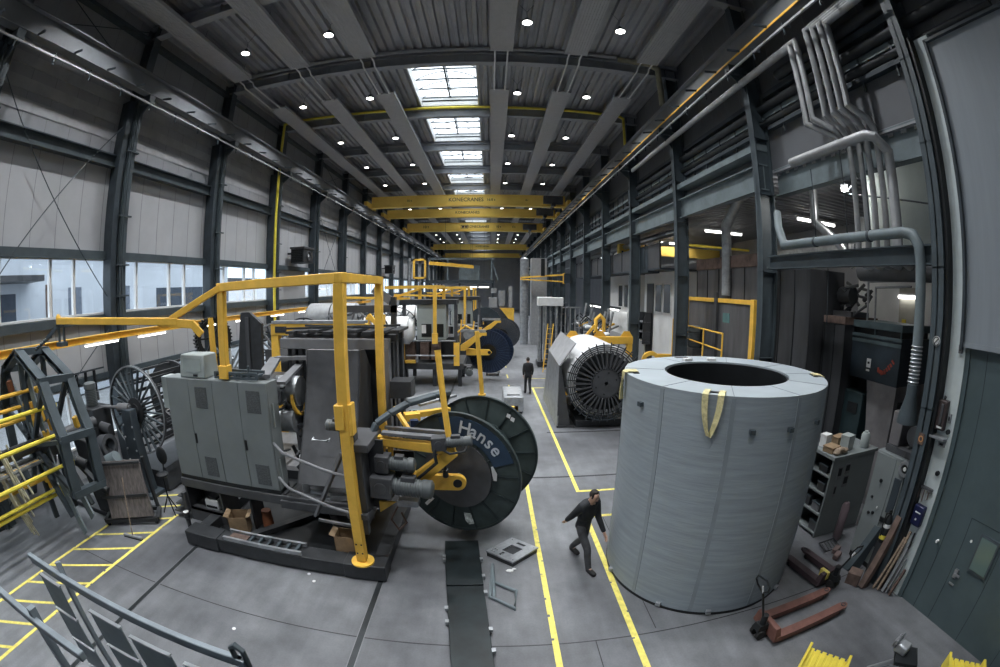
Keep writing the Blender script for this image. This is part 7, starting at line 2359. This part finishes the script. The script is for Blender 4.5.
# pallet jacks
def pallet_jack(ox, oy, ang, fork_m, label, L=1.75, lever=(-0.25, 0.35), lz=0.8):
    t = thing('pallet_jack', label, 'pallet jack', (ox, oy, 0))
    R = Matrix.Rotation(ang, 3, 'Z')
    def P(a, b, c):
        return V((ox, oy, 0)) + R @ V((a, b, c))
    for s in (-1, 1):
        y0_, y1_ = s * 0.27 - 0.085, s * 0.27 + 0.085
        pts = [P(0, y0_, 0.12), P(L - 0.12, y0_, 0.12), P(L, y0_ + 0.05, 0.12), P(L, y1_ - 0.05, 0.12), P(L - 0.12, y1_, 0.12), P(0, y1_, 0.12)]
        f = MB().prism(pts, (0, 0, 0.05))
        f.hexa([P(0, y0_, 0.06), P(L - 0.25, y0_, 0.06), P(L - 0.25, y0_ + 0.015, 0.06), P(0, y0_ + 0.015, 0.06), P(0, y0_, 0.12), P(L - 0.25, y0_, 0.12), P(L - 0.25, y0_ + 0.015, 0.12), P(0, y0_ + 0.015, 0.12)])
        f.hexa([P(0, y1_ - 0.015, 0.06), P(L - 0.25, y1_ - 0.015, 0.06), P(L - 0.25, y1_, 0.06), P(0, y1_, 0.06), P(0, y1_ - 0.015, 0.12), P(L - 0.25, y1_ - 0.015, 0.12), P(L - 0.25, y1_, 0.12), P(0, y1_, 0.12)])
        fo = f.done('fork', fork_m, t)
        MB().cyl(P(L - 0.22, y0_ + 0.03, 0.06), P(L - 0.22, y1_ - 0.03, 0.06), 0.055, 12).done('load_roller', M_black, t)
        MB().lathe([(0.035, 0), (0.055, 0), (0.055, 0.01), (0.035, 0.01)], P(L - 0.1, s * 0.27, 0.17), n=16, closed=True).done('fork_recess', M_dark, fo)
    mb = MB()
    mb.hexa([P(-0.06, -0.36, 0.08), P(0.1, -0.36, 0.08), P(0.1, 0.36, 0.08), P(-0.06, 0.36, 0.08), P(-0.06, -0.3, 0.34), P(0.04, -0.3, 0.34), P(0.04, 0.3, 0.34), P(-0.06, 0.3, 0.34)])
    mb.done('fork_head', fork_m, t, bevel=0.01)
    mb = MB().cyl(P(-0.15, 0, 0.1), P(-0.15, 0, 0.48), 0.06, 14)
    mb.hexa([P(-0.28, -0.1, 0.2), P(-0.04, -0.1, 0.2), P(-0.04, 0.1, 0.2), P(-0.28, 0.1, 0.2), P(-0.24, -0.08, 0.3), P(-0.04, -0.08, 0.3), P(-0.04, 0.08, 0.3), P(-0.24, 0.08, 0.3)])
    mb.done('pump_unit', M_black, t)
    for s in (-1, 1):
        MB().cyl(P(-0.17, s * 0.05, 0.1), P(-0.17, s * 0.12, 0.1), 0.1, 18).done('steer_wheel', M_rubber, t)
    b = P(-0.18, 0, 0.4)
    e = P(lever[0], lever[1], lz)
    MB().tube([b, e], 0.022, 10).done('tiller', M_black, t)
    d = (e - b).normalized()
    sx = R @ V((0, 1, 0)) if abs(lever[1]) < 0.2 else (R @ V((1, 0, 0)) * 1.0)
    sx = (sx - d * sx.dot(d)).normalized()
    loop = [e, e + sx * 0.16 + d * 0.1, e + sx * 0.2 + d * 0.2, e + sx * 0.13 + d * 0.29, e - sx * 0.13 + d * 0.29, e - sx * 0.2 + d * 0.2, e - sx * 0.16 + d * 0.1]
    MB().tube(loop, 0.017, 8, closed=True).done('handle', M_black, t)
    MB().beam(e + d * 0.0, e + d * 0.13, 0.035, 0.025).done('release_lever', M_white, t)
    return t
M_fork = mat('fork_brick_red', (0.16, 0.075, 0.06), 0.6, noise=0.15, scale=5)
M_fork_d = mat('fork_plum', (0.05, 0.035, 0.04), 0.5, noise=0.15, scale=5)
pallet_jack(4.42, 4.14, 0.04, M_fork, 'pallet jack with brick red forks on the open floor before the drum', 1.78, lever=(-0.30, 0.12), lz=0.92)
pj2 = pallet_jack(6.42, 4.82, math.radians(96), M_fork_d, 'pallet jack with dark plum forks standing between the drum and the column', 1.15, lever=(-0.30, -0.10), lz=0.74)
MB().obox((6.27, 4.84, 0.27), (0.08, 0.22, 0.16), 0.1).done('warning_label', mat('label_yellow', (0.6, 0.5, 0.12), 0.6, noise=0.1), pj2)

# yellow ribbed blocks and grey vice at the bottom edge
def ribbed_block(x, y, rz, label):
    t = thing('cable_cradle', label, 'cradle', (x, y, 0), 'yellow ribbed cradles')
    R = Matrix.Rotation(rz, 3, 'Z')
    def P(a, b, c):
        return V((x, y, 0)) + R @ V((a, b, c))
    def bx_(mb, a0, a1, b0, b1, c0, c1):
        mb.hexa([P(a0, b0, c0), P(a1, b0, c0), P(a1, b1, c0), P(a0, b1, c0), P(a0, b0, c1), P(a1, b0, c1), P(a1, b1, c1), P(a0, b1, c1)])
    mb = MB()
    bx_(mb, -0.36, 0.36, -0.6, 0.3, 0.0, 0.2)
    mb.done('cradle_body', M_yellow2, t, bevel=0.01)
    for b in (-0.37, 0.37):
        mb = MB()
        bx_(mb, b - 0.025, b + 0.025, -0.6, 0.34, 0.0, 0.32)
        mb.done('side_plate', M_yellow2, t, bevel=0.008)
    for i in range(6):
        mb = MB()
        bx_(mb, -0.35 + i * 0.115, -0.27 + i * 0.115, -0.6, 0.31, 0.2, 0.235)
        mb.done('rib', M_yellow2, t, bevel=0.006)
    return t
ribbed_block(4.74, 2.82, -0.95, 'lemon yellow ribbed cradle at the bottom edge left of the grey tool')
ribbed_block(6.85, 1.12, -0.95, 'lemon yellow ribbed cradle in the bottom right corner')
vz = thing('pipe_vice', 'grey pipe vice on splayed legs between the yellow ribbed cradles', 'vice', (5.7, 2.0, 0))
for a in (100, 215, 330):
    q = math.radians(a)
    MB().beam((5.68, 1.98, 0.62), (5.68 + 0.5 * math.cos(q), 1.98 + 0.5 * math.sin(q), 0.02), 0.08, 0.06).done('leg', M_galv, vz)
MB().obox((5.68, 1.98, 0.64), (0.40, 0.40, 0.06), 0.75).done('tray', M_black, vz)
MB().obox((5.66, 2.12, 0.74), (0.2, 0.24, 0.16), 0.2).done('vice_body', M_galv, vz, bevel=0.03)
MB().obox((5.62, 2.24, 0.80), (0.22, 0.08, 0.14), 0.2).done('vice_jaw', M_machine_l, vz, bevel=0.02)
MB().cyl((5.46, 2.18, 0.86), (5.76, 2.25, 0.86), 0.02, 8).done('vice_handle', M_chrome, vz)
tag(MB().beam((7.2, 1.1, 0.03), (7.5, 0.5, 0.03), 0.18, 0.06).done('timber_batten', M_wood), 'pale timber plank lying by the dark door in the bottom right corner', 'plank')

for i, (x, y, z) in enumerate(((-4.2, 58, 5.6), (-2.6, 58, 5.6), (-1.0, 58, 5.6), (-5.6, 52, 5.2), (-3.4, 70, 5.4))):
    t = thing('tube_lamp', ('tube lamp under the raised platform, farthest from the aisle', 'tube lamp under the middle of the raised platform', 'tube lamp under the raised platform, closest to the aisle', 'tube lamp before the raised platform over the dark machines', 'tube lamp beyond the raised platform')[i], 'lamp', (x, y, z), 'lamps at the raised platform')
    MB().box(x - 0.7, x + 0.7, y - 0.1, y + 0.1, z + 0.05, z + 0.12).done('lamp_housing', M_white, t)
    MB().cyl((x - 0.65, y, z), (x + 0.65, y, z), 0.06, 8).done('tube', M_tube, t)
    MB().tube([(x, y, z + 0.1), (x, y, 14.72)], 0.015, 5).done('suspension_wire', M_steel, t)
rnd = random.Random(33)
for i, (x, y, lab) in enumerate(((-1.7, 29.2, 'small yellow trimmed machine between the second and third portals'), (-1.2, 45.0, 'small machine with yellow stays beyond the third reel'), (-5.0, 34.0, 'grey machine with loops of pipe left of the third portal'))):
    t = thing('drive_machine', lab, 'machine', (x, y, 0))
    MB().box(x - 0.9, x + 0.9, y - 0.6, y + 0.6, 0, 1.7).done('machine_body', M_dark, t, bevel=0.03)
    MB().box(x - 0.5, x + 0.6, y - 0.4, y + 0.4, 1.7, 2.9).done('gear_case', M_machine_l, t, bevel=0.03)
    for k in range(5):
        a = (x - 0.8 + 0.4 * k, y - 0.55, 1.7)
        MB().beam(a, (a[0] + rnd.uniform(-0.2, 0.2), y - 0.5, 3.0 + rnd.uniform(0, 1.0)), 0.09, 0.09).done('stay', M_yellow if k % 2 else M_galv, t)
    MB().tube([(x - 0.8, y - 0.6, 2.2), (x, y - 0.75, 2.9), (x + 0.9, y - 0.6, 2.4)], 0.06, 8).done('pipe_loop', M_yellow if i != 2 else M_galv, t)
    MB().disc((x + 0.2, y - 0.62, 2.3), (0, 1, 0), 0.35, 0.1, 20).done('pulley', M_galv, t)
